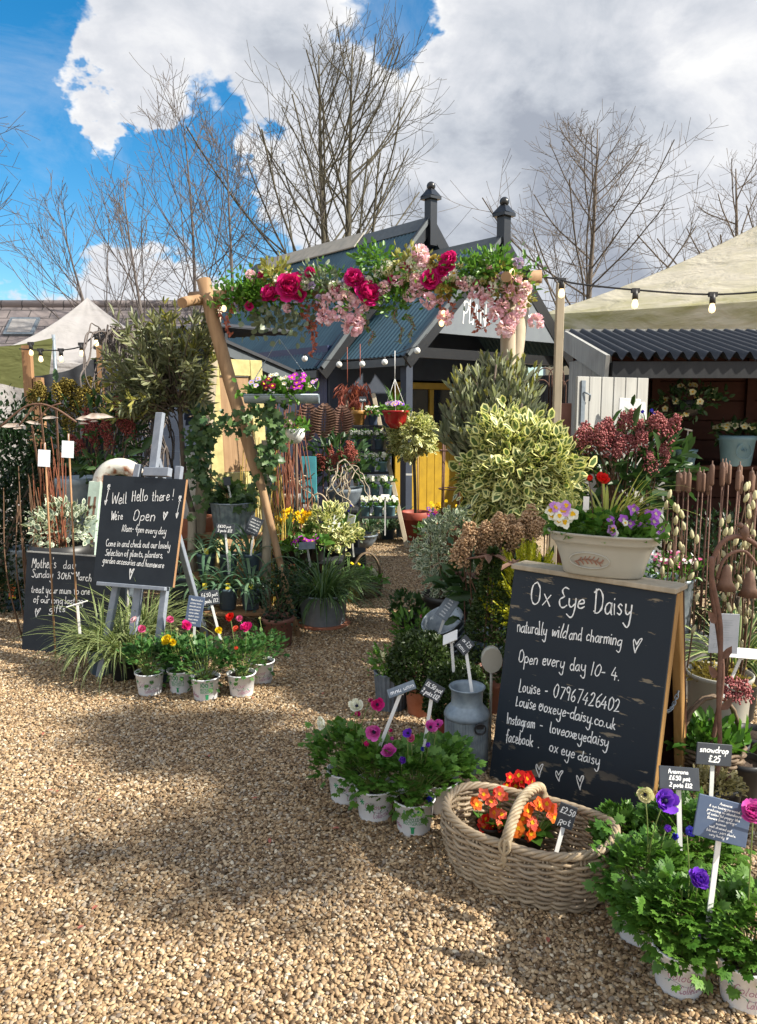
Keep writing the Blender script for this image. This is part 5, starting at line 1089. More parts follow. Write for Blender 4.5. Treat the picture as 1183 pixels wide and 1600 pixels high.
white_potted('potted_ranunculus', 'rightmost white ranunculus pot half hidden at the back with a cream bud', 'potted plant', 407, 1071, 'leaf_ranunculus', 150, ((406, 967, 4.15, .012, 'bud', 'pet_cream'), (374, 967, 4.2, .017, 'ranun', 'pet_rose')), (-1.5,), (0,), r=.072, group=GR)
def strap_pot(name, label, cat, org, kind, r, h, potmats, n, L, W, mats, elev=(45, 85), droop=1.6, edge=None, group=None, r0=None, extra=None):
    t = thing(name, label, cat, org, 0, group); pot(t, kind, r, h, potmats); mb = MB(); straps(mb, (0, 0, h * .86), n, L, W, r * .7 if r0 is None else r0, elev, droop, 7, 0, edge); obj('foliage', mb, mats, t); return t
g = G(158, 1062); g[1] += .08
strap_pot('potted_sedge', 'cream edged sedge in dark pot spilling over the Mothers day board', 'potted plant', g + V3(-.03, .03, 0), 'plastic', .085, .15, M('blue_pot'), 230, .34, .009, M('strap_green', 'strap_cream'), (30, 84), 1.6, 1, 'sedges in dark pots')
g = G(188, 1068); g[1] += .08
strap_pot('potted_sedge', 'cream edged sedge in dark pot nearest the white ranunculus pots', 'potted plant', g, 'plastic', .085, .15, M('black_pot'), 200, .33, .009, M('strap_green', 'strap_cream'), (30, 84), 1.6, 1, 'sedges in dark pots')
g = G(222, 1040); g[1] += .08
strap_pot('potted_sedge', 'cream edged sedge growing up before the easel legs', 'potted plant', g, 'plastic', .085, .15, M('black_pot'), 190, .40, .009, M('strap_green', 'strap_cream'), (40, 85), 1.4, 1, 'sedges in dark pots')
for px, py, lb in ((255, 1072, 'dark blue grey pot tucked behind the yellow ranunculus'), (302, 1070, 'dark pot of green shoots behind the frontmost ranunculus')):
    g = G(px, py); g[1] += .08; t_ = thing('potted_ranunculus', lb, 'potted plant', g, 0, 'dark pots behind the ranunculus'); pot(t_, 'plastic', .075, .13, M('blue_pot')); parsley(t_, .075, .13, .18, 140, M('leaf_ranunculus'), 1.7, 4)
SQ = lambda k, m_=9: ['mnumun unm' [:m_] for _ in range(k)]
price_label('blue slate care label with many lines of white writing among the ranunculus', P(302, 1030, 4.05), P(305, 955, 4.05), .092, .162, ['Ranunculus'] + ['unmu mnu', 'mnum unm', 'unm mnun', 'mnu unm', 'numn umn', 'mun mnu', 'unmn'], (-.15, -1, .25), -.10, 'slate_blue', .0015)
price_label('black label reading 6.50 pot beside the blue slate label', P(345, 1000, 4.15), P(328, 934, 4.2), .105, .08, ['£6.50 pot', '3 pots £12'], (.05, -1, .2), .12, pen=.0022)
price_label('cream edged label seen side on in the sedge', P(125, 990, 4.1), P(121, 945, 4.1), .12, .006, [], (-.2, -.5, .85), .55, 'white_plastic')

# stepped stand of poles with six blue grey pots and the zinc tub of ivy
def build_stand():
    o = V3(P(360, 950, 5.1)[0], 5.1, 0); t = thing('plant_stand', 'stepped plant stand of rough poles holding pots of strappy plants', 'plant stand', o); r = lambda px, py, Y: P(px, py, Y) - o
    for a, b_ in (((415, 688), (416, 978)), ((300, 800), (296, 968))):
        mb = MB(); g = G(*b_); mb.tube([r(a[0], a[1], g[1] + .10), (r(a[0], a[1], g[1] + .10) + g - o) / 2 + V3(.006, 0, 0), g - o], [.028, .031, .033], 10); obj('pole', mb, M('pole_pale'), t)
    for y0, Y in ((952, 5.06), (897, 5.32), (834, 5.56)):
        z = P(350, y0, Y)[2]; mb = MB(); x0, x1 = P(296, y0, Y)[0], P(420, y0, Y)[0]
        for k in (-.05, .05): mb.box(((x0 + x1) / 2 - o[0], Y - o[1] + k, z - .012), (x1 - x0, .09, .022), None, 0, bev=.003)
        obj('shelf_slats', mb, M('batten_brown'), t)
        mb = MB(); mb.box((x0 - o[0] + .05, Y + .05 - o[1], (z - .024) / 2), (.05, .05, z - .024)); mb.box((x1 - o[0] - .05, Y + .05 - o[1], (z - .024) / 2), (.05, .05, z - .024)); obj('leg', mb, M('dark_timber'), t)
build_stand()
lo = P(350, 951, 5.06)[2]; mi = P(350, 896, 5.32)[2]; hi = P(350, 834, 5.56)[2]
for k, (px, Y, z, lb) in enumerate(((319, 5.06, lo, 'left pot of strappy leaves on the lowest step of the stand'), (355, 5.06, lo, 'middle pot of strappy leaves on the lowest step of the stand'), (391, 5.06, lo, 'right pot on the lowest step with long arching leaves'), (323, 5.32, mi, 'left pot of strappy leaves on the middle step of the stand'), (357, 5.32, mi, 'middle step pot behind the black price label'), (393, 5.32, mi, 'right pot on the middle step under the tilted dark label'))):
    org = V3(P(px, 900, Y)[0], Y, z); t_ = strap_pot('potted_agapanthus', lb, 'potted plant', org, 'plastic', .07, .148, M('blue_pot'), 26 if k != 2 else 30, .30 if k != 2 else .40, .021, M('strap_blue'), (25, 85), 1.9, None, 'blue grey pots on the stepped stand', .03)
    mb = MB(); M_ = np.array([[1, 0, 0], [0, .95, -.3], [0, .3, .95]]).T; mb.box((.015, -.055, .165), (.03, .004, .045), M_); obj('picture_tag', mb, M('yellow_card'), t_)
price_label('black label reading 6.50 pot 3 pots 12 on the middle step', P(358, 900, 5.1), P(352, 826, 5.12), .125, .065, ['£6.50 pot', '3 pots £12'], (0, -1, .2), -.06, pen=.003)
price_label('dark tilted care label leaning on the stand pole', P(392, 868, 5.2), P(397, 822, 5.2), .095, .125, ['mnu unm', 'unmn mu', 'mnum un', 'unm mnu', 'mun unm'], (.1, -1, .3), -.42, pen=.0014)
def ivy_on(mb, paths, n, L=.05, sd=.035):
    for p in paths:
        q = smooth_line(np.array(p, float), 6); k = rng.integers(0, len(q), n); pp = q[k] + rng.normal(size=(n, 3)) * sd; place(mb, IVY, pp, nz(rv(n) * .7 + V3(0, -.25, -.55)), nz(V3(.25, -1, .5) + rv(n) * .5), L * (.55 + .8 * rng.random(n)))
def build_ivy():
    org = V3(P(366, 832, 5.56)[0], 5.56, hi); t = thing('potted_ivy', 'fluted zinc tub of ivy on top of the stepped stand', 'potted plant', org); pot(t, 'flute', .165, .235, M('galvanised'))
    mb = MB(); mb.tube(np.stack([.168 * np.cos(np.linspace(0, 6.283, 40)), .168 * np.sin(np.linspace(0, 6.283, 40)), np.full(40, .235)], 1), .007, 8); obj('rim', mb, M('galvanised'), t)
    mb = MB(); r_ = lambda px, py, Y: P(px, py, Y) - org
    bush(mb, (0, 0, .27), (.17, .15, .07), 240, .055, .055, IVY, clumps=26, cr=.2, up=-.1, flat=.5)
    ivy_on(mb, [[r_(330, 770, 5.5), r_(315, 740, 5.45), r_(308, 700, 5.4), r_(320, 670, 5.4)], [r_(405, 760, 5.3), r_(420, 720, 5.05), r_(432, 680, 5.0), r_(425, 640, 5.0)], [r_(330, 670, 5.1), r_(365, 660, 5.0), r_(395, 648, 4.98), r_(425, 650, 5.0), r_(430, 690, 5.02), r_(420, 730, 5.0)], [r_(300, 660, 5.4), r_(320, 690, 5.4), r_(312, 640, 5.4), r_(308, 800, 5.3)]], 120, .05, .04)
    obj('foliage', mb, M('leaf_ivy'), t); mb = MB()
    for p in ([r_(366, 780, 5.56), r_(325, 735, 5.45), r_(315, 670, 5.4), r_(365, 660, 5.3), r_(400, 645, 5.25)], [r_(366, 780, 5.56), r_(420, 735, 5.4), r_(430, 680, 5.35), r_(425, 640, 5.3)]): mb.tube(smooth_line(np.array(p)), .005, 5)
    obj('stem', mb, M('stem_brown'), t)
build_ivy()
price_label('small black label in the zinc ivy tub', P(364, 792, 5.45), P(355, 752, 5.45), .05, .06, [], (.1, -1, .2), .1)
# olive tree behind the easel
def build_olive():
    g = V3(P(290, 640, 5.5)[0], 5.5, 0); t = thing('potted_olive_tree', 'bushy olive tree in blue grey pot behind the easel', 'tree', g); pot(t, 'plastic', .2, .34, M('blue_pot')); r_ = lambda px, py, Y=5.5: P(px, py, Y) - g
    mb = MB(); tr = [V3(0, 0, .3), V3(.03, 0, .7), V3(-.02, 0, 1.0), r_(280, 620)]; mb.tube(smooth_line(np.array(tr)), np.linspace(.026, .016, 16), 8); obj('trunk', mb, M('bark'), t); mb = MB(); lf = MB()
    for k in range(170):
        f = rng.random(); tgt = (r_(205 + 135 * rng.random(), 488 + 160 * rng.random()) if f < .6 else r_(172 + 90 * rng.random(), 545 + 110 * rng.random())) + V3(0, rng.normal() * .22, 0)
        if k < 14: tgt = r_(*((256, 470), (275, 480), (262, 490), (160, 572), (180, 583), (198, 596), (230, 515), (305, 505), (320, 520), (240, 500), (170, 600), (285, 500), (190, 610), (335, 560))[k])
        a = r_(278, 640) + (tgt - r_(278, 640)) * .25 + rv(1)[0] * .05; path = smooth_line(np.array([a, (a + tgt) / 2 + rv(1)[0] * .04 + V3(0, 0, .02), tgt]), 6); mb.tube(path, np.linspace(.006, .002, len(path)), 4, cap=False)
        m_ = 22; u = (.25 + .75 * rng.random(m_)) * (len(path) - 1); i = u.astype(int).clip(0, len(path) - 2); p = path[i] + (path[i + 1] - path[i]) * (u - i)[:, None]; dd = nz(path[i + 1] - path[i]); place(lf, OVAL, p, nz(dd * .8 + rv(m_) * .75), rv(m_), .088 * (.7 + .5 * rng.random(m_)), .018, 0 if k > 26 else 1, rng.random() * .4 + .6 * rng.random(m_))
    obj('branch', mb, M('bark'), t); obj('foliage', lf, M('leaf_olive', 'leaf_tip'), t)
build_olive()
# red skimmia, greenish skimmia at the back left
def skimmia(label, org, potk, pr, ph, pm, cz, r, heads, hm, leafn, hs=.05, group='skimmias', L=.085, n=90):
    t = thing('potted_skimmia', label, 'potted plant', org, 0, group)
    if potk: pot(t, potk, pr, ph, pm)
    mb = MB(); bush(mb, (0, 0, cz), r, leafn, L, L * .36, OVAL, clumps=45, cr=.16, up=.3, shell=.45); obj('foliage', mb, M('leaf_skimmia'), t); mb = MB()
    for h_ in heads: stalk(mb, (rng.normal() * .04, rng.normal() * .04, ph * .8), np.array(h_) * V3(.9, .9, 1) - V3(0, 0, .02), .005)
    obj('stem', mb, M('stem_brown'), t)
    for h_ in heads: mb = MB(); s = hs * (.8 + .45 * rng.random()); beads(mb, V3(*h_) - V3(0, 0, s * .6), (rng.normal() * .2, -.3 + rng.normal() * .2, 1), s * .72, s * 1.6, n * 2, 0, s * .12); obj('flower', mb, M(hm), t)
    return t
g = V3(P(170, 700, 5.4)[0], 5.4, 0); skimmia('red budded skimmia rising behind the letter plank', g, 'tub', .2, .55, M('zinc_dark'), 1.25, (.26, .2, .30), [P(px, py, 5.3 + .1 * rng.random()) - g for px, py in ((190, 640), (200, 650), (182, 633), (205, 672), (165, 668), (150, 690), (138, 672), (172, 690), (120, 690), (150, 668), (140, 650), (125, 700), (195, 662))], 'bead_red', 300, .055)
g = V3(P(120, 640, 6.3)[0], 6.3, 0); skimmia('yellow green budded skimmia below the black fabric screen', g, 'plastic', .25, .35, M('black_pot'), 1.2, (.42, .3, .42), [P(px, py, 6.1 + .2 * rng.random()) - g for px, py in ((65, 612), (110, 606), (145, 606), (95, 612), (135, 622), (75, 625), (55, 622), (100, 640), (120, 635), (110, 665), (150, 620), (140, 640), (160, 622), (95, 608), (118, 608))], 'bead_olive', 420, .075)
# wisteria-like dried vine hanging at the store corner
def vine(label, cx, cy, Y, wpx, hpx, n, mat='twig_grey'):
    c = P(cx, cy, Y); t = MB(); w = wpx * Y / F; h = hpx * Y / F
    for k in range(n):
        p = [V3(rng.normal() * w * .3, rng.normal() * .1, h * .5 + rng.normal() * .05)]; d = V3(rng.normal() * .6, rng.normal() * .3, -.4)
        for i in range(11): d = nz(d + rv(1)[0] * .75 + V3(0, 0, -.30)); p.append(p[-1] + d * h / 8)
        p = np.array(p); p[:, 0] = p[:, 0].clip(-w * .55, w * .55); t.tube(smooth_line(p, 4), .004 + .004 * rng.random(), 4, cap=False)
    o = obj('dried_vine', t, M(mat)); o.location = c; tag(o, label, 'climber', 'tangled grey vine stems'); return o
vine('tangled grey climber hanging from the wavy roof edge', 192, 580, 6.2, 55, 120, 60); vine('tangled pale climber trailing beside the tall easel post', 226, 670, 6.0, 50, 120, 60)
# metal leaf garland stakes, paper tags, wands at the left edge
def build_metal_stakes():
    o = V3(P(80, 660, 4.5)[0], 4.5, 0); t = thing('metal_leaf_stake', 'rusty metal garden stakes with pale leaf shaped blades arching over wires', 'garden stake', o); r_ = lambda px, py, Y=4.5: P(px, py, Y) - o
    mb = MB(); mb.tube(smooth_line(np.array([r_(0, 667), r_(35, 638), r_(62, 631), r_(90, 640), r_(120, 660)])), .006, 6); mb.tube(smooth_line(np.array([r_(30, 665), r_(50, 640), r_(62, 631)])), .005, 6); mb.tube(smooth_line(np.array([r_(60, 658), r_(75, 638), r_(95, 630)])), .005, 6); mb.tube([r_(62, 631), G(92, 900) - o + V3(0, .0, 0)], .006, 6); mb.tube([r_(88, 640), G(100, 905) - o], .006, 6); mb.tube([r_(50, 665), G(85, 890) - o], .006, 6); obj('rod', mb, M('rust_pale'), t); mb = MB()
    for px, py, ax, L in ((2, 667, 1, .13), (40, 659, 1, .09), (20, 670, 1, .06), (66, 654, 1, .09), (118, 655, 1, .14), (130, 652, 1, .17), (122, 661, .5, .06), (140, 659, .9, .05)): place(mb, OVAL, r_(px, py)[None], V3(1, .1, rng.normal() * .12), V3(.25 * rng.normal(), -1, .5), L, L * .22, 0)
    obj('leaf_blade', mb, M('pale_metal'), t)
plain('pale_metal', (.55, .50, .45), (.36, .28, .23), .5, 30, metal=.3)
build_metal_stakes()
for px, py, lb in ((69, 716, 'lower white swing tag hanging on the bamboo wands'), (106, 702, 'upper white swing tag hanging on the bamboo wands')):
    c = P(px, py, 4.48); mb = MB(); mb.box((0, 0, 0), (.066, .003, .098), None, 0); mb.tube([(0, 0, .048), (.003, 0, .09)], .0012, 4); o = obj('swing_tag', mb, M('paper')); o.location = c; o.rotation_euler = (0, .08, .2); tag(o, lb, 'tag', 'white swing tags')
    mb = MB(); a = c + V3(.0, .02, .09); mb.tube([(0, 0, 0), V3(P(px + 10, 890, a[1])[0], a[1], 0) - a], .0055, 7); w_ = obj('bamboo_wand', mb, M('batten_brown')); w_.location = a; tag(w_, lb.replace('white swing tag hanging on the bamboo wands', 'bamboo wand carrying a white swing tag'), 'wand', 'bamboo wands at the left')
def wands(label, px0, px1, pyt, Y, n, mat, base=(0, 0), name='willow_wands', spread=.5, bend=.06, catk=None):
    c = G((px0 + px1) / 2, 900); c = V3(P((px0 + px1) / 2, 640, Y)[0], Y, 0); mb = MB(); ck = MB(); zt = P(px0, pyt, Y)[2]; w = (px1 - px0) * Y / F
    for k in range(n):
        top = V3((rng.random() - .5) * w, rng.normal() * .05, zt * (.7 + .35 * rng.random())); b_ = V3(top[0] * spread, rng.normal() * .03, 0); p = smooth_line(np.array([b_, (b_ + top) / 2 + rv(1)[0] * bend, top]), 5); mb.tube(p, np.linspace(.006, .003, len(p)), 5, cap=False)
    o = obj(name, mb, M(mat)); o.location = c; tag(o, label, 'willow stems'); return o
wands('red brown bundle of bare willow wands at the left', 40, 95, 690, 5.0, 26, 'stem_red')
wands('brown twiggy wands crossing the hedge at the far left edge', -10, 60, 720, 4.9, 12, 'stem_brown')
# galvanised planter and dark pot with white-leaved plant
g = V3(P(126, 800, 5.6)[0], 5.6, 0); t_ = thing('galvanised_planter', 'tall galvanised planter with ring handle behind the white leaved plant', 'planter', g); pot(t_, 'tub', .17, P(126, 745, 5.6)[2], M('galvanised_dull'))
g = V3(P(98, 850, 4.95)[0], 4.95, 0); t_ = thing('potted_euonymus', 'white variegated shrub in low black pot behind the Mothers day board', 'potted plant', g); zz = P(98, 862, 4.95)[2] + .06; pot(t_, 'plastic', .2, zz, M('black_pot')); mb = MB(); bush(mb, (0, 0, zz + .10), (.19, .16, .16), 620, .04, .022, VARI, 0, 35, .17); obj('foliage', mb, M('pitto_green', 'pitto_cream'), t_); mb = MB(); [stalk(mb, (0, 0, zz - .02), rv(1)[0] * .12 + V3(0, 0, zz + .12), .003) for _ in range(10)]; obj('stem', mb, M('stem_brown'), t_)
g = V3(P(36, 860, 5.7)[0], 5.7, 0); t_ = thing('galvanised_bucket', 'pale zinc bucket half hidden behind the Mothers day board', 'bucket', g); pot(t_, 'tub', .12, P(36, 855, 5.7)[2], M('galvanised_dull'))
g = G(18, 958); g[1] += .1; t_ = strap_pot('potted_grass', 'tan dried grass in dark pot with orange picture card at the left edge', 'potted plant', g, 'plastic', .095, .15, M('blue_pot'), 230, .22, .004, M('dry_grass'), (40, 88), 1.0); mb = MB(); mb.box((.015, -.1, .17), (.052, .004, .11), None, 0); obj('picture_card', mb, M('orange_card'), t_); mb = MB(); mb.box((.015, -.103, .118), (.052, .004, .014), None, 0); obj('card_band', mb, M('yellow_card'), t_)
# terracotta pot by the stand pole, log round, blue pot behind
g = G(432, 1018); g[1] += .1; t_ = thing('terracotta_pot', 'dull terracotta pot of dark box behind the stand pole', 'potted plant', g); pot(t_, 'plastic', .105, .2, M('terracotta_dull')); mb = MB(); bush(mb, (0, 0, .32), (.13, .13, .20), 900, .022, .013, clumps=30, cr=.2); obj('foliage', mb, M('leaf_hedge'), t_); mb = MB(); [stalk(mb, (0, 0, .17), rv(1)[0] * .1 + V3(0, 0, .32), .003) for _ in range(8)]; obj('stem', mb, M('stem_brown'), t_)
g = V3(P(300, 830, 5.7)[0], 5.75, 0); t_ = thing('terracotta_pot', 'tall orange terracotta pot half hidden between the easel and the stand', 'pot', g); pot(t_, 'terra', .15, .7, M('terracotta'))
# old cream yellow door leaning by the arch
def build_old_door():
    a = P(338, 862, 6.0); b_ = P(424, 862, 6.3); o = V3(a[0], a[1], 0); x = nz(V3(*(b_ - a)[:2], 0)); w = np.linalg.norm((b_ - a)[:2]); n = V3(x[1], -x[0], 0); top = P(385, 560, 6.15)[2]; t = thing('old_door', 'old panelled door in flaking cream yellow paint standing behind the arch pole', 'door', o); pl = Plane(V3(0, 0, 0), x, V3(0, 0, 1) - n * .06); H = top; Mx = pl.M(); mb = MB()
    bx = lambda m_, x0, x1, z0, z1, th, z: m_.box(pl.at(V3((x0 + x1) / 2, (z0 + z1) / 2), z), (x1 - x0, z1 - z0, th), Mx, 0, bev=.004)
    s = .11
    bx(mb, 0, s, 0, H, .04, 0); bx(mb, w - s, w, 0, H, .04, 0)
    for z0, z1 in ((0, .2), (.85, 1.0), (H - .13, H)): bx(mb, s + .002, w - s - .002, z0, z1, .04, 0)
    obj('frame', mb, M('cream_yellow_paint'), t); mb = MB(); bx(mb, s + .004, w - s - .004, 1.004, H - .134, .012, -.008); bx(mb, s + .004, w - s - .004, .204, .846, .012, -.008); obj('panel', mb, M('pole_wood'), t)
build_old_door()
mb = MB(); c = P(300, 708, 5.75); mb.lathe([(.0001, -c[2]), (.09, -c[2]), (.09, -.05), (.085, .03), (.0001, .03)], 20, 0); mb.lathe([(.088, .031), (.088, .055), (.0001, .06)], 20, 1); o = obj('white_tub', mb, M('white_plastic', 'slate_blue')); o.location = c; tag(o, 'white tub with blue lid behind the pale arch pole', 'tub')
wands('red and orange dogwood stems bundled right of the arch pole', 428, 474, 615, 6.4, 44, 'stem_red', spread=.55, bend=.16)
wands('yellow willow stems bundled in front of the old cream door', 375, 440, 690, 5.8, 26, 'stem_yellow', spread=.7, bend=.08)

# ============================================================ PATH AND MIDDLE DISTANCE
def Gz(px, py, dy=0.0): g = G(px, py); return V3(g[0], g[1] + dy, 0)
def at_(px, Y, z=0.0): return V3(P(px, 640, Y)[0], Y, z)
def zat(px, py, Y): return P(px, py, Y)[2]
def simple_plant(name, label, cat, org, kind, r, h, pm, fol, group=None, fm=('leaf_lush',), flowers=(), stems=8, fh=.1):
    t = thing(name, label, cat, org, 0, group); pot(t, kind, r, h, M(pm)); mb = MB(); fol(mb, h); obj('foliage', mb, M(*fm), t)
    if stems: mb = MB(); [stalk(mb, rv(1)[0] * V3(r * .3, r * .3, 0) + V3(0, 0, h * .85), rv(1)[0] * V3(r, r, .03) + V3(0, 0, h + fh), .003) for _ in range(stems)]; obj('stem', mb, M('stem_brown'), t)
    if flowers: flowers_at(t, np.array(org, float), flowers, root_z=h)
    return t
# big zinc tub of strappy grass, with the small basket and pots beside it
g = Gz(502, 990, .22); strap_pot('planted_tub', 'wide oval galvanised tub overflowing with grassy leaves beside the path', 'planter', g, 'tub', .175, .235, M('galvanised_dull'), 420, .34, .010, M('strap_green'), (20, 85), 1.5, r0=.16)
mb = MB(); mb.lathe([(.0001, 0), (.17, 0), (.19, .03), (.18, .035), (.0001, .03)], 28); o = obj('pot_saucer', mb, M('terracotta')); o.location = g - V3(0, .0, .012); tag(o, 'terracotta saucer under the wide galvanised tub', 'saucer')
def loop_basket(label, org, r, h, hh, mat='wicker', rot=0., flowers=(), fol=True):
    t = thing('basket', label, 'basket', org, rot); mb = MB(); n = 20
    for k in range(int(h / .014)):
        z = .01 + k * .014; rr = r * (.8 + .2 * z / h); th = np.linspace(0, 2 * math.pi, 61); mb.tube(np.stack([(rr + .006 * np.sin(th * 10 + k * math.pi)) * np.cos(th), (rr + .006 * np.sin(th * 10 + k * math.pi)) * np.sin(th), z + 0 * th], 1), .0075, 5, cap=False)
    mb.lathe([(.0001, .008), (r * .8, .008)], 24); obj('woven_body', mb, M(mat), t); mb = MB(); th = np.linspace(0, math.pi, 18)
    for s in (-.006, .006): mb.tube(np.stack([r * np.cos(th), s + .004 * np.sin(th * 14), h + (hh - h) * np.sin(th)], 1), .0075, 6)
    obj('handle', mb, M(mat), t)
    if fol: mb = MB(); mb.disc((0, 0, h * .75), r * .92, 16); obj('soil', mb, M('soil'), t); mb = MB(); bush(mb, (0, 0, h), (r * .9, r * .9, .06), 240, .05, .025, OVAL, clumps=20, cr=.2); obj('foliage', mb, M('leaf_lush'), t)
    flowers_at(t, np.array(org, float), flowers, root_z=h * .8); return t
g = Gz(572, 938, .12); loop_basket('round wicker basket with tall hoop handle holding white flowers beside the path', g, .13, .14, .36, 'wicker_dark', .5, ((578, 895, g[1] - .05, .03, 'puff', 'pet_white'), (585, 899, g[1] - .03, .022, 'puff', 'pet_white'), (560, 880, g[1], .015, 'prim', 'pet_yellow'), (548, 878, g[1], .015, 'prim', 'pet_yellow')))
g = Gz(545, 945, .1); strap_pot('potted_grass', 'short grassy plant in mossy pot between the zinc tub and the hoop basket', 'potted plant', g, 'terra', .11, .15, M('moss'), 160, .24, .009, M('strap_green'), (25, 85), 1.5)
# low bench with daffodils, primroses, variegated shrub
def bench(label, px0, px1, py, Y, d=.4, mat='dark_timber', name='display_bench'):
    z = zat(px0, py, Y); a, b_ = at_(px0, Y), at_(px1, Y); c = (a + b_) / 2; t = thing(name, label, 'bench', c); mb = MB(); w = b_[0] - a[0]; k = max(3, int(d / .1))
    for i in range(k): mb.box((0, -d / 2 + (i + .5) * d / k, z - .015), (w, d / k - .008, .03), None, 0, bev=.004)
    obj('top', mb, M(mat), t)
    for sx in (-1, 1):
        for sy in (-1, 1): mb = MB(); mb.box((sx * (w / 2 - .04), sy * (d / 2 - .05), (z - .03) / 2), (.05, .05, z - .03)); obj('leg', mb, M(mat), t)
    return z
z1 = bench('low dark bench carrying daffodils and purple primroses behind the zinc tub', 428, 535, 868, 5.95)
def daff(label, px, Y, z, n=9, h=.2):
    org = at_(px, Y, z); t = thing('potted_daffodils', label, 'potted plant', org, 0, 'daffodils'); pot(t, 'plastic', .085, .11, M('black_pot')); mb = MB(); straps(mb, (0, 0, .1), 46, h * 1.1, .012, .05, (60, 88), .6); obj('foliage', mb, M('strap_green'), t)
    for k in range(n): c = V3(rng.normal() * .05, rng.normal() * .05 - .02, .1 + h * (.8 + .4 * rng.random())); mb = MB(); bloom(mb, c, (rng.normal() * .6, -1, .2), .030, 'daff'); f = obj('flower', mb, M('pet_yellow', 'pet_gold'), t); mb = MB(); stalk(mb, (c[0] * .4, c[1] * .4, .1), c + V3(0, .01, -.005), .003); obj('stem', mb, M('stem_green'), f)
daff('taller clump of yellow daffodils left on the low dark bench', 444, 5.9, z1, 11, .22); daff('smaller clump of yellow daffodils nearer the middle of the low dark bench', 476, 6.0, z1, 8, .20)
def prim_pot(label, org, col, n=12, r=.06, pm='black_pot', eye='pet_gold', group='potted primroses', fr=.024, kind='prim', pk='plastic', h=None, fol='leaf_lush'):
    h = h or r * 1.4; t = thing('potted_primrose', label, 'potted plant', org, 0, group); pot(t, pk, r, h, M(pm)); mb = MB(); bush(mb, (0, 0, h + .01), (r * 1.35, r * 1.35, .035), 70, .06, .032, OVAL, clumps=16, cr=.2); obj('foliage', mb, M(fol), t)
    for k in range(n): a = rng.random() * 6.28; q = r * 1.05 * math.sqrt(rng.random()); mb = MB(); bloom(mb, (q * math.cos(a), q * math.sin(a), h + .035 + (.04 * (1 - q / r / 1.1)) + rng.random() * .015), (math.cos(a) * .4, math.sin(a) * .4 - .4, .9), fr, kind); obj('flower', mb, M(col, eye), t)
    return t
for px, Y, col, lb in ((452, 5.80, 'pet_dark', 'dark wine primrose below the taller daffodils'), (468, 5.72, 'pet_purple', 'purple primrose in front of the daffodils on the low bench'), (491, 5.78, 'pet_purple', 'purple primrose right of the daffodils beside the variegated shrub')): prim_pot(lb, at_(px, Y, z1), col, 14, .075)
simple_plant('potted_euonymus', 'cream variegated shrub right of the purple primroses', 'potted plant', at_(517, 6.05, z1 * .6), 'plastic', .12, .2, 'black_pot', lambda mb, h: bush(mb, (0, 0, h + .13), (.2, .17, .19), 620, .05, .028, VARI, 0, 34, .16), None, ('vari_green', 'vari_cream'))
price_label('grey blank label leaning over the big zinc tub', at_(482, 5.5, .36), P(480, 853, 5.4), .12, .055, [], (-.2, -1, .5), .1, 'zinc_dark')
for px, py, w, h, rl, lb in ((347 / 1.0 * 0 + 520, 816, .10, .15, .5, 'tilted white card standing among the bench plants'), (548, 818, .07, .15, -.15, 'upright white card right of the bench plants')): price_label(lb, at_(px + 4, 6.2, .3), P(px, py, 6.2), w, h, [], (.1 if rl > 0 else -.5, -1, .2), rl, 'paper', group='blank white cards on the bench')
simple_plant('potted_hyacinth', 'wicker pot of blue grape hyacinths behind the white cards', 'potted plant', at_(541, 6.5, .32), 'terra', .08, .14, 'wicker', lambda mb, h: straps(mb, (0, 0, h * .8), 60, .2, .012, .05, (55, 88), .6), None, ('leaf_lush',), [(px, py, 6.45, .014, 'bud', 'pet_blue') for px, py in ((534, 790), (541, 787), (549, 792), (537, 797), (545, 800))], 0)
mb = MB(); mb.box((0, 0, .15), (.32, .3, .30), None, 0, bev=.01); o = obj('wooden_crate', mb, M('dark_timber')); o.location = at_(541, 6.5); tag(o, 'dark crate under the wicker hyacinth pot', 'crate')
simple_plant('potted_succulent', 'low wide dark bowl of succulents at the end of the gravel path', 'potted plant', Gz(565, 862, .2), 'round', .17, .16, 'zinc_dark', lambda mb, h: bush(mb, (0, 0, h), (.17, .17, .07), 300, .045, .028, OVAL, clumps=26, cr=.15), None, ('leaf_grey',), (), 0)
simple_plant('potted_heather', 'black pot of dark purple flowers left of the daffodil bench', 'potted plant', at_(450, 5.45, 0), 'plastic', .12, .2, 'black_pot', lambda mb, h: bush(mb, (0, 0, h + .12), (.14, .14, .16), 500, .03, .015, OVAL, clumps=26, cr=.18), None, ('leaf_skimmia',))
for px, py, Y, lb in ((556, 790, 6.9, 'arched cane basket handle hoop among the bench plants'),):
    loop_basket('cane basket with high pale hoop handle behind the daffodil bench', at_(496, 6.6, .28), .13, .14, .50, 'wicker', 0)
mb = MB(); mb.box((0, 0, .13), (.36, .3, .26), None, 0, bev=.01); o = obj('wooden_crate', mb, M('dark_timber')); o.location = at_(496, 6.6); tag(o, 'dark crate under the cane basket', 'crate')
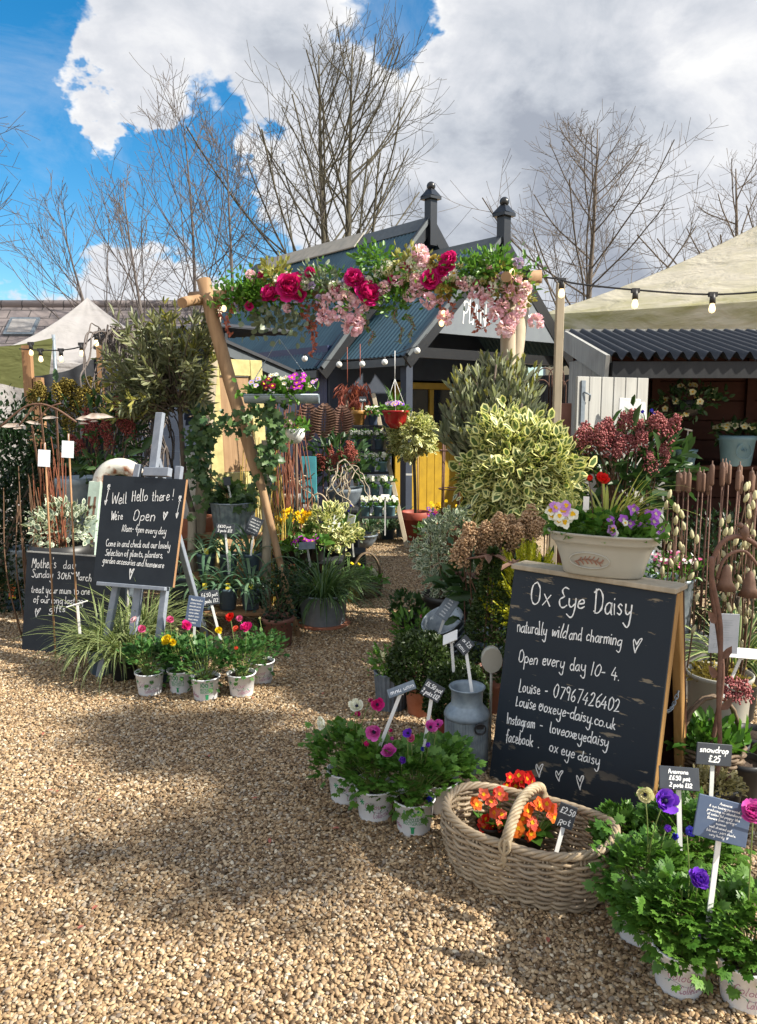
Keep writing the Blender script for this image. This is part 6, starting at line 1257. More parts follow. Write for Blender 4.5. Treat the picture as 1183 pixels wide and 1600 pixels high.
# dark slatted table, small pots, skimmia coral, twisted hazel, ferns
z2 = bench('dark slatted table in front of the teal letter plank', 445, 560, 792, 7.1, .45)
for px, lb, m_ in ((448, 'tan clay pot on the dark slatted table', 'pole_pale'), (468, 'small white jar on the dark slatted table', 'white_plastic')):
    mb = MB(); mb.lathe([(.0001, 0), (.05, 0), (.06, .10), (.05, .13), (.04, .13), (.04, .03), (.0001, .03)], 18); o = obj('jar', mb, M(m_)); o.location = at_(px, 7.0, z2); tag(o, lb, 'jar')
skimmia('coral budded skimmia between the teal letter plank and the viola ladder', at_(535, 7.4, 0), 'tub', .18, .75, M('zinc_dark'), 1.02, (.30, .22, .20), [P(px, py, 7.3) - at_(535, 7.4, 0) for px, py in ((515, 710), (522, 722), (530, 715), (507, 720), (513, 705), (540, 708), (548, 703), (555, 712), (546, 718), (528, 725), (500, 727))], 'bead_coral', 300, .065)
vine('pale twisted hazel stems above the dark slatted table', 545, 755, 7.0, 60, 60, 12, 'pole_pale')
vine('pale twisted twigs over the cane basket handle', 470, 775, 6.7, 55, 70, 10, 'pole_pale')
def fern(label, px, pyt, pyb, Y, m_, w):
    o = at_(px, Y, 0); t = thing('metal_fern', label, 'garden stake', o, 0, 'metal fern stakes'); top = zat(px, pyt, Y); bot = zat(px, pyb, Y); mb = MB(); mb.tube(smooth_line(np.array([(0, 0, 0), (.01, 0, bot), (.03, -.03, top)], float)), .006, 6); obj('rod', mb, M('rust_pale'), t); mb = MB(); n = 13
    for i in range(n):
        f = i / (n - 1); c = V3(.01 + .02 * f, -.03 * f, bot + (top - bot) * (.05 + .93 * f)); L = w * (math.sin(.35 + f * 2.6) * .9 + .08)
        for s in (-1, 1): place(mb, OVAL, c[None], V3(s, -.25, .25), V3(0, -1, .4), L, .035, 0)
    obj('frond', mb, M(m_), t)
fern('rusty metal fern stake catching the light before the navy wall', 503, 632, 685, 7.3, 'rust_pale', .15); fern('dark metal fern stake left of the lit fern', 478, 630, 690, 7.6, 'rust', .15); fern('dark metal fern stake right of the lit fern', 530, 635, 685, 7.7, 'rust', .15)
t_ = thing('hanging_planter', 'small round white wall pot with pink and purple flowers', 'planter', P(461, 690, 6.0)); mb = MB(); mb.lathe([(.0001, -.02), (.04, -.01), (.075, .04), (.085, .10), (.08, .10), (.07, .07), (.0001, .07)], 22); obj('pot', mb, M('white_plastic'), t_); mb = MB(); bush(mb, (0, 0, .12), (.10, .08, .05), 120, .045, .025, OVAL, clumps=14, cr=.2); obj('foliage', mb, M('leaf_lush'), t_); flowers_at(t_, P(461, 690, 6.0), ((447, 666, 5.95, .02, 'puff', 'pet_pink'), (453, 660, 5.95, .02, 'puff', 'pet_pink'), (458, 657, 5.95, .016, 'bud', 'pet_violet'), (465, 668, 5.95, .014, 'prim', 'leaf_lush')), None)
mb = MB(); mb.tube([(0, .08, .1), (0, .08, .5)], .004, 5); mb.tube([(0, .08, -1.2), (0, .08, .1)], .012, 6); obj('bracket', mb, M('stem_brown'), t_)
# ladder display of violas
def build_ladder():
    o = at_(580, 8.6, 0); t = thing('ladder_shelf', 'tall leaning ladder shelf stepped with pots of white violas', 'ladder shelf', o); tops = []
    for s, pts in (('pole', ((540, 617, 8.95), (566, 842, 8.3))), ('pole', ((583, 615, 8.95), (632, 838, 8.3)))):
        a = P(*pts[0]); b_ = P(*pts[1]); b_ = a + (b_ - a) * (a[2] / (a[2] - b_[2])); mb = MB(); mb.beam(a - o, b_ - o, .05, .03, 0, up=(0, -1, .3), bev=.004); obj(s, mb, M('pole_pale'), t)
    for py, Y, x0, x1 in ((664, 8.75, 540, 600), (702, 8.66, 545, 603), (737, 8.56, 550, 608), (774, 8.46, 556, 616), (806, 8.36, 560, 622)):
        z = zat(580, py, Y); a, b_ = at_(x0, Y, z), at_(x1, Y, z); mb = MB(); mb.box((a + b_) / 2 - o - V3(0, 0, .012), (b_[0] - a[0], .15, .02), None, 0, bev=.003); obj('step', mb, M('dark_timber'), t); tops.append((z, Y, x0, x1))
    return tops
TOPS = build_ladder(); names = ('topmost', 'second', 'third', 'fourth')
vio = None
def viola(label, org, pm, seed):
    t = thing('potted_viola', label, 'potted plant', org, 0, 'white violas on the ladder shelf'); pot(t, 'plastic', .058, .115, M(pm)); mb = MB(); bush(mb, (0, 0, .15), (.075, .065, .045), 110, .034, .022, OVAL, clumps=18, cr=.2); obj('foliage', mb, M('leaf_lush'), t)
    for k in range(17): a = rng.random() * 6.28; q = .075 * math.sqrt(rng.random()); mb = MB(); bloom(mb, (q * math.cos(a), q * math.sin(a) - .01, .175 + .035 * rng.random()), (rng.normal() * .3, -1, .6), .021, 'pansy'); obj('flower', mb, M('pet_white', 'pet_cream'), t)
    return t
for r_, (z, Y, x0, x1) in enumerate(TOPS[1:]):
    for c_ in range(3):
        lb = f"{('left', 'middle', 'right')[c_]} white viola pot on the {('highest', 'second highest', 'second lowest', 'lowest')[r_]} viola step of the ladder shelf"; px = x0 + (x1 - x0) * (.18 + .32 * c_); pm = 'blue_pot' if r_ < 1 or (r_ == 1 and c_ < 2) else 'pale_blue_pot'
        org = at_(px, Y, z); vio = viola(lb, org, pm, 0) if vio is None or (r_ + c_) % 3 == 0 else dup(vio, lb, org, rng.random() * .8 - .4)
z, Y, *_ = TOPS[0]; simple_plant('potted_plant', 'mustard glazed pot with a black tag on the top step of the ladder shelf', 'potted plant', at_(560, Y, z), 'terra', .085, .165, 'mustard', lambda mb, h: bush(mb, (0, 0, h), (.07, .07, .02), 50, .03, .015, OVAL, clumps=8), None, ('bead_olive',), (), 0)
viola('blue pot of white viola beside the mustard pot on the top step', at_(583, Y, z), 'slate_blue', 1)
price_label('little black tag stuck in the mustard glazed pot', at_(565, Y, z + .15), P(567, 624, Y - .02), .08, .06, ['num'], (0, -1, .1), 0, pen=.004)
price_label('slim white stake label between the lowest ladder violas', at_(602, 8.2, .15), P(602, 775, 8.2), .09, .03, [], (0, -1, .8), 0, 'white_plastic')
for k, (px, py, lb) in enumerate(((578, 848, 'clump of white flowered strappy bulbs at the foot of the ladder, left'), (606, 846, 'clump of strappy bulb leaves at the foot of the ladder, middle'), (630, 842, 'clump of strappy bulb leaves in blue pot nearest the red standard pot'))):
    g = Gz(px, py, .12); t_ = strap_pot('potted_snowdrops', lb, 'potted plant', g, 'plastic', .09, .13, M('blue_pot'), 60, .32, .022, M('strap_blue'), (35, 86), 1.6, None, 'bulbs at the ladder foot', .07)
    flowers_at(t_, g, [(px + rng.normal() * 16, 790 + rng.random() * 22, g[1] - .02, .02, 'mini', 'pet_white') for _ in range(10 if k < 2 else 3)], 'stem_green', root_z=.13)
# red hanging basket under the porch
def build_hanging():
    c = P(618, 650, 8.45); o = c; t = thing('hanging_basket', 'glossy red hanging basket of lilac blue flowers under the shed eaves', 'hanging basket', o); r = .145; mb = MB(); mb.lathe([(.0001, -.14), (.06, -.13), (.11, -.07), (.14, .04), (.15, .045), (.15, .06), (.14, .06), (.13, .03), (.0001, .03)], 30); obj('bowl', mb, M('glaze_red'), t); hk = P(617, 592, 8.45) - o
    mb = MB(); [mb.tube([(r * math.cos(a), r * math.sin(a), .05), hk], .003, 5) for a in (.5, 2.6, 4.7)]; mb.tube([hk, hk + V3(0, 0, .30)], .004, 5); obj('hanger', mb, M('white_plastic'), t)
    mb = MB(); bush(mb, (0, 0, .08), (.16, .15, .05), 240, .04, .02, OVAL, clumps=22, cr=.2); obj('foliage', mb, M('leaf_lush'), t)
    for k in range(26): a = rng.random() * 6.28; q = .14 * math.sqrt(rng.random()); mb = MB(); bloom(mb, (q * math.cos(a), q * math.sin(a), .11 + .04 * (1 - q / .14) + .02 * rng.random()), (math.cos(a) * .4, -.8, .7), .024, 'pansy'); obj('flower', mb, M(('pet_mauve', 'pet_lilac', 'pet_violet', 'pet_mauve', 'pet_cream')[k % 5], 'pet_gold'), t)
    mb = MB(); straps(mb, (0, 0, .08), 14, .22, .012, .03, (70, 88), .4); obj('grass_tuft', mb, M('leaf_lush'), t)
build_hanging()
# dried bunches hanging in the dark porch
for px, py, Y, lb in ((563, 600, 8.9, 'brown dried flower bunch hanging under the porch, right of the other'), (543, 605, 8.9, 'brown dried flower bunch hanging under the porch beside the navy wall')):
    mb = MB(); bush(mb, (0, 0, -.1), (.10, .10, .16), 160, .12, .008, OVAL, clumps=12, cr=.25, up=-1.0, out=.3); mb.tube([(0, 0, .05), (0, 0, .45)], .004, 5); o = obj('dried_bunch', mb, M('pet_russet')); o.location = P(px, py, Y); tag(o, lb, 'dried flowers', 'dried bunches under the porch')
# variegated standard in red pot
def build_standard():
    g = Gz(650, 852, .16); t = thing('standard_euonymus', 'lollipop standard shrub with golden ball crown in terracotta red pot before the yellow door', 'potted tree', g); pot(t, 'terra', .17, .36, M('terracotta_red')); Y = g[1]; cz = zat(645, 683, Y); x = P(645, 683, Y)[0] - g[0]
    mb = MB(); mb.tube(smooth_line(np.array([(0, 0, .3), (-.01, .0, .7), (x, 0, cz)], float)), .018, 8); obj('trunk', mb, M('bark_green'), t); mb = MB(); mb.tube([(.03, -.02, .3), (.02, -.02, cz - .1)], .008, 6); obj('cane', mb, M('pole_wood'), t)
    mb = MB(); bush(mb, (x, 0, cz), (.25, .25, .25), 4600, .046, .024, VARI, 0, 80, .10, .6, up=-.05); obj('crown', mb, M('vari_green', 'vari_cream'), t); mb = MB(); [stalk(mb, (x, 0, cz - .1), rv(1)[0] * .19 + V3(x, 0, cz), .004) for _ in range(16)]; obj('branch', mb, M('bark_green'), t)
    mb = MB(); mb.box((x - .04, -.03, .78), (.07, .004, .022)); obj('tag', mb, M('white_plastic'), t)
build_standard()
for px, py, Y, cols, lb in ((680, 818, 7.9, ('pet_violet', 'pet_magenta'), 'purple and magenta pot right of the red standard pot'), (690, 806, 8.4, ('pet_yellow', 'pet_gold'), 'pot of small yellow flowers by the yellow door')):
    g = at_(px, Y); t_ = simple_plant('potted_pansies', lb, 'potted plant', g, 'plastic', .11, .18, 'black_pot', lambda mb, h: bush(mb, (0, 0, h + .06), (.14, .14, .08), 240, .04, .02, OVAL, clumps=20, cr=.2), None, ('leaf_lush',), [(px + rng.normal() * 10, py - 18 + rng.normal() * 7, Y - .08, .022, 'pansy', cols[k % 2]) for k in range(12)], 0)
def build_obelisk():
    g = at_(706, 7.6); t = thing('plant_obelisk', 'rusty ringed metal obelisk standing behind the variegated bush', 'obelisk', g); top = zat(706, 655, 7.6)
    for a in range(4): th = a * math.pi / 2 + .6; mb = MB(); mb.tube([(.12 * math.cos(th), .12 * math.sin(th), 0), (.10 * math.cos(th), .10 * math.sin(th), top)], .008, 6); obj('rod', mb, M('rust'), t)
    for z in (.35, .72, 1.1): mb = MB(); th = np.linspace(0, 6.283, 30); mb.tube(np.stack([.118 * np.cos(th), .118 * np.sin(th), z + 0 * th], 1), .006, 6, cap=False); obj('ring', mb, M('rust'), t)
build_obelisk()
simple_plant('potted_herbs', 'broad terracotta bowl of green shoots under the rusty obelisk', 'potted plant', at_(712, 8.1), 'terra', .26, .3, 'terracotta', lambda mb, h: bush(mb, (0, 0, h + .06), (.2, .2, .09), 200, .04, .02, OVAL, clumps=18, cr=.2), None, ('leaf_skimmia',), (), 0)
simple_plant('potted_herbs', 'pale blue pot with a white looped label right of the obelisk', 'potted plant', at_(733, 7.9), 'plastic', .11, .22, 'pale_blue_pot', lambda mb, h: bush(mb, (0, 0, h + .03), (.1, .1, .05), 120, .03, .016, OVAL, clumps=14, cr=.2), None, ('leaf_skimmia',), (), 0)
# bay bush and big variegated bush
def big_bush(name, label, cx, cy, Y, rx, rz, pk, pr, ph, pm, leaves, tips=None, ry=None):
    c = P(cx, cy, Y); g = V3(c[0], Y, 0); t = thing(name, label, 'shrub', g); pot(t, pk, pr, ph, M(pm)); leaves(t, c[2], rx, rz)
    mb = MB(); [stalk(mb, rv(1)[0] * V3(.06, .06, 0) + V3(0, 0, ph * .85), rv(1)[0] * V3(rx, rx, rz) * .75 + V3(0, 0, c[2]), .010, 0, .05, 5) for _ in range(16)]; obj('branch', mb, M('bark'), t); return t
def bay(t, z, rx, rz):
    lf = MB(); br = MB()
    for k in range(190):
        d = rv(1)[0]; d[2] = abs(d[2]) * 1.2 - .35; e = V3(0, 0, z) + d / max(1, np.linalg.norm(d)) * V3(rx, rx * .9, rz) * (.55 + .5 * rng.random()); a = V3(0, 0, z - rz * .6) + (e - V3(0, 0, z)) * .35; path = smooth_line(np.array([a, (a + e) / 2 + rv(1)[0] * .03, e + V3(0, 0, .06)]), 5); br.tube(path, np.linspace(.006, .0025, len(path)), 4, cap=False)
        m_ = 24; u = (.2 + .8 * rng.random(m_)) * (len(path) - 1); i = u.astype(int).clip(0, len(path) - 2); p = path[i] + (path[i + 1] - path[i]) * (u - i)[:, None]; dd = nz(path[i + 1] - path[i]); top = u > (len(path) - 1) * .93
        place(lf, OVAL, p[~top], nz(dd[~top] * .9 + V3(0, 0, .25) + rv((~top).sum()) * .6), rv((~top).sum()), .092 * (.7 + .5 * rng.random((~top).sum())), .024, 0)
        if top.sum(): place(lf, OVAL, p[top], nz(dd[top] + V3(0, 0, .5) + rv(top.sum()) * .4), rv(top.sum()), .05, .016, 1)
    obj('foliage', lf, M('leaf_bay', 'leaf_tip'), t); obj('twig', br, M('bark_green'), t)
big_bush('potted_bay', 'tall grey green bay like bush behind the big cream variegated bush', 770, 655, 4.80, .36, .47, 'plastic', .22, .35, 'black_pot', bay)
def euo(t, z, rx, rz): mb = MB(); bush(mb, (0, 0, z), (rx, rx * .9, rz), 7200, .060, .037, VARI, 0, 130, .13, .52, up=.25, jit=.6); obj('foliage', mb, M('vari_green', 'vari_cream'), t)
big_bush('potted_euonymus', 'big rounded cream and green variegated bush left of the red skimmia', 812, 740, 4.36, .285, .29, 'plastic', .2, .62, 'black_pot', euo)

# ============================================================ RIGHT BACK
skimmia('pink budded skimmia with glossy leaves in front of the pale sign blanks', at_(978, 4.5), 'flute', .19, .68, M('zinc_dark'), 1.13, (.30, .24, .25), [P(px, py, 4.27 + .1 * rng.random()) - at_(978, 4.5) for px, py in ((945, 668), (960, 688), (930, 690), (912, 693), (985, 655), (1000, 668), (975, 660), (1030, 660), (1042, 670), (1040, 690), (985, 692), (970, 698), (1032, 715), (1018, 722), (905, 685), (1048, 665), (920, 680), (938, 680), (952, 672), (995, 660), (1012, 664), (965, 705), (1000, 690), (1036, 702), (955, 700))], 'bead_pink', 460, .056, L=.11)
t_ = simple_plant('potted_muscari', 'small pot with three blue grape hyacinths on the pale bench', 'potted plant', P(1012, 692, 5.35), 'plastic', .06, .1, 'blue_pot', lambda mb, h: straps(mb, (0, 0, h * .8), 20, .16, .010, .03, (60, 88), .7), None, ('strap_green',), [(px, py, 5.3, .020, 'bud', 'pet_blue') for px, py in ((1003, 645), (1015, 643), (1021, 648))], 0)
zs = 1.04
for px, Y, lb, r, h, pm, cols, kd in ((1155, 6.35, 'large pale blue pot of cream primroses on the shelter shelf', .15, .25, 'glaze_blue', 'pet_cream', 'prim'), (1076, 6.45, 'small blue grey textured pot with white stake on the shelter shelf', .09, .13, 'glaze_blue', None, None)):
    org = at_(px, Y, zs); t_ = thing('potted_primrose', lb, 'potted plant', org); pot(t_, 'plastic', r, h, M(pm))
    mb = MB(); th = np.linspace(0, 6.283, 30); mb.tube(np.stack([r * .42 * np.cos(th), -r * .88 + 0 * th, h * .5 + r * .42 * np.sin(th)], 1), .004, 5, cap=False); beads(mb, (0, -r * .87, h * .5), (0, 0, 1), r * .2, .02, 40, 0, .006); obj('emblem', mb, M(pm), t_)
    if cols:
        mb = MB(); bush(mb, (0, 0, h + .02), (.17, .15, .05), 120, .07, .035, OVAL, clumps=16, cr=.2); obj('foliage', mb, M('leaf_skimmia'), t_)
        for k in range(26): a = rng.random() * 6.28; q = .17 * math.sqrt(rng.random()); mb = MB(); bloom(mb, (q * math.cos(a), q * math.sin(a), h + .06 + .05 * (1 - q / .17)), (math.cos(a) * .3, -.7, .8), .032, 'prim'); obj('flower', mb, M('pet_cream', 'pet_gold'), t_)
    else: mb = MB(); mb.tube([(0, 0, h * .8), (.005, 0, .30)], .006, 6); mb.tube([(-.03, -.01, .30), (.035, -.01, .285)], .008, 6); obj('stake', mb, M('white_plastic'), t_)
c = P(1075, 625, 6.2); t_ = thing('hanging_basket', 'shadowy hanging basket of cream flowers inside the shelter', 'hanging basket', c); mb = MB(); mb.lathe([(.0001, -.14), (.10, -.1), (.15, .0), (.14, .0), (.0001, -.02)], 22); obj('bowl', mb, M('black_pot'), t_); mb = MB(); [mb.tube([(.14 * math.cos(a), .14 * math.sin(a), 0), (0, 0, .33)], .003, 4) for a in (0, 2.1, 4.2)]; obj('hanger', mb, M('wire'), t_); mb = MB(); bush(mb, (0, 0, .0), (.22, .2, .13), 300, .05, .025, OVAL, clumps=22, cr=.18); obj('foliage', mb, M('leaf_skimmia'), t_)
for k in range(22): d = rv(1)[0]; mb = MB(); bloom(mb, d * V3(.22, .2, .12), d * V3(1, .5, .5) + V3(0, -.8, .2), .028, 'prim'); obj('flower', mb, M('pet_cream', 'pet_gold'), t_)
# cut: rusty metal bulrush stakes
BR = None
for k, (px, py, Y) in enumerate(((1062, 733, 3.95), (1076, 732, 4.0), (1081, 733, 3.9), (1091, 730, 3.95), (1097, 734, 4.02), (1108, 732, 3.98), (1116, 720, 3.9), (1126, 716, 4.0), (1130, 722, 3.92), (1136, 717, 3.95), (1142, 720, 4.05), (1150, 728, 3.9), (1154, 735, 4.0), (1162, 721, 3.95), (1172, 730, 3.9), (1177, 735, 4.0), (1182, 730, 3.93), (1103, 738, 4.0))):
    top = P(px, py, Y); t_ = None; lb = 'rusty metal bulrush stake in the stand of bulrushes at the right'
    if BR is None:
        BR = thing('bulrush_stake', lb, 'garden stake', V3(top[0], Y, 0), 0, 'rusty metal bulrush stakes'); H = top[2]; mb = MB(); mb.tube([(0, 0, 0), (0, 0, H - .1)], .0045, 6); obj('rod', mb, M('rust'), BR); mb = MB(); mb.lathe([(.0001, H - .125), (.012, H - .12), (.0155, H - .11), (.0155, H - .03), (.011, H - .02), (.004, H - .017), (.004, H), (.0001, H)], 12); obj('seed_head', mb, M('rust_pale'), BR)
    else: o = dup(BR, lb, V3(top[0], Y, 0), 0, 1); o.scale = (.82, .82, top[2] / H); o.rotation_euler = (rng.normal() * .012, rng.normal() * .012, 0)
# pink saxifrage bucket
def saxi(label, px, Y, zt, pm, r, h, cols, n=40, kind='tub', z=0):
    g = at_(px, Y, z); t = thing('potted_saxifrage', label, 'potted plant', g); pot(t, kind, r, h, M(pm)); mb = MB(); bush(mb, (0, 0, h + .04), (r * 1.2, r * 1.2, .07), 420, .025, .012, OVAL, clumps=26, cr=.18); obj('foliage', mb, M('leaf_lush'), t)
    for k in range(n): a = rng.random() * 6.28; q = r * 1.15 * math.sqrt(rng.random()); mb = MB(); bloom(mb, (q * math.cos(a), q * math.sin(a), h + .07 + .05 * rng.random()), (rng.normal() * .3, -.6, .9), .012, 'mini'); obj('flower', mb, M(cols[k % len(cols)], 'pet_gold'), t)
    return t
mb = MB(); mb.box((0, 0, .16), (.36, .34, .32), None, 0, bev=.01); o = obj('wooden_crate', mb, M('grey_plank')); o.location = at_(1065, 4.0); tag(o, 'grey wooden crate under the pink saxifrage bucket', 'crate')
saxi('galvanised bucket of tiny pink saxifrage behind the bulrush stakes', 1062, 4.0, 0, 'galvanised', .12, .30, ('pet_pink', 'pet_white', 'pet_rose'), 60, z=.32)
# pussy willow and twisted stems
def pussy(label, org, tips, name='pussy_willow'):
    t = thing(name, label, 'stems', org); br = MB(); 
    for px, py, Y in tips:
        e = P(px, py, Y) - org; b_ = V3(e[0] * .35 + rng.normal() * .02, rng.normal() * .03, .05); path = smooth_line(np.array([b_, (b_ + e) / 2 + rv(1)[0] * .05, e]), 6); br.tube(path, np.linspace(.005, .0025, len(path)), 5, cap=False); ck = MB()
        for q in range(4): u = len(path) - 1 - q * 2 if q * 2 < len(path) - 2 else 2; c = path[u] + rv(1)[0] * .008; d = nz(nz(path[-1] - path[-4]) + rv(1)[0] * .35); ck.tube([c, c + d * .010, c + d * .028, c + d * .042], [.004, .0095, .0095, .003], 8)
        obj('catkins', ck, M('catkin'), t)
    obj('stem', br, M('stem_brown'), t)
pussy('pussy willow stems with cream catkins right of the cream planter', at_(1055, 3.35), [(px, py, 3.3 + .1 * rng.random()) for px, py in ((1045, 782), (1052, 800), (1043, 795), (1060, 800), (1065, 812), (1070, 830), (1052, 820), (1085, 842), (1090, 852), (1055, 835))])
pussy('pussy willow stems with cream catkins crowding the right edge', at_(1165, 3.3), [(px, py, 3.2 + .15 * rng.random()) for px, py in ((1163, 768), (1170, 765), (1178, 780), (1165, 785), (1172, 800), (1180, 795), (1168, 810), (1128, 822), (1137, 820), (1130, 835), (1148, 850), (1160, 855), (1142, 838), (1183, 770))])
# rusty bell stake, rusty leaf pole
def build_bells():
    o = at_(1125, 2.75); t = thing('bell_stake', 'rusty shepherd crook garden stake with little bird and hanging flower bells', 'garden stake', o); r_ = lambda px, py, Y=2.75: P(px, py, Y) - o; mb = MB()
    mb.tube(smooth_line(np.array([(0.01, 0, 0), r_(1127, 1080), r_(1124, 1000), r_(1112, 920), r_(1116, 870), r_(1132, 845), r_(1155, 838), r_(1180, 850), r_(1200, 875)])), .009, 8)
    mb.tube(smooth_line(np.array([r_(1121, 905), r_(1128, 880), r_(1142, 865), r_(1165, 862), r_(1185, 885)])), .006, 6); obj('rod', mb, M('rust'), t)
    for px, py, s in ((1135, 890, 1), (1172, 900, 1.15)):
        mb = MB(); c = r_(px, py); mb.lathe([(.004, .02), (.012, .01), (.020, -.02), (.024, -.045), (.040, -.075), (.037, -.073), (.02, -.045), (.004, 0)], 18, 0, c, lambda th: .06 * np.cos(th * 6)); mb.tube([c + V3(0, 0, .01), c + V3(0, 0, .06)], .002, 4); obj('bell', mb, M('rust_pale'), t)
    mb = MB(); c = r_(1163, 832); mb.lathe([(.0001, -.035), (.012, -.02), (.017, 0), (.014, .018), (.0001, .03)], 12, 0, c); mb.ball(c + V3(-.016, 0, .026), .011); mb.tube([c + V3(-.025, 0, .026), c + V3(-.038, 0, .024)], [.004, .001], 6); mb.box(c + V3(.02, 0, -.012), (.03, .012, .006)); obj('bird', mb, M('rust_pale'), t)
build_bells()
def build_leafpole():
    o = at_(1128, 2.62); t = thing('leaf_pole', 'thick rusty stem stake with small metal leaves beside the A-board', 'garden stake', o); r_ = lambda px, py: P(px, py, 2.62) - o; mb = MB(); mb.tube(smooth_line(np.array([(-.01, 0, 0), r_(1122, 1200), r_(1123, 1080), r_(1126, 980), r_(1113, 905), r_(1112, 870)])), .0085, 8); obj('rod', mb, M('rust'), t); mb = MB()
    for px, py, s in ((1118, 975, -1), (1127, 1030, 1), (1119, 1060, -1), (1127, 1110, 1), (1126, 1230, 1)): place(mb, OVAL, r_(px, py)[None], V3(s * .5, -.2, .8), V3(0, -1, .2), .06, .028, 0)
    obj('leaf', mb, M('rust'), t)
build_leafpole()
def card(label, px, py, Y, w, h, mat, nrm, roll=0, wires=True):
    c = P(px, py, Y); t = thing('care_card', label, 'card', V3(c[0], Y, 0)); pl = Plane(V3(0, 0, c[2]), nz(np.cross((0, 0, 1), nrm)), (math.sin(roll) * -1, 0, 1)); mb = MB(); mb.box(pl.o, (w, h, .003), pl.M(), 0, bev=.001); k = obj('sheet', mb, M(mat), t); mb = MB()
    for i in range(9): L = w * (.62 + .2 * rng.random()); ribbon(mb, np.array([[-w * .36, h * (.34 - .062 * i)], [-w * .36 + L * .8, h * (.34 - .062 * i)]]), .002, lambda q: pl.at(q, .0022))
    write(mb, "£25", (-w * .36, -h * .36), (-w * .1, -h * .36), h * .10, lambda q: pl.at(q, .0022), .0015); obj('lettering', mb, M('print_grey'), k); mb = MB(); mb.tube([(0, .012, 0), (0, .012, c[2] - .02)], .004, 6); obj('stake', mb, M('wire'), t)
card('pale grey printed care card hanging beside the rusty leaf pole', 1131, 990, 2.9, .108, .16, 'paper_grey', (-.15, -1, .1), .1)
price_label('white T shaped plant label behind the hanging care card', at_(1155, 3.05, .30), P(1160, 1022, 3.05), .12, .05, ['£15.50'], (0, -1, 1.2), -.1, 'white_plastic', .003)
# pots at the right edge
t_ = simple_plant('potted_helleborine', 'big pale glazed bowl of moss at the right edge behind the A-board', 'potted plant', at_(1150, 3.25), 'tub', .135, .36, 'cream_glaze', lambda mb, h: bush(mb, (0, 0, h - .02), (.12, .12, .03), 500, .02, .012, OVAL, clumps=40, cr=.12), None, ('bead_olive',), (), 0)
t_ = loop_basket('dark round wicker basket of pink skimmia beside the rusty leaf pole', at_(1140, 2.85), .125, .22, .40, 'wicker_dark', .2)
for px, py in ((1152, 1075), (1160, 1085), (1140, 1072), (1168, 1092), (1150, 1095), (1135, 1090), (1162, 1078)): mb = MB(); beads(mb, P(px, py, 2.8) - at_(1140, 2.85), (0, 0, 1), .022, .03, 60, 0, .006); mb_o = mb; ob = obj('flower', mb, M('bead_pink'), None); ob.parent = t_; ob.matrix_parent_inverse = Matrix.Rotation(-.2, 4, 'Z')
for k, (px, py, r, lb) in enumerate(((1150, 1185, .085, 'black pot of bare compost between the wicker basket and the snowdrop label'), (1178, 1220, .075, 'black pot of bare compost at the right edge below the basket'), (1192, 1170, .09, 'tall dark pot cut off by the right edge'))):
    g = Gz(px, py + 52, .1); t_ = thing('compost_pot', lb, 'pot', g, 0, 'black compost pots'); pot(t_, 'plastic', r, .17, M('black_pot'))
for px, py, lb, r in ((1095, 1290, 'black pot of pale moss behind the anemone price label', .10), (1140, 1283, 'black pot of pale moss under the snowdrop label', .09)):
    g = Gz(px, py + 30, .12); t_ = thing('mossy_pot', lb, 'potted plant', g, 0, 'mossy snowdrop pots'); pot(t_, 'plastic', r, .16, M('black_pot')); mb = MB(); bush(mb, (0, 0, .15), (r, r, .035), 900, .016, .010, OVAL, clumps=60, cr=.12); obj('moss', mb, M('bead_moss'), t_)
g = at_(1175, 3.6); strap_pot('potted_iris', 'white striped strappy plant at the right edge under the bells', 'potted plant', g, 'plastic', .12, .3, M('black_pot'), 60, .40, .024, M('strap_green', 'strap_cream'), (40, 86), 1.3, 1)
hedge('hedge', 'dark box shrubs behind the bulrush stakes', (at_(1120, 4.6)[0], 4.6, .45), (.55, .25, .40), 4200, .03)
hedge('hedge', 'green shrub low at the right edge behind the pussy willow', (at_(1195, 3.9)[0], 3.95, .42), (.22, .18, .36), 1600, .03, 'leaf_box')

# ============================================================ RIGHT FRONT
# pittosporum in big black pot, tan skimmia, golden conifer, cone
def pitto(mb, h): bush(mb, (.03, 0, h + .26), (.27, .22, .31), 2300, .034, .020, VARI, 0, 75, .12, .45, up=.3, jit=.7)
simple_plant('potted_pittosporum', 'silvery variegated pittosporum in big black pot beside the path', 'potted plant', Gz(705, 1000, .18), 'plastic', .185, .27, 'black_pot', pitto, None, ('pitto_green', 'pitto_cream'), (), 22, .40)
g = at_(775, 4.0); skimmia('tan headed skimmia left of the cream planter', g, 'plastic', .16, .3, M('blue_pot'), .60, (.24, .16, .24), [P(px, py, 3.8 + .1 * rng.random()) - g for px, py in ((720, 850), (752, 855), (765, 852), (718, 868), (735, 835), (760, 830), (772, 838), (790, 825), (800, 815), (815, 820), (825, 812), (808, 835), (832, 828), (778, 818), (755, 888), (845, 822), (795, 842))], 'bead_tan', 200, .062, L=.10, n=150)
g = at_(838, 3.75); t_ = thing('potted_conifer', 'golden yellow feathery conifer behind the chalkboard top', 'potted plant', g); pot(t_, 'plastic', .13, .2, M('blue_pot')); mb = MB()
for k in range(240):
    d = rv(1)[0]; d[2] = abs(d[2]) * 1.3 - .2; e = V3(-.02, 0, .50) + d * V3(.20, .16, .28) * (.6 + .4 * rng.random()); ax = nz(d + V3(0, 0, .5)); n_ = 16; u = np.linspace(0, 1, n_); s = np.where(np.arange(n_) % 2, 1., -1.)[:, None]; sd = nz(np.cross(ax, rv(1)[0])); place(mb, OVAL, e + ax * (u[:, None] * .07), nz(ax + sd * s * .8), rv(n_), .028 * (1.1 - u * .6), .007, 0)
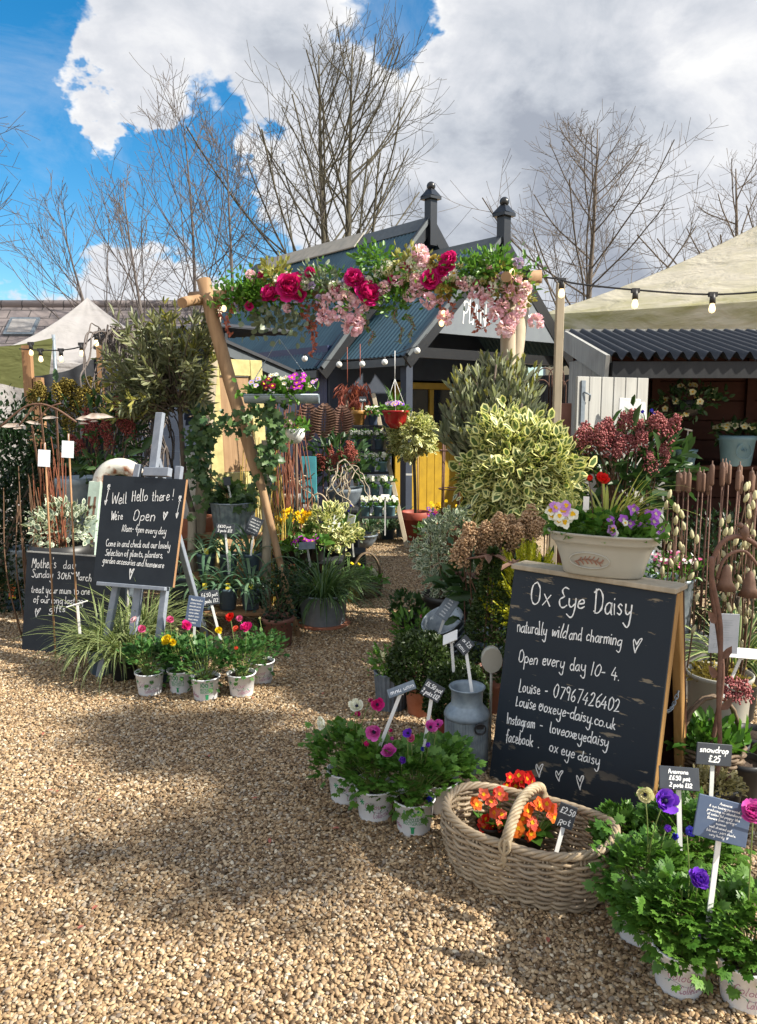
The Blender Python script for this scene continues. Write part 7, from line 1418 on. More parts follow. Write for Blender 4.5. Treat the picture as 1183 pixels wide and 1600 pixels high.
obj('foliage', mb, M('leaf_gold'), t_); mb = MB(); [stalk(mb, (0, 0, .16), rv(1)[0] * V3(.15, .15, .12) + V3(0, 0, .5), .006) for _ in range(12)]; obj('stem', mb, M('stem_brown'), t_)
g = at_(775, 3.72); t_ = thing('box_cone', 'dark clipped box cone between the dragonfly stakes and the A-board', 'topiary', g); pot(t_, 'terra', .13, .2, M('terracotta_dull')); mb = MB(); n_ = 3600; u = rng.random(n_) ** 1.4; a = rng.random(n_) * 6.28; rr = (.165 * (1 - u) + .012) * (.8 + .25 * rng.random(n_)); p = np.stack([rr * np.cos(a), rr * np.sin(a), .2 + u * .62], 1); place(mb, OVAL, p, nz(np.stack([np.cos(a), np.sin(a), .5 + 0 * a], 1) + rv(n_) * .7), nz(np.stack([np.cos(a), np.sin(a), 0 * a + .6], 1) + rv(n_) * .4), .022, .013, 0); obj('foliage', mb, M('leaf_box'), t_); mb = MB(); mb.tube([(0, 0, .15), (0, 0, .75)], [.012, .004], 6); obj('trunk', mb, M('bark'), t_)
def box_ball(label, c, R_, pr, ph, pm):
    g = V3(c[0], c[1], 0); t = thing('box_ball', label, 'topiary', g, 0, 'clipped box balls'); pot(t, 'terra', pr, ph, M(pm)); mb = MB(); n = 5200; q = rv(n); bump = 1 + .06 * np.sin(q[:, 0] * 9 + 1) * np.sin(q[:, 1] * 8) + .05 * np.sin(q[:, 2] * 11); p = V3(0, 0, c[2]) + q * R_ * (bump * (1 - .22 * rng.random(n) ** 2))[:, None]; place(mb, OVAL, p, nz(q * .7 + V3(0, 0, .3) + rv(n) * .7), nz(q + rv(n) * .5), .021 * (.7 + .5 * rng.random(n)), .0125, 0); obj('foliage', mb, M('leaf_box'), t)
    mb = MB(); mb.tube([(0, 0, ph * .8), (0, 0, c[2])], .012, 6); [stalk(mb, (0, 0, c[2] - R_ * .5), rv(1)[0] * R_ * .8 + V3(0, 0, c[2]), .004) for _ in range(12)]; obj('stem', mb, M('bark'), t)
box_ball('rear clipped box ball in tall terracotta pot', P(657, 1035, 3.65), .15, .085, .19, 'terracotta')
box_ball('front clipped box ball in terracotta pot beside the milk churn', P(712, 1083, 3.32), .14, .10, .16, 'terracotta_red')
# ribbed pot of white and red flowers, hellebore
g = Gz(612, 1118, .09); t_ = simple_plant('potted_saxifrage', 'ribbed grey zinc pot of small white flowers at the path edge', 'potted plant', g, 'flute', .088, .20, 'zinc_dark', lambda mb, h: bush(mb, (0, 0, h + .05), (.10, .10, .07), 320, .026, .013, OVAL, clumps=22, cr=.2), None, ('leaf_lush',), [(590 + 30 * rng.random(), 1018 + 34 * rng.random(), g[1] - .06 * rng.random(), .011, 'mini', 'pet_cream') for _ in range(24)] + [(612, 1037, g[1] - .08, .018, 'ranun', 'pet_rose')], 0)
g = Gz(655, 1040, .15); t_ = simple_plant('potted_hellebore', 'pale green hellebore with pink flowers behind the rear box ball', 'potted plant', g, 'plastic', .12, .16, 'black_pot', lambda mb, h: bush(mb, (0, 0, h + .03), (.13, .10, .08), 260, .05, .014, OVAL, clumps=22, cr=.2, up=.7), None, ('leaf_lush',), [(664, 972, g[1] - .05, .022, 'anem', 'pet_rose'), (657, 965, g[1] - .03, .017, 'bud', 'pet_rose'), (668, 985, g[1] - .05, .022, 'anem', 'pet_pink'), (652, 992, g[1] - .05, .02, 'anem', 'pet_white')], 0)
g = Gz(640, 985, .1); simple_plant('potted_geranium', 'low dark leaved plant on the gravel before the big black pot', 'potted plant', g, 'plastic', .09, .08, 'black_pot', lambda mb, h: bush(mb, (0, 0, h + .07), (.14, .11, .08), 240, .045, .03, IVY, clumps=18, cr=.2), None, ('leaf_skimmia',), (), 0)
# stacked galvanised buckets, tipped towards the path
def build_buckets():
    c = P(708, 1010, 4.15); o = V3(c[0], c[1], 0); ax = nz(V3(-.35, -.35, .87)); x = nz(np.cross((0, 1, 0), ax)); y = np.cross(ax, x); Mx = np.stack([x, y, ax], 1)
    for k in range(6):
        base = c + ax * (.036 * k - .16); t = thing('galvanised_bucket', f"{('bottom', 'second lowest', 'third lowest', 'third highest', 'second highest', 'topmost')[k]} of the six nested galvanised buckets leaning by the box cone", 'bucket', base, 0, 'nested galvanised buckets'); b_ = MB(); b_.lathe([(.0001, 0), (.085, 0), (.112, .17), (.118, .172), (.118, .180), (.110, .180), (.083, .006), (.0001, .006)], 32); mb = MB(); T = np.eye(4); T[:3, :3] = Mx; mb.join(b_, T); obj('body', mb, M('galvanised'), t); mb = MB(); th = np.linspace(0, 6.283, 33); mb.tube(np.stack([.117 * np.cos(th), .117 * np.sin(th), .178 + 0 * th], 1) @ Mx.T, .0042, 6, cap=False); obj('rim', mb, M('galvanised'), t)
    mb = MB(); mb.box((0, 0, (c[2] - .16) / 2), (.3, .26, max(.05, c[2] - .17)), None, 0, bev=.01); q = obj('wooden_crate', mb, M('dark_timber')); q.location = o + V3(.03, .06, 0); tag(q, 'dark crate under the nested galvanised buckets', 'crate')
build_buckets()
# milk churn
def build_churn():
    g = V3(P(737, 640, 3.08)[0], 3.08, 0); t = thing('milk_churn', 'ribbed galvanised milk churn standing against the A-board', 'milk churn', g); k = zat(748, 1083, 3.0) / .42; mb = MB(); rib = []
    for i in range(2): pass
    mb.lathe([(.0001, 0), (.088, 0), (.092, .01), (.092, .018)], 48); mb.lathe([(.091, .018), (.091, .265)], 192, 0, (0, 0, 0), lambda th: .018 * np.cos(th * 48)); mb.lathe([(.091, .265), (.096, .272), (.096, .282), (.090, .300), (.068, .330), (.0655, .335), (.0655, .395), (.074, .412), (.077, .418), (.074, .422), (.062, .405), (.060, .30), (.0001, .30)], 48); T = np.diag([1.0, 1.0, k, 1]); m2 = MB(); m2.join(mb, T); obj('body', m2, M('churn_zinc'), t)
    mb = MB(); th = np.linspace(0, 6.283, 20); mb.tube(np.stack([.045 + .022 * np.cos(th), -.088 + 0 * th - .006, .245 * k + .022 * np.sin(th)], 1), .004, 6, cap=False); mb.box((.045, -.086, .255 * k), (.03, .012, .02)); obj('handle', mb, M('black_iron'), t)
build_churn()
# rusty dragonflies on rods
def dragonfly(label, px, py, Y, yaw, gx, s=1.0, roll=0.1):
    c = P(px, py, Y); o = V3(P(gx, 640, Y)[0], Y, 0); t = thing('dragonfly_stake', label, 'garden stake', o, 0, 'rusty dragonfly stakes'); c = c - o; mb = MB(); mb.tube(smooth_line(np.array([(0, 0, 0), (c[0] * .7, 0, c[2] * .6), c - V3(0, 0, .005)])), .004, 6); obj('rod', mb, M('rust'), t); d = V3(math.cos(yaw), math.sin(yaw), roll); sd = V3(-math.sin(yaw), math.cos(yaw), 0); mb = MB(); mb.tube([c + d * .03 * s, c - d * .02 * s, c - d * .14 * s], [.011 * s, .009 * s, .004 * s], 8); mb.ball(c + d * .038 * s, .011 * s, 0, 10)
    for a_ in (.04, .055): mb.tube([c + d * .04 * s, c + d * (.04 + a_) * s + sd * (a_ - .047) * 2 + V3(0, 0, .02)], .0015, 4)
    obj('body', mb, M('rust'), t)
    for s_ in (-1, 1):
        for f, L in ((.25, .155), (-.30, .135)): mb = MB(); place(mb, OVAL, (c + d * f * .03)[None], nz(sd * s_ + d * f)[None], V3(0, 0, 1), L * s, .045 * s, 0); obj('wing', mb, M('rust_pale'), t)
dragonfly('rusty metal dragonfly above the nested buckets', 725, 896, 4.0, 3.3, 738, 1.0); dragonfly('rusty metal dragonfly at the top left corner of the A-board', 808, 882, 3.5, 2.7, 796, .85, .2); dragonfly('dark rusty dragonfly in front of the tan skimmia', 765, 868, 3.7, .2, 758, .85)
mb = MB(); mb.tube([(0, 0, 0), (0, 0, .34)], .006, 8); mb.tube([(0, -.02, .34), (0, .02, .34)], .045, 14); o = obj('white_paddle', mb, M('cream_glaze')); o.location = at_(776, 3.22, 0); o.scale = (1, 1, zat(776, 1030, 3.22) / .34); tag(o, 'round cream paddle peeping out left of the A-board', 'paddle')
price_label('cream backed label seen edge on behind the front box ball', P(709, 1050, 3.25), P(705, 997, 3.25), .085, .05, [], (-.9, -.5, .6), .6, 'white_plastic', group='labels around the churn')
price_label('slate label on white stake standing in the milk churn', P(740, 1100, 3.07), P(727, 1008, 3.12), .060, .068, ['Box £25', 'nmu'], (-.5, -1, .3), -.7, pen=.0022, group='labels around the churn')
price_label('grey care label tilted beside the nested buckets', P(680, 1010, 4.0), P(699, 950, 4.0), .075, .125, ['mnu', 'unm', 'mnun', 'unm', 'mnu', 'unmn'], (-.3, -1, .3), -.55, 'zinc_dark', .0016, group='labels around the churn')

# ---------------- the A-board
def build_aboard():
    a, b_ = G(765, 1216), G(1012, 1307); x = nz(b_ - a); W = np.linalg.norm(b_ - a); n = V3(x[1], -x[0], 0)
    best = min(np.linspace(R(3), R(22), 60), key=lambda l: sum((Plane(a, x, V3(0, 0, math.cos(l)) - n * math.sin(l)).hit(*q)[0] - w_) ** 2 for q, w_ in (((800, 890), 0), ((1068, 925), W))))
    ln = best; pl = Plane(a, x, V3(0, 0, math.cos(ln)) - n * math.sin(ln)); H = (pl.hit(800, 890)[1] + pl.hit(1068, 925)[1]) / 2; print('aboard', math.degrees(ln), W, H, pl.hit(800, 890), pl.hit(1068, 925))
    o = a; t = thing('a_board', 'large weathered black A-board with the Ox Eye Daisy opening times in white handwriting', 'A-board', o); Mx = pl.M(); rel = lambda q, z: pl.at(V3(*q), z) - o
    mb = MB(); mb.box((0, 0, H / 2), (W, .012, H), None, 0, bev=.0015); fr = obj('board', mb, M('worn_board'), t)
    m4 = Matrix.Identity(4)
    for r_ in range(3): m4[r_][0], m4[r_][1], m4[r_][2] = pl.x[r_], -pl.n[r_], pl.y[r_]
    m4.translation = Vector(rel((W / 2, 0), 0)); fr.matrix_local = m4
    for s in (0.016, W - .016): mb = MB(); mb.beam(rel((s, .0), -.026), rel((s, H), -.026), .034, .036, 0, up=pl.n, bev=.003); obj('batten', mb, M('raw_pine'), t)
    D = 2 * H * math.sin(ln) + .07; top = pl.at(V3(0, H), 0) - o; bk = Plane(a - n * D, x, V3(0, 0, math.cos(ln)) + n * math.sin(ln)); r2 = lambda q, z: bk.at(V3(*q), z) - o
    mb = MB(); mb.box(r2((W / 2, H / 2), 0), (W, H, .012), bk.M(), 0); obj('rear_board', mb, M('dark_red_wood'), t)
    for s in (0.016, W - .016): mb = MB(); mb.beam(r2((s, 0), .026), r2((s, H), .026), .034, .036, 0, up=bk.n, bev=.003); obj('batten', mb, M('raw_pine'), t)
    mb = MB(); mb.box((rel((W / 2, H), -.01) + r2((W / 2, H), .01)) / 2 + V3(0, 0, .012), (W + .012, .115, .02), np.stack([x, -n, V3(0, 0, 1)], 1), 0, bev=.003); obj('top_rail', mb, M('pole_pale'), t)
    mb = MB(); p0 = rel((W - .01, H * .52), -.03); p1 = r2((W - .01, H * .56), .03); k = 14
    for i in range(k):
        f0, f1 = i / k, (i + 1) / k; f = lambda u: p0 + (p1 - p0) * u + V3(0, 0, -.045 * math.sin(u * math.pi)); q = (f(f0) + f(f1)) / 2; d = nz(f(f1) - f(f0)); s_ = nz(np.cross(d, (0, 0, 1) if i % 2 else (1, 0, 0))); th = np.linspace(0, 6.283, 11); mb.tube(q + d * (np.cos(th) * .013)[:, None] + s_ * (np.sin(th) * .006)[:, None], .0018, 5, cap=False)
    obj('chain', mb, M('galvanised'), t)
    mb = MB(); z = .0075; w = .0054
    for s, p, q, h in (("Ox", (829, 943), (862, 947), 32), ("Eye", (873, 948), (916, 951), 30), ("Daisy", (928, 958), (990, 962), 34), ("naturally", (809, 987), (856, 993), 20), ("wild", (863, 993), (887, 998), 20), ("and", (890, 998), (910, 1001), 19), ("charming", (917, 1001), (973, 1009), 19), ("Open", (811, 1034), (842, 1039), 20), ("every", (848, 1038), (884, 1044), 19), ("day", (891, 1046), (917, 1050), 20), ("10- 4.", (923, 1054), (971, 1064), 21),
                       ("Louise", (811.7, 1080), (846, 1085), 19), ("-", (852, 1086), (858, 1087), 18), ("07967426402", (865, 1088), (970, 1113), 20), ("Louise", (807, 1102), (839, 1109), 18), ("@oxeye-daisy.co.uk", (842, 1109), (964, 1140), 18), ("Instagram", (793, 1129.4), (838, 1138), 17), ("-", (844, 1139), (850, 1140), 16), ("loveoxeyedaisy", (860, 1144), (952, 1167), 17.5), ("facebook", (791.6, 1157.3), (834, 1166), 18), (".", (841, 1168), (846, 1169), 17), ("ox eye daisy", (859, 1173), (939, 1196), 18)):
        px_write(mb, pl, s, p, q, h, w * .92 if h > 25 else w * .72, z)
    for x0, x1, y0, y1 in ((988, 1004, 998, 1018), (839, 852, 1192, 1213), (870, 883, 1202, 1220), (903, 917, 1211, 1233)): heart(mb, pl, x0, x1, y0, y1, w * .7, z)
    mb.v = [v - o for v in mb.v]; lt = obj('lettering', mb, M('chalk'), fr); lt.matrix_parent_inverse = m4.inverted()
    return (rel((W / 2, H), 0) + r2((W / 2, H), 0)) / 2 + o, x, W
AT, AX, AW = build_aboard()
def build_planter():
    c = P(935, 905, 2.9); z = AT[2] + .0225; o = V3(*(AT + AX * ((c - AT) @ AX))[:2], z); ang = math.atan2(AX[1], AX[0]) + .18
    o = AT + AX * (G(936, 912, z) - AT).dot(AX); o = o - AX * .065; o[2] = z; t = thing('oval_planter', 'oval cream planter of violas, primroses and red anemones standing on the A-board', 'planter', o, ang); H = .165; N_ = 64; th = np.arange(N_) * 2 * math.pi / N_
    def rg(a, b_, z_, e=2.6): return np.stack([a * np.sign(np.cos(th)) * np.abs(np.cos(th)) ** (2 / e), b_ * np.sign(np.sin(th)) * np.abs(np.sin(th)) ** (2 / e), 0 * th + z_], 1)
    prof = ((.0001, .0001, 0), (.145, .068, 0), (.150, .072, .006), (.160, .080, H * .3), (.178, .090, H * .62), (.190, .097, H * .75), (.196, .100, H * .76), (.200, .103, H * .80), (.203, .105, H * .92), (.212, .112, H * .94), (.216, .115, H * .98), (.212, .112, H), (.200, .102, H * .985), (.185, .09, H * .8)); mb = MB(); v = np.concatenate([rg(*p) for p in prof]); i = np.arange(len(prof) - 1)[:, None] * N_; j = np.arange(N_)[None]; mb.add(v, np.stack([i + j, i + (j + 1) % N_, i + N_ + (j + 1) % N_, i + N_ + j], -1).reshape(-1, 4)); tr = obj('trough', mb, M('cream_glaze'), t)
    mb = MB(); mb.disc((0, 0, H * .86), .195, 32, 0, 1, .5, .004); obj('soil', mb, M('soil'), tr)
    yz = lambda z_: -(.072 + (z_ / H) * .026) - .002; mb = MB(); e = np.linspace(0, 6.283, 41); pt = np.stack([-.03 + .075 * np.cos(e), 0 * e, .062 + .030 * np.sin(e)], 1); pt[:, 1] = [yz(z_) for z_ in pt[:, 2]]; mb.tube(pt, .003, 6, 0, cap=False)
    def yp(q): q = np.asarray(q, float); zz = q[:, 1]; return np.stack([q[:, 0], np.array([yz(k) for k in zz]) - .0022, zz], 1)
    ribbon(mb, np.stack([np.linspace(-.085, .02, 14), .055 + .012 * np.sin(np.linspace(0, 3, 14))], 1), .003, yp, 1)
    for k in range(12): cx = -.080 + k * .0082; cz = .056 + .010 * math.sin(k * .28); s = 1 if k % 2 else -1; ribbon(mb, np.array([[cx, cz], [cx + .008, cz + s * .006], [cx + .013, cz + s * .014]]), .0055, yp, 1)
    obj('medallion', mb, M('cream_glaze', 'medal_brown'), tr)
    # planting
    mb = MB(); bush(mb, (0, 0, H + .01), (.185, .085, .045), 620, .036, .024, OVAL, clumps=45, cr=.16, up=.5); obj('foliage', mb, M('leaf_lush'), t); mb = MB(); parsley_bits = clumped((-.02, -.03, H + .02), (.13, .06, .045), 160, 20, .2); place(mb, PARS, parsley_bits[0], nz(parsley_bits[1] + V3(0, -.2, .4)), V3(0, -.4, 1), .036, None, 0); obj('ferny_foliage', mb, M('leaf_parsley'), t)
    Rm = np.array([[math.cos(-ang), -math.sin(-ang), 0], [math.sin(-ang), math.cos(-ang), 0], [0, 0, 1]]); lc = lambda px, py, dy=0.0: Rm @ (P(px, py, o[1] + dy) - o)
    mb = MB()
    for cx, nn, el, az in ((.03, 36, (50, 85), (-.7, .9)), (-.10, 26, (45, 82), (2.2, 3.9)), (.0, 22, (70, 90), (-1, 4))): straps(mb, (cx, .02, H * .9), nn, .24, .010, .03, el, 1.1, 7, 0, None, .25, az)
    obj('grass_blades', mb, M('strap_yellow'), t)
    def f(px, py, r, k, m_, cm='pet_gold', dy=-.06, nr=None): b_ = MB(); bloom(b_, lc(px, py, dy), Rm @ V3(*(nr or (rng.normal() * .3, -1, .45))), r, k); return obj('flower', b_, M(m_, cm), t), lc(px, py, dy)
    for px, py, r, m_ in ((860, 798, .024, 'pet_white'), (868, 792, .026, 'pet_lilac'), (880, 797, .028, 'pet_lilac'), (874, 806, .024, 'pet_white'), (862, 806, .022, 'pet_white'), (885, 790, .022, 'pet_lilac'), (882, 816, .026, 'pet_white'), (895, 803, .025, 'pet_white'), (873, 815, .018, 'pet_white'), (889, 810, .02, 'pet_white')): f(px, py, r, 'pansy', m_, 'pet_gold', -.05 - rng.random() * .03)
    for px, py, r in ((954, 814, .024), (974, 812, .022), (990, 797, .026), (996, 813, .026), (1012, 806, .027), (1022, 815, .024), (1030, 826, .026), (1008, 820, .02), (985, 818, .02), (1025, 803, .02)): f(px, py, r, 'prim', 'pet_violetpink', 'pet_cream', -.06 - rng.random() * .03)
    for px, py, r, m_ in ((957, 828, .024, 'pet_lilac'), (960, 833, .018, 'pet_white'), (977, 817, .014, 'pet_white')): f(px, py, r, 'pansy', m_, 'pet_gold', -.10)
    for px, py, r in ((940, 752, .028), (920, 751, .017)):
        fo, c = f(px, py, r, 'bud' if r < .02 else 'anem', 'pet_red', 'pet_eye', 0, (.1, -.6, .8)); mb = MB(); stalk(mb, (c[0] * .7, c[1] * .5, H), c, .003, 0, .05); obj('stem', mb, M('stem_brown'), fo)
    mb = MB(); mb.box(lc(916, 786, -.02), (.022, .002, .05)); obj('tag', mb, M('white_plastic'), t)
build_planter()

# ============================================================ WICKER BASKET OF PRIMROSES
def build_basket():
    ctr = (G(790, 1306, .2) + G(858, 1256, .2)) / 2; ang = R(-30); o = V3(ctr[0], ctr[1], 0); t = thing('wicker_basket', 'long oval grey brown wicker basket of red and orange primroses before the A-board', 'basket', o, ang); A, B, H = .268, .165, .205; e = 2.5
    sup = lambda th, a, b_: (a * np.sign(np.cos(th)) * np.abs(np.cos(th)) ** (2 / e), b_ * np.sign(np.sin(th)) * np.abs(np.sin(th)) ** (2 / e))
    prof = lambda z: .86 + .17 * math.sin(min(1, z / H * 1.05) * math.pi * .62) - .03 * max(0, z / H - .75) * 4 * .5
    dip = lambda th: .012 * np.cos(th * 2)                       # ends ride a little higher
    N = 240; NS = 26; th = np.linspace(0, 2 * math.pi, N + 1); mb = MB(); rows = 19
    # even spacing along the rim
    xx, yy = sup(np.linspace(0, 2 * math.pi, 4001), A, B); s = np.concatenate([[0], np.cumsum(np.hypot(np.diff(xx), np.diff(yy)))]); s /= s[-1]; tp = np.interp(np.linspace(0, 1, N + 1), s, np.linspace(0, 2 * math.pi, 4001)); u = np.linspace(0, 1, N + 1)
    def path(z0, off, amp_z=1.0):
        f = prof(z0); x, y = sup(tp, A * f, B * f); nx, ny = np.gradient(y), -np.gradient(x); l = np.hypot(nx, ny); z = z0 + dip(tp) * (z0 / H) * amp_z + .0012 * np.sin(u * 37 + z0 * 90); return np.stack([x + nx / l * off, y + ny / l * off, z], 1)
    for k in range(rows):
        z0 = .008 + k * (H - .022) / rows; off = .0075 * np.sin(u * NS * math.pi + k * math.pi)
        p = path(z0, off); p[:, 2] += .0015 * np.sin(u * NS * math.pi * 2 + k); mb.tube(p, .0060 + .0008 * np.sin(u * 29 + k * 2), 6, 0, cap=False, rnd=((k * 7) % 5) / 5)
    f0 = prof(.005); x, y = sup(tp, A * f0 * .97, B * f0 * .97); mb.add(np.concatenate([[[0, 0, .006]], np.stack([x[:-1], y[:-1], 0 * x[:-1] + .006], 1)]), [(0, 1 + i, 1 + (i + 1) % N) for i in range(N)], 1); obj('woven_body', mb, M('wicker', 'wicker_dark'), t)
    mb = MB()
    for k in range(NS):
        i = int((k + .5) / NS * N)
        for d in (-1, 1): pts = np.array([path(z, 0)[(i + d) % N] for z in np.linspace(0, H - .01, 7)]); mb.tube(pts, .0042, 5)
    obj('upright', mb, M('wicker'), t)
    mb = MB()
    for k in range(4): ph = k * math.pi / 2; p = path(H - .002, 0); c = path(H - .002, .011); nrm = nz(c - p); tw = u * 24 * 2 * math.pi / 2 + ph; mb.tube(p + nrm * (np.cos(tw) * .008)[:, None] + V3(0, 0, 1) * (np.sin(tw) * .008)[:, None], .0068, 6, 0, cap=False)
    obj('rim', mb, M('wicker'), t)
    mb = MB(); q = np.linspace(0, math.pi, 70); hh = .072; base = np.stack([.004 * np.sin(q * 3) - .012, -(B * prof(H)) * np.cos(q) * (1 + .0 * q), H - .006 + hh * np.sin(q) ** .8], 1); tg = nz(np.gradient(base, axis=0)); sx = V3(1, 0, 0) + 0 * tg; bn = np.cross(tg, sx)
    for k in range(6): ph = k * math.pi / 3; tw = q * 7 + ph; mb.tube(base + sx * (np.cos(tw) * .0115)[:, None] + bn * (np.sin(tw) * .0115)[:, None], .0062, 6)
    for s_ in (-1, 1):
        yb = s_ * (B * prof(H) + .014)
        for k in (-1, 0, 1): mb.tube(smooth_line(np.array([(-.012 + k * .010, yb * .97, H + .012), (-.012 + k * .016, yb, H - .015), (-.012 - k * .006, yb * 1.0, H - .05), (-.012 + k * .02, yb * .985, H - .075)])), .0055, 6)
    obj('handle', mb, M('wicker_pale'), t)
plain('wicker_pale', (.42, .335, .215), (.26, .195, .12), .55, 30, bump=.2)
build_basket()
def polyanthus(label, org, heads, leaves, r=.05, h=.07):
    t = thing('potted_primrose', label, 'potted plant', org, 0, 'primroses in the wicker basket'); pot(t, 'plastic', r, h, M('black_pot')); mb = MB(); n = leaves
    for k in range(n):
        a = k * 2.4 + rng.random(); el = .25 + .5 * rng.random(); d = V3(math.cos(a) * math.cos(el), math.sin(a) * math.cos(el), math.sin(el)); place(mb, OVAL, V3(d[0], d[1], 0)[None] * .015 + V3(0, 0, h - .005), d[None], V3(-d[0] * math.sin(el), -d[1] * math.sin(el), 1), .085 * (.8 + .4 * rng.random()), .05, 0)
    obj('foliage', mb, M('leaf_lush'), t)
    for px, py, Y, rr, m_ in heads:
        c = P(px, py, Y) - org; mb = MB(); bloom(mb, c, (rng.normal() * .5, -.9, .5 + rng.normal() * .3), rr, 'prim'); f = obj('flower', mb, M(m_, 'pet_gold'), t); mb = MB(); stalk(mb, (c[0] * .35, c[1] * .35, h - .01), c + V3(0, .004, -.003), .0016, 0, .05); obj('stem', mb, M('stem_green'), f)
cv = lambda L, Y, m_, r=.021: [(680 + .2536 * x, 1180 + .2536 * y, Y + rng.normal() * .012, r * (.85 + .3 * rng.random()), m_[k % len(m_)]) for k, (x, y) in enumerate(L)]
polyanthus('coral primrose on the left inside the wicker basket', P(766, 1300, 2.48) * V3(1, 1, 0) + V3(0, 0, .02), cv([(300, 240), (255, 305), (400, 238), (385, 225), (420, 250), (385, 360), (300, 405), (350, 445), (345, 285), (325, 275), (410, 365), (300, 435), (395, 435), (245, 285), (365, 355), (310, 390)], 2.44, ('pet_coral', 'pet_orange', 'pet_coral', 'pet_red')), 9)
polyanthus('orange primrose right of the basket handle', P(826, 1306, 2.42) * V3(1, 1, 0) + V3(0, 0, .02), cv([(585, 325), (640, 310), (700, 320), (720, 370), (735, 385), (540, 390), (600, 415), (510, 450), (505, 475), (580, 500), (590, 485), (640, 300), (690, 300), (570, 340), (610, 440), (720, 330)], 2.37, ('pet_coral', 'pet_orange', 'pet_orange')), 11)
polyanthus('scarlet primrose at the back of the wicker basket', P(806, 1256, 2.62) * V3(1, 1, 0) + V3(0, 0, .02), cv([(460, 135), (440, 185), (495, 190), (515, 125), (565, 145), (480, 160), (530, 165), (580, 130), (455, 210), (540, 200), (590, 160), (500, 150)], 2.58, ('pet_red',), .021), 8)
price_label('small black label reading 2.50 pot in the wicker basket', P(868, 1336, 2.22), P(885, 1274, 2.24), .054, .074, ['£2.50', 'pot'], (-.35, -1, .15), -.22, pen=.0026, group='labels in the basket and anemones')

# ============================================================ ANEMONES
GA = 'anemones in white pots'
white_potted('potted_anemone', 'left rear white pot of anemones with cream blooms leaning over the gravel', 'potted plant', 541, 1260, 'leaf_parsley', 200, ((558, 1104, 3.05, .030, 'anem', 'pet_white', 'pet_eye'), (507, 1130, 3.0, .028, 'anem', 'pet_white', 'pet_eye', (-1, -.6, .2)), (589, 1101, 3.1, .028, 'anem', 'pet_magenta', 'pet_eye'), (577, 1095, 3.15, .018, 'bud', 'pet_rose'), (556, 1117, 3.1, .018, 'bud', 'pet_magenta'), (549, 1142, 3.0, .010, 'bud', 'leaf_tip')), (-1.35,), (0,), .25, group=GA, L=.045)
white_potted('potted_anemone', 'middle white anemone pot with big pink blooms in front of the ribbed zinc pot', 'potted plant', 586, 1288, 'leaf_parsley', 210, ((585, 1143, 2.88, .032, 'anem', 'pet_pinkmag', 'pet_eye', (-.2, -1, .2)), (574, 1165, 2.86, .017, 'bud', 'pet_magenta'), (608, 1175, 2.82, .026, 'ranun', 'pet_pinkmag'), (611, 1143, 2.95, .014, 'bud', 'pet_magenta'), (614, 1155, 2.95, .013, 'bud', 'pet_pinkmag'), (566, 1158, 2.9, .010, 'bud', 'leaf_tip')), (-1.5,), (0,), .26, group=GA, L=.045)
white_potted('potted_anemone', 'front white anemone pot with green recycling print nearest the wicker basket', 'potted plant', 648, 1309, 'leaf_parsley', 230, ((638, 1146, 2.85, .020, 'anem', 'pet_violet', 'pet_eye'), (628, 1188, 2.75, .021, 'bud', 'pet_violet'), (672, 1137, 2.95, .026, 'anem', 'pet_pinkmag', 'pet_eye'), (684, 1133, 3.0, .022, 'anem', 'pet_pinkmag', 'pet_eye'), (671, 1165, 2.85, .017, 'bud', 'pet_violet'), (660, 1172, 2.84, .014, 'bud', 'pet_blue'), (643, 1155, 2.88, .018, 'anem', 'pet_rose', 'pet_eye'), (672, 1249, 2.60, .017, 'bud', 'pet_blue')), (-1.7,), (1,), .26, group=GA, L=.045)
g = Gz(690, 1290, .12); t_ = thing('potted_anemone', 'leafy anemone pot tucked behind the front white pot against the churn', 'potted plant', g, 0, GA); pot(t_, 'white', .074, .12, M('white_pot')); parsley(t_, .076, .12, .22, 230, M('leaf_parsley'), 2.0, 6, .045)
white_potted('potted_anemone', 'rear white anemone pot beside the wicker basket with cream and violet blooms', 'potted plant', 1010, 1486, 'leaf_parsley', 290, ((1008, 1241, 2.28, .026, 'anem', 'pet_cream', 'pet_eye', (-.3, -.9, .3)), (1037, 1252, 2.2, .037, 'anem', 'pet_violet', 'pet_eye', (.1, -.75, .55)), (1040, 1297, 2.25, .018, 'bud', 'pet_violet'), (1057, 1310, 2.2, .018, 'bud', 'pet_blue')), (-1.9,), (0,), .27, r=.074, spread=2.05, group=GA, L=.045)
white_potted('potted_anemone', 'frontmost white anemone pot at the lower right corner with violet blooms', 'potted plant', 1073, 1566, 'leaf_parsley', 330, ((1073, 1301, 2.1, .024, 'bud', 'pet_blue'), (1091, 1375, 1.95, .027, 'ranun', 'pet_violet'), (1078, 1454, 1.86, .026, 'anem', 'pet_violet', 'pet_eye', (-.1, -1, -.1)),), (-1.75,), (0,), .27, r=.074, spread=2.05, group=GA, L=.045, trail=22)
white_potted('potted_anemone', 'white anemone pot cut off by the right edge with a magenta bloom', 'potted plant', 1180, 1590, 'leaf_parsley', 300, ((1177, 1272, 2.05, .036, 'ranun', 'pet_pinkmag'),), (-1.8,), (0,), .26, r=.074, spread=2.0, group=GA, L=.045)
g = Gz(1120, 1470, .2); t_ = thing('potted_anemone', 'bushy anemone pot hidden behind the two lower right corner pots', 'potted plant', g, 0, GA); pot(t_, 'white', .074, .12, M('white_pot')); parsley(t_, .076, .12, .26, 330, M('leaf_parsley'), 2.2, 4, .045)
g = Gz(1000, 1435, .2); t_ = thing('potted_anemone', 'leafy anemone pot pressed against the end of the wicker basket', 'potted plant', g, 0, GA); pot(t_, 'white', .07, .11, M('white_pot')); parsley(t_, .07, .11, .17, 200, M('leaf_parsley'), 1.4, 2, .045)
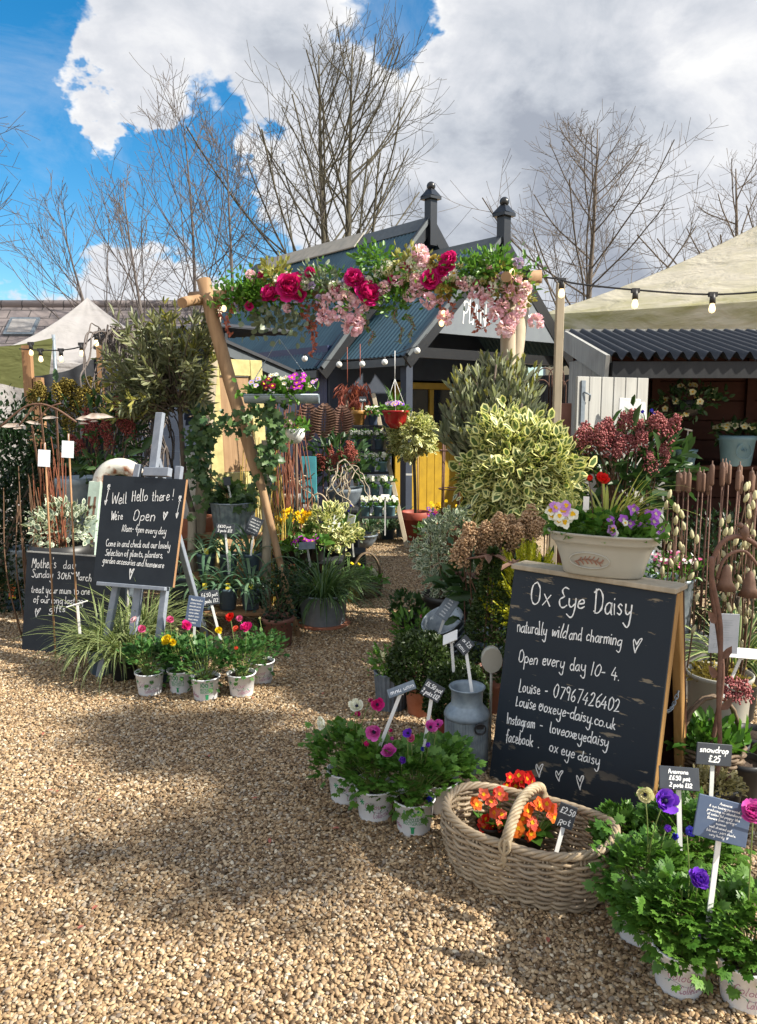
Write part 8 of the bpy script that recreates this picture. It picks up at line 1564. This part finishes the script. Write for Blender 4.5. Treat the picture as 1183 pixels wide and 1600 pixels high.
price_label('slate label seen from a low angle over the pink anemones', P(588, 1180, 2.74), P(628, 1078, 2.76), .108, .037, ['mnu unm'], (-.3, -1, 1.0), .50, 'zinc_dark', .0026, group='labels among the pink anemones')
price_label('black diamond tilted label reading 6.50 pot 2 pots 12 in the pink anemones', P(661, 1180, 2.72), P(676, 1079, 2.72), .076, .061, ['£6.50 pot', '2 pots £12'], (-.05, -1, .25), -.50, pen=.0026, group='labels among the pink anemones')
price_label('dark framed label reading Anemone 6.50 pot 2 pots 12', P(1064, 1390, 2.02), P(1060, 1216, 2.04), .110, .062, ['Anemone', '£6.50 pot', '2 pots £12'], (-.05, -1, .45), -.05, pen=.0026, group='labels in the basket and anemones')
price_label('navy label reading snowdrop 25 beside the A-board foot', P(1108, 1310, 2.36), P(1114, 1178, 2.38), .120, .070, ['snowdrop', '£25'], (.1, -1, .2), -.12, pen=.0036, group='labels in the basket and anemones')
price_label('large blue slate care label about anemones at the lower right', P(1103, 1470, 1.76), P(1127, 1281, 1.78), .127, .100, ['Anemone', 'A sun loving perennial', 'producing an abundance', 'of colourful poppy- like', 'flowers from spring -', 'summer.', 'well drained soil,', 'full sun - part shade.', 'very hardy  *'], (-.1, -1, .3), -.20, 'slate_blue', .0011, group='labels in the basket and anemones')
# small stems of the festoon ends, leaf litter on the gravel
mb = MB(); n = 46; p = np.stack([rng.uniform(-1.6, 1.0, n), rng.uniform(1.9, 4.6, n), np.full(n, .016)], 1); place(mb, OVAL, p, nz(rv(n) * V3(1, 1, .15)), V3(0, 0, 1), .022 * (.5 + rng.random(n)), .012, 0); o = obj('leaf_litter', mb, M('pet_russet'), kind='stuff'); tag(o, 'small fallen leaves scattered over the gravel', 'leaves')

# unseen tree added out of view, its clumps placed to throw soft shade on gravel
def build_shade_tree():
    o = V3(7.6, .9, 0); t = thing('added_shade_tree', 'unseen evergreen tree added beyond the right edge to shade the gravel', 'tree', o); mb = MB(); br = MB(); mb2 = MB()
    cl = []
    for gx, gy, r_, n_ in ((-.52, 2.42, .27, 300), (-.62, 3.25, .30, 340), (-.30, 2.80, .22, 180), (-1.05, 3.42, .22, 200), (-.25, 4.15, .28, 200)):
        T = (5.6 + rng.random() * 1.2) / SUN[2]; c = V3(gx, gy, 0) + SUN * T - o; cl.append(c); p = c + rng.normal(size=(n_, 3)) * r_ * V3(.62, .62, .5); place(mb, OVAL, p, rv(n_), rv(n_), .13, .075, 0); br.tube(smooth_line(np.array([(0, 0, 3.4), (c + V3(0, 0, 3.4)) / 2 + V3(0, 0, .3), c])), np.linspace(.05, .015, 11), 5)
    obj('foliage', mb, M('leaf_hedge'), t); obj('branch', br, M('bark'), t); mb2.tube([(0, 0, 0), (.05, 0, 2), (0, 0, 3.6), (-.1, .1, 6.8)], [.2, .16, .13, .05], 10); obj('trunk', mb2, M('bark'), t)
build_shade_tree()
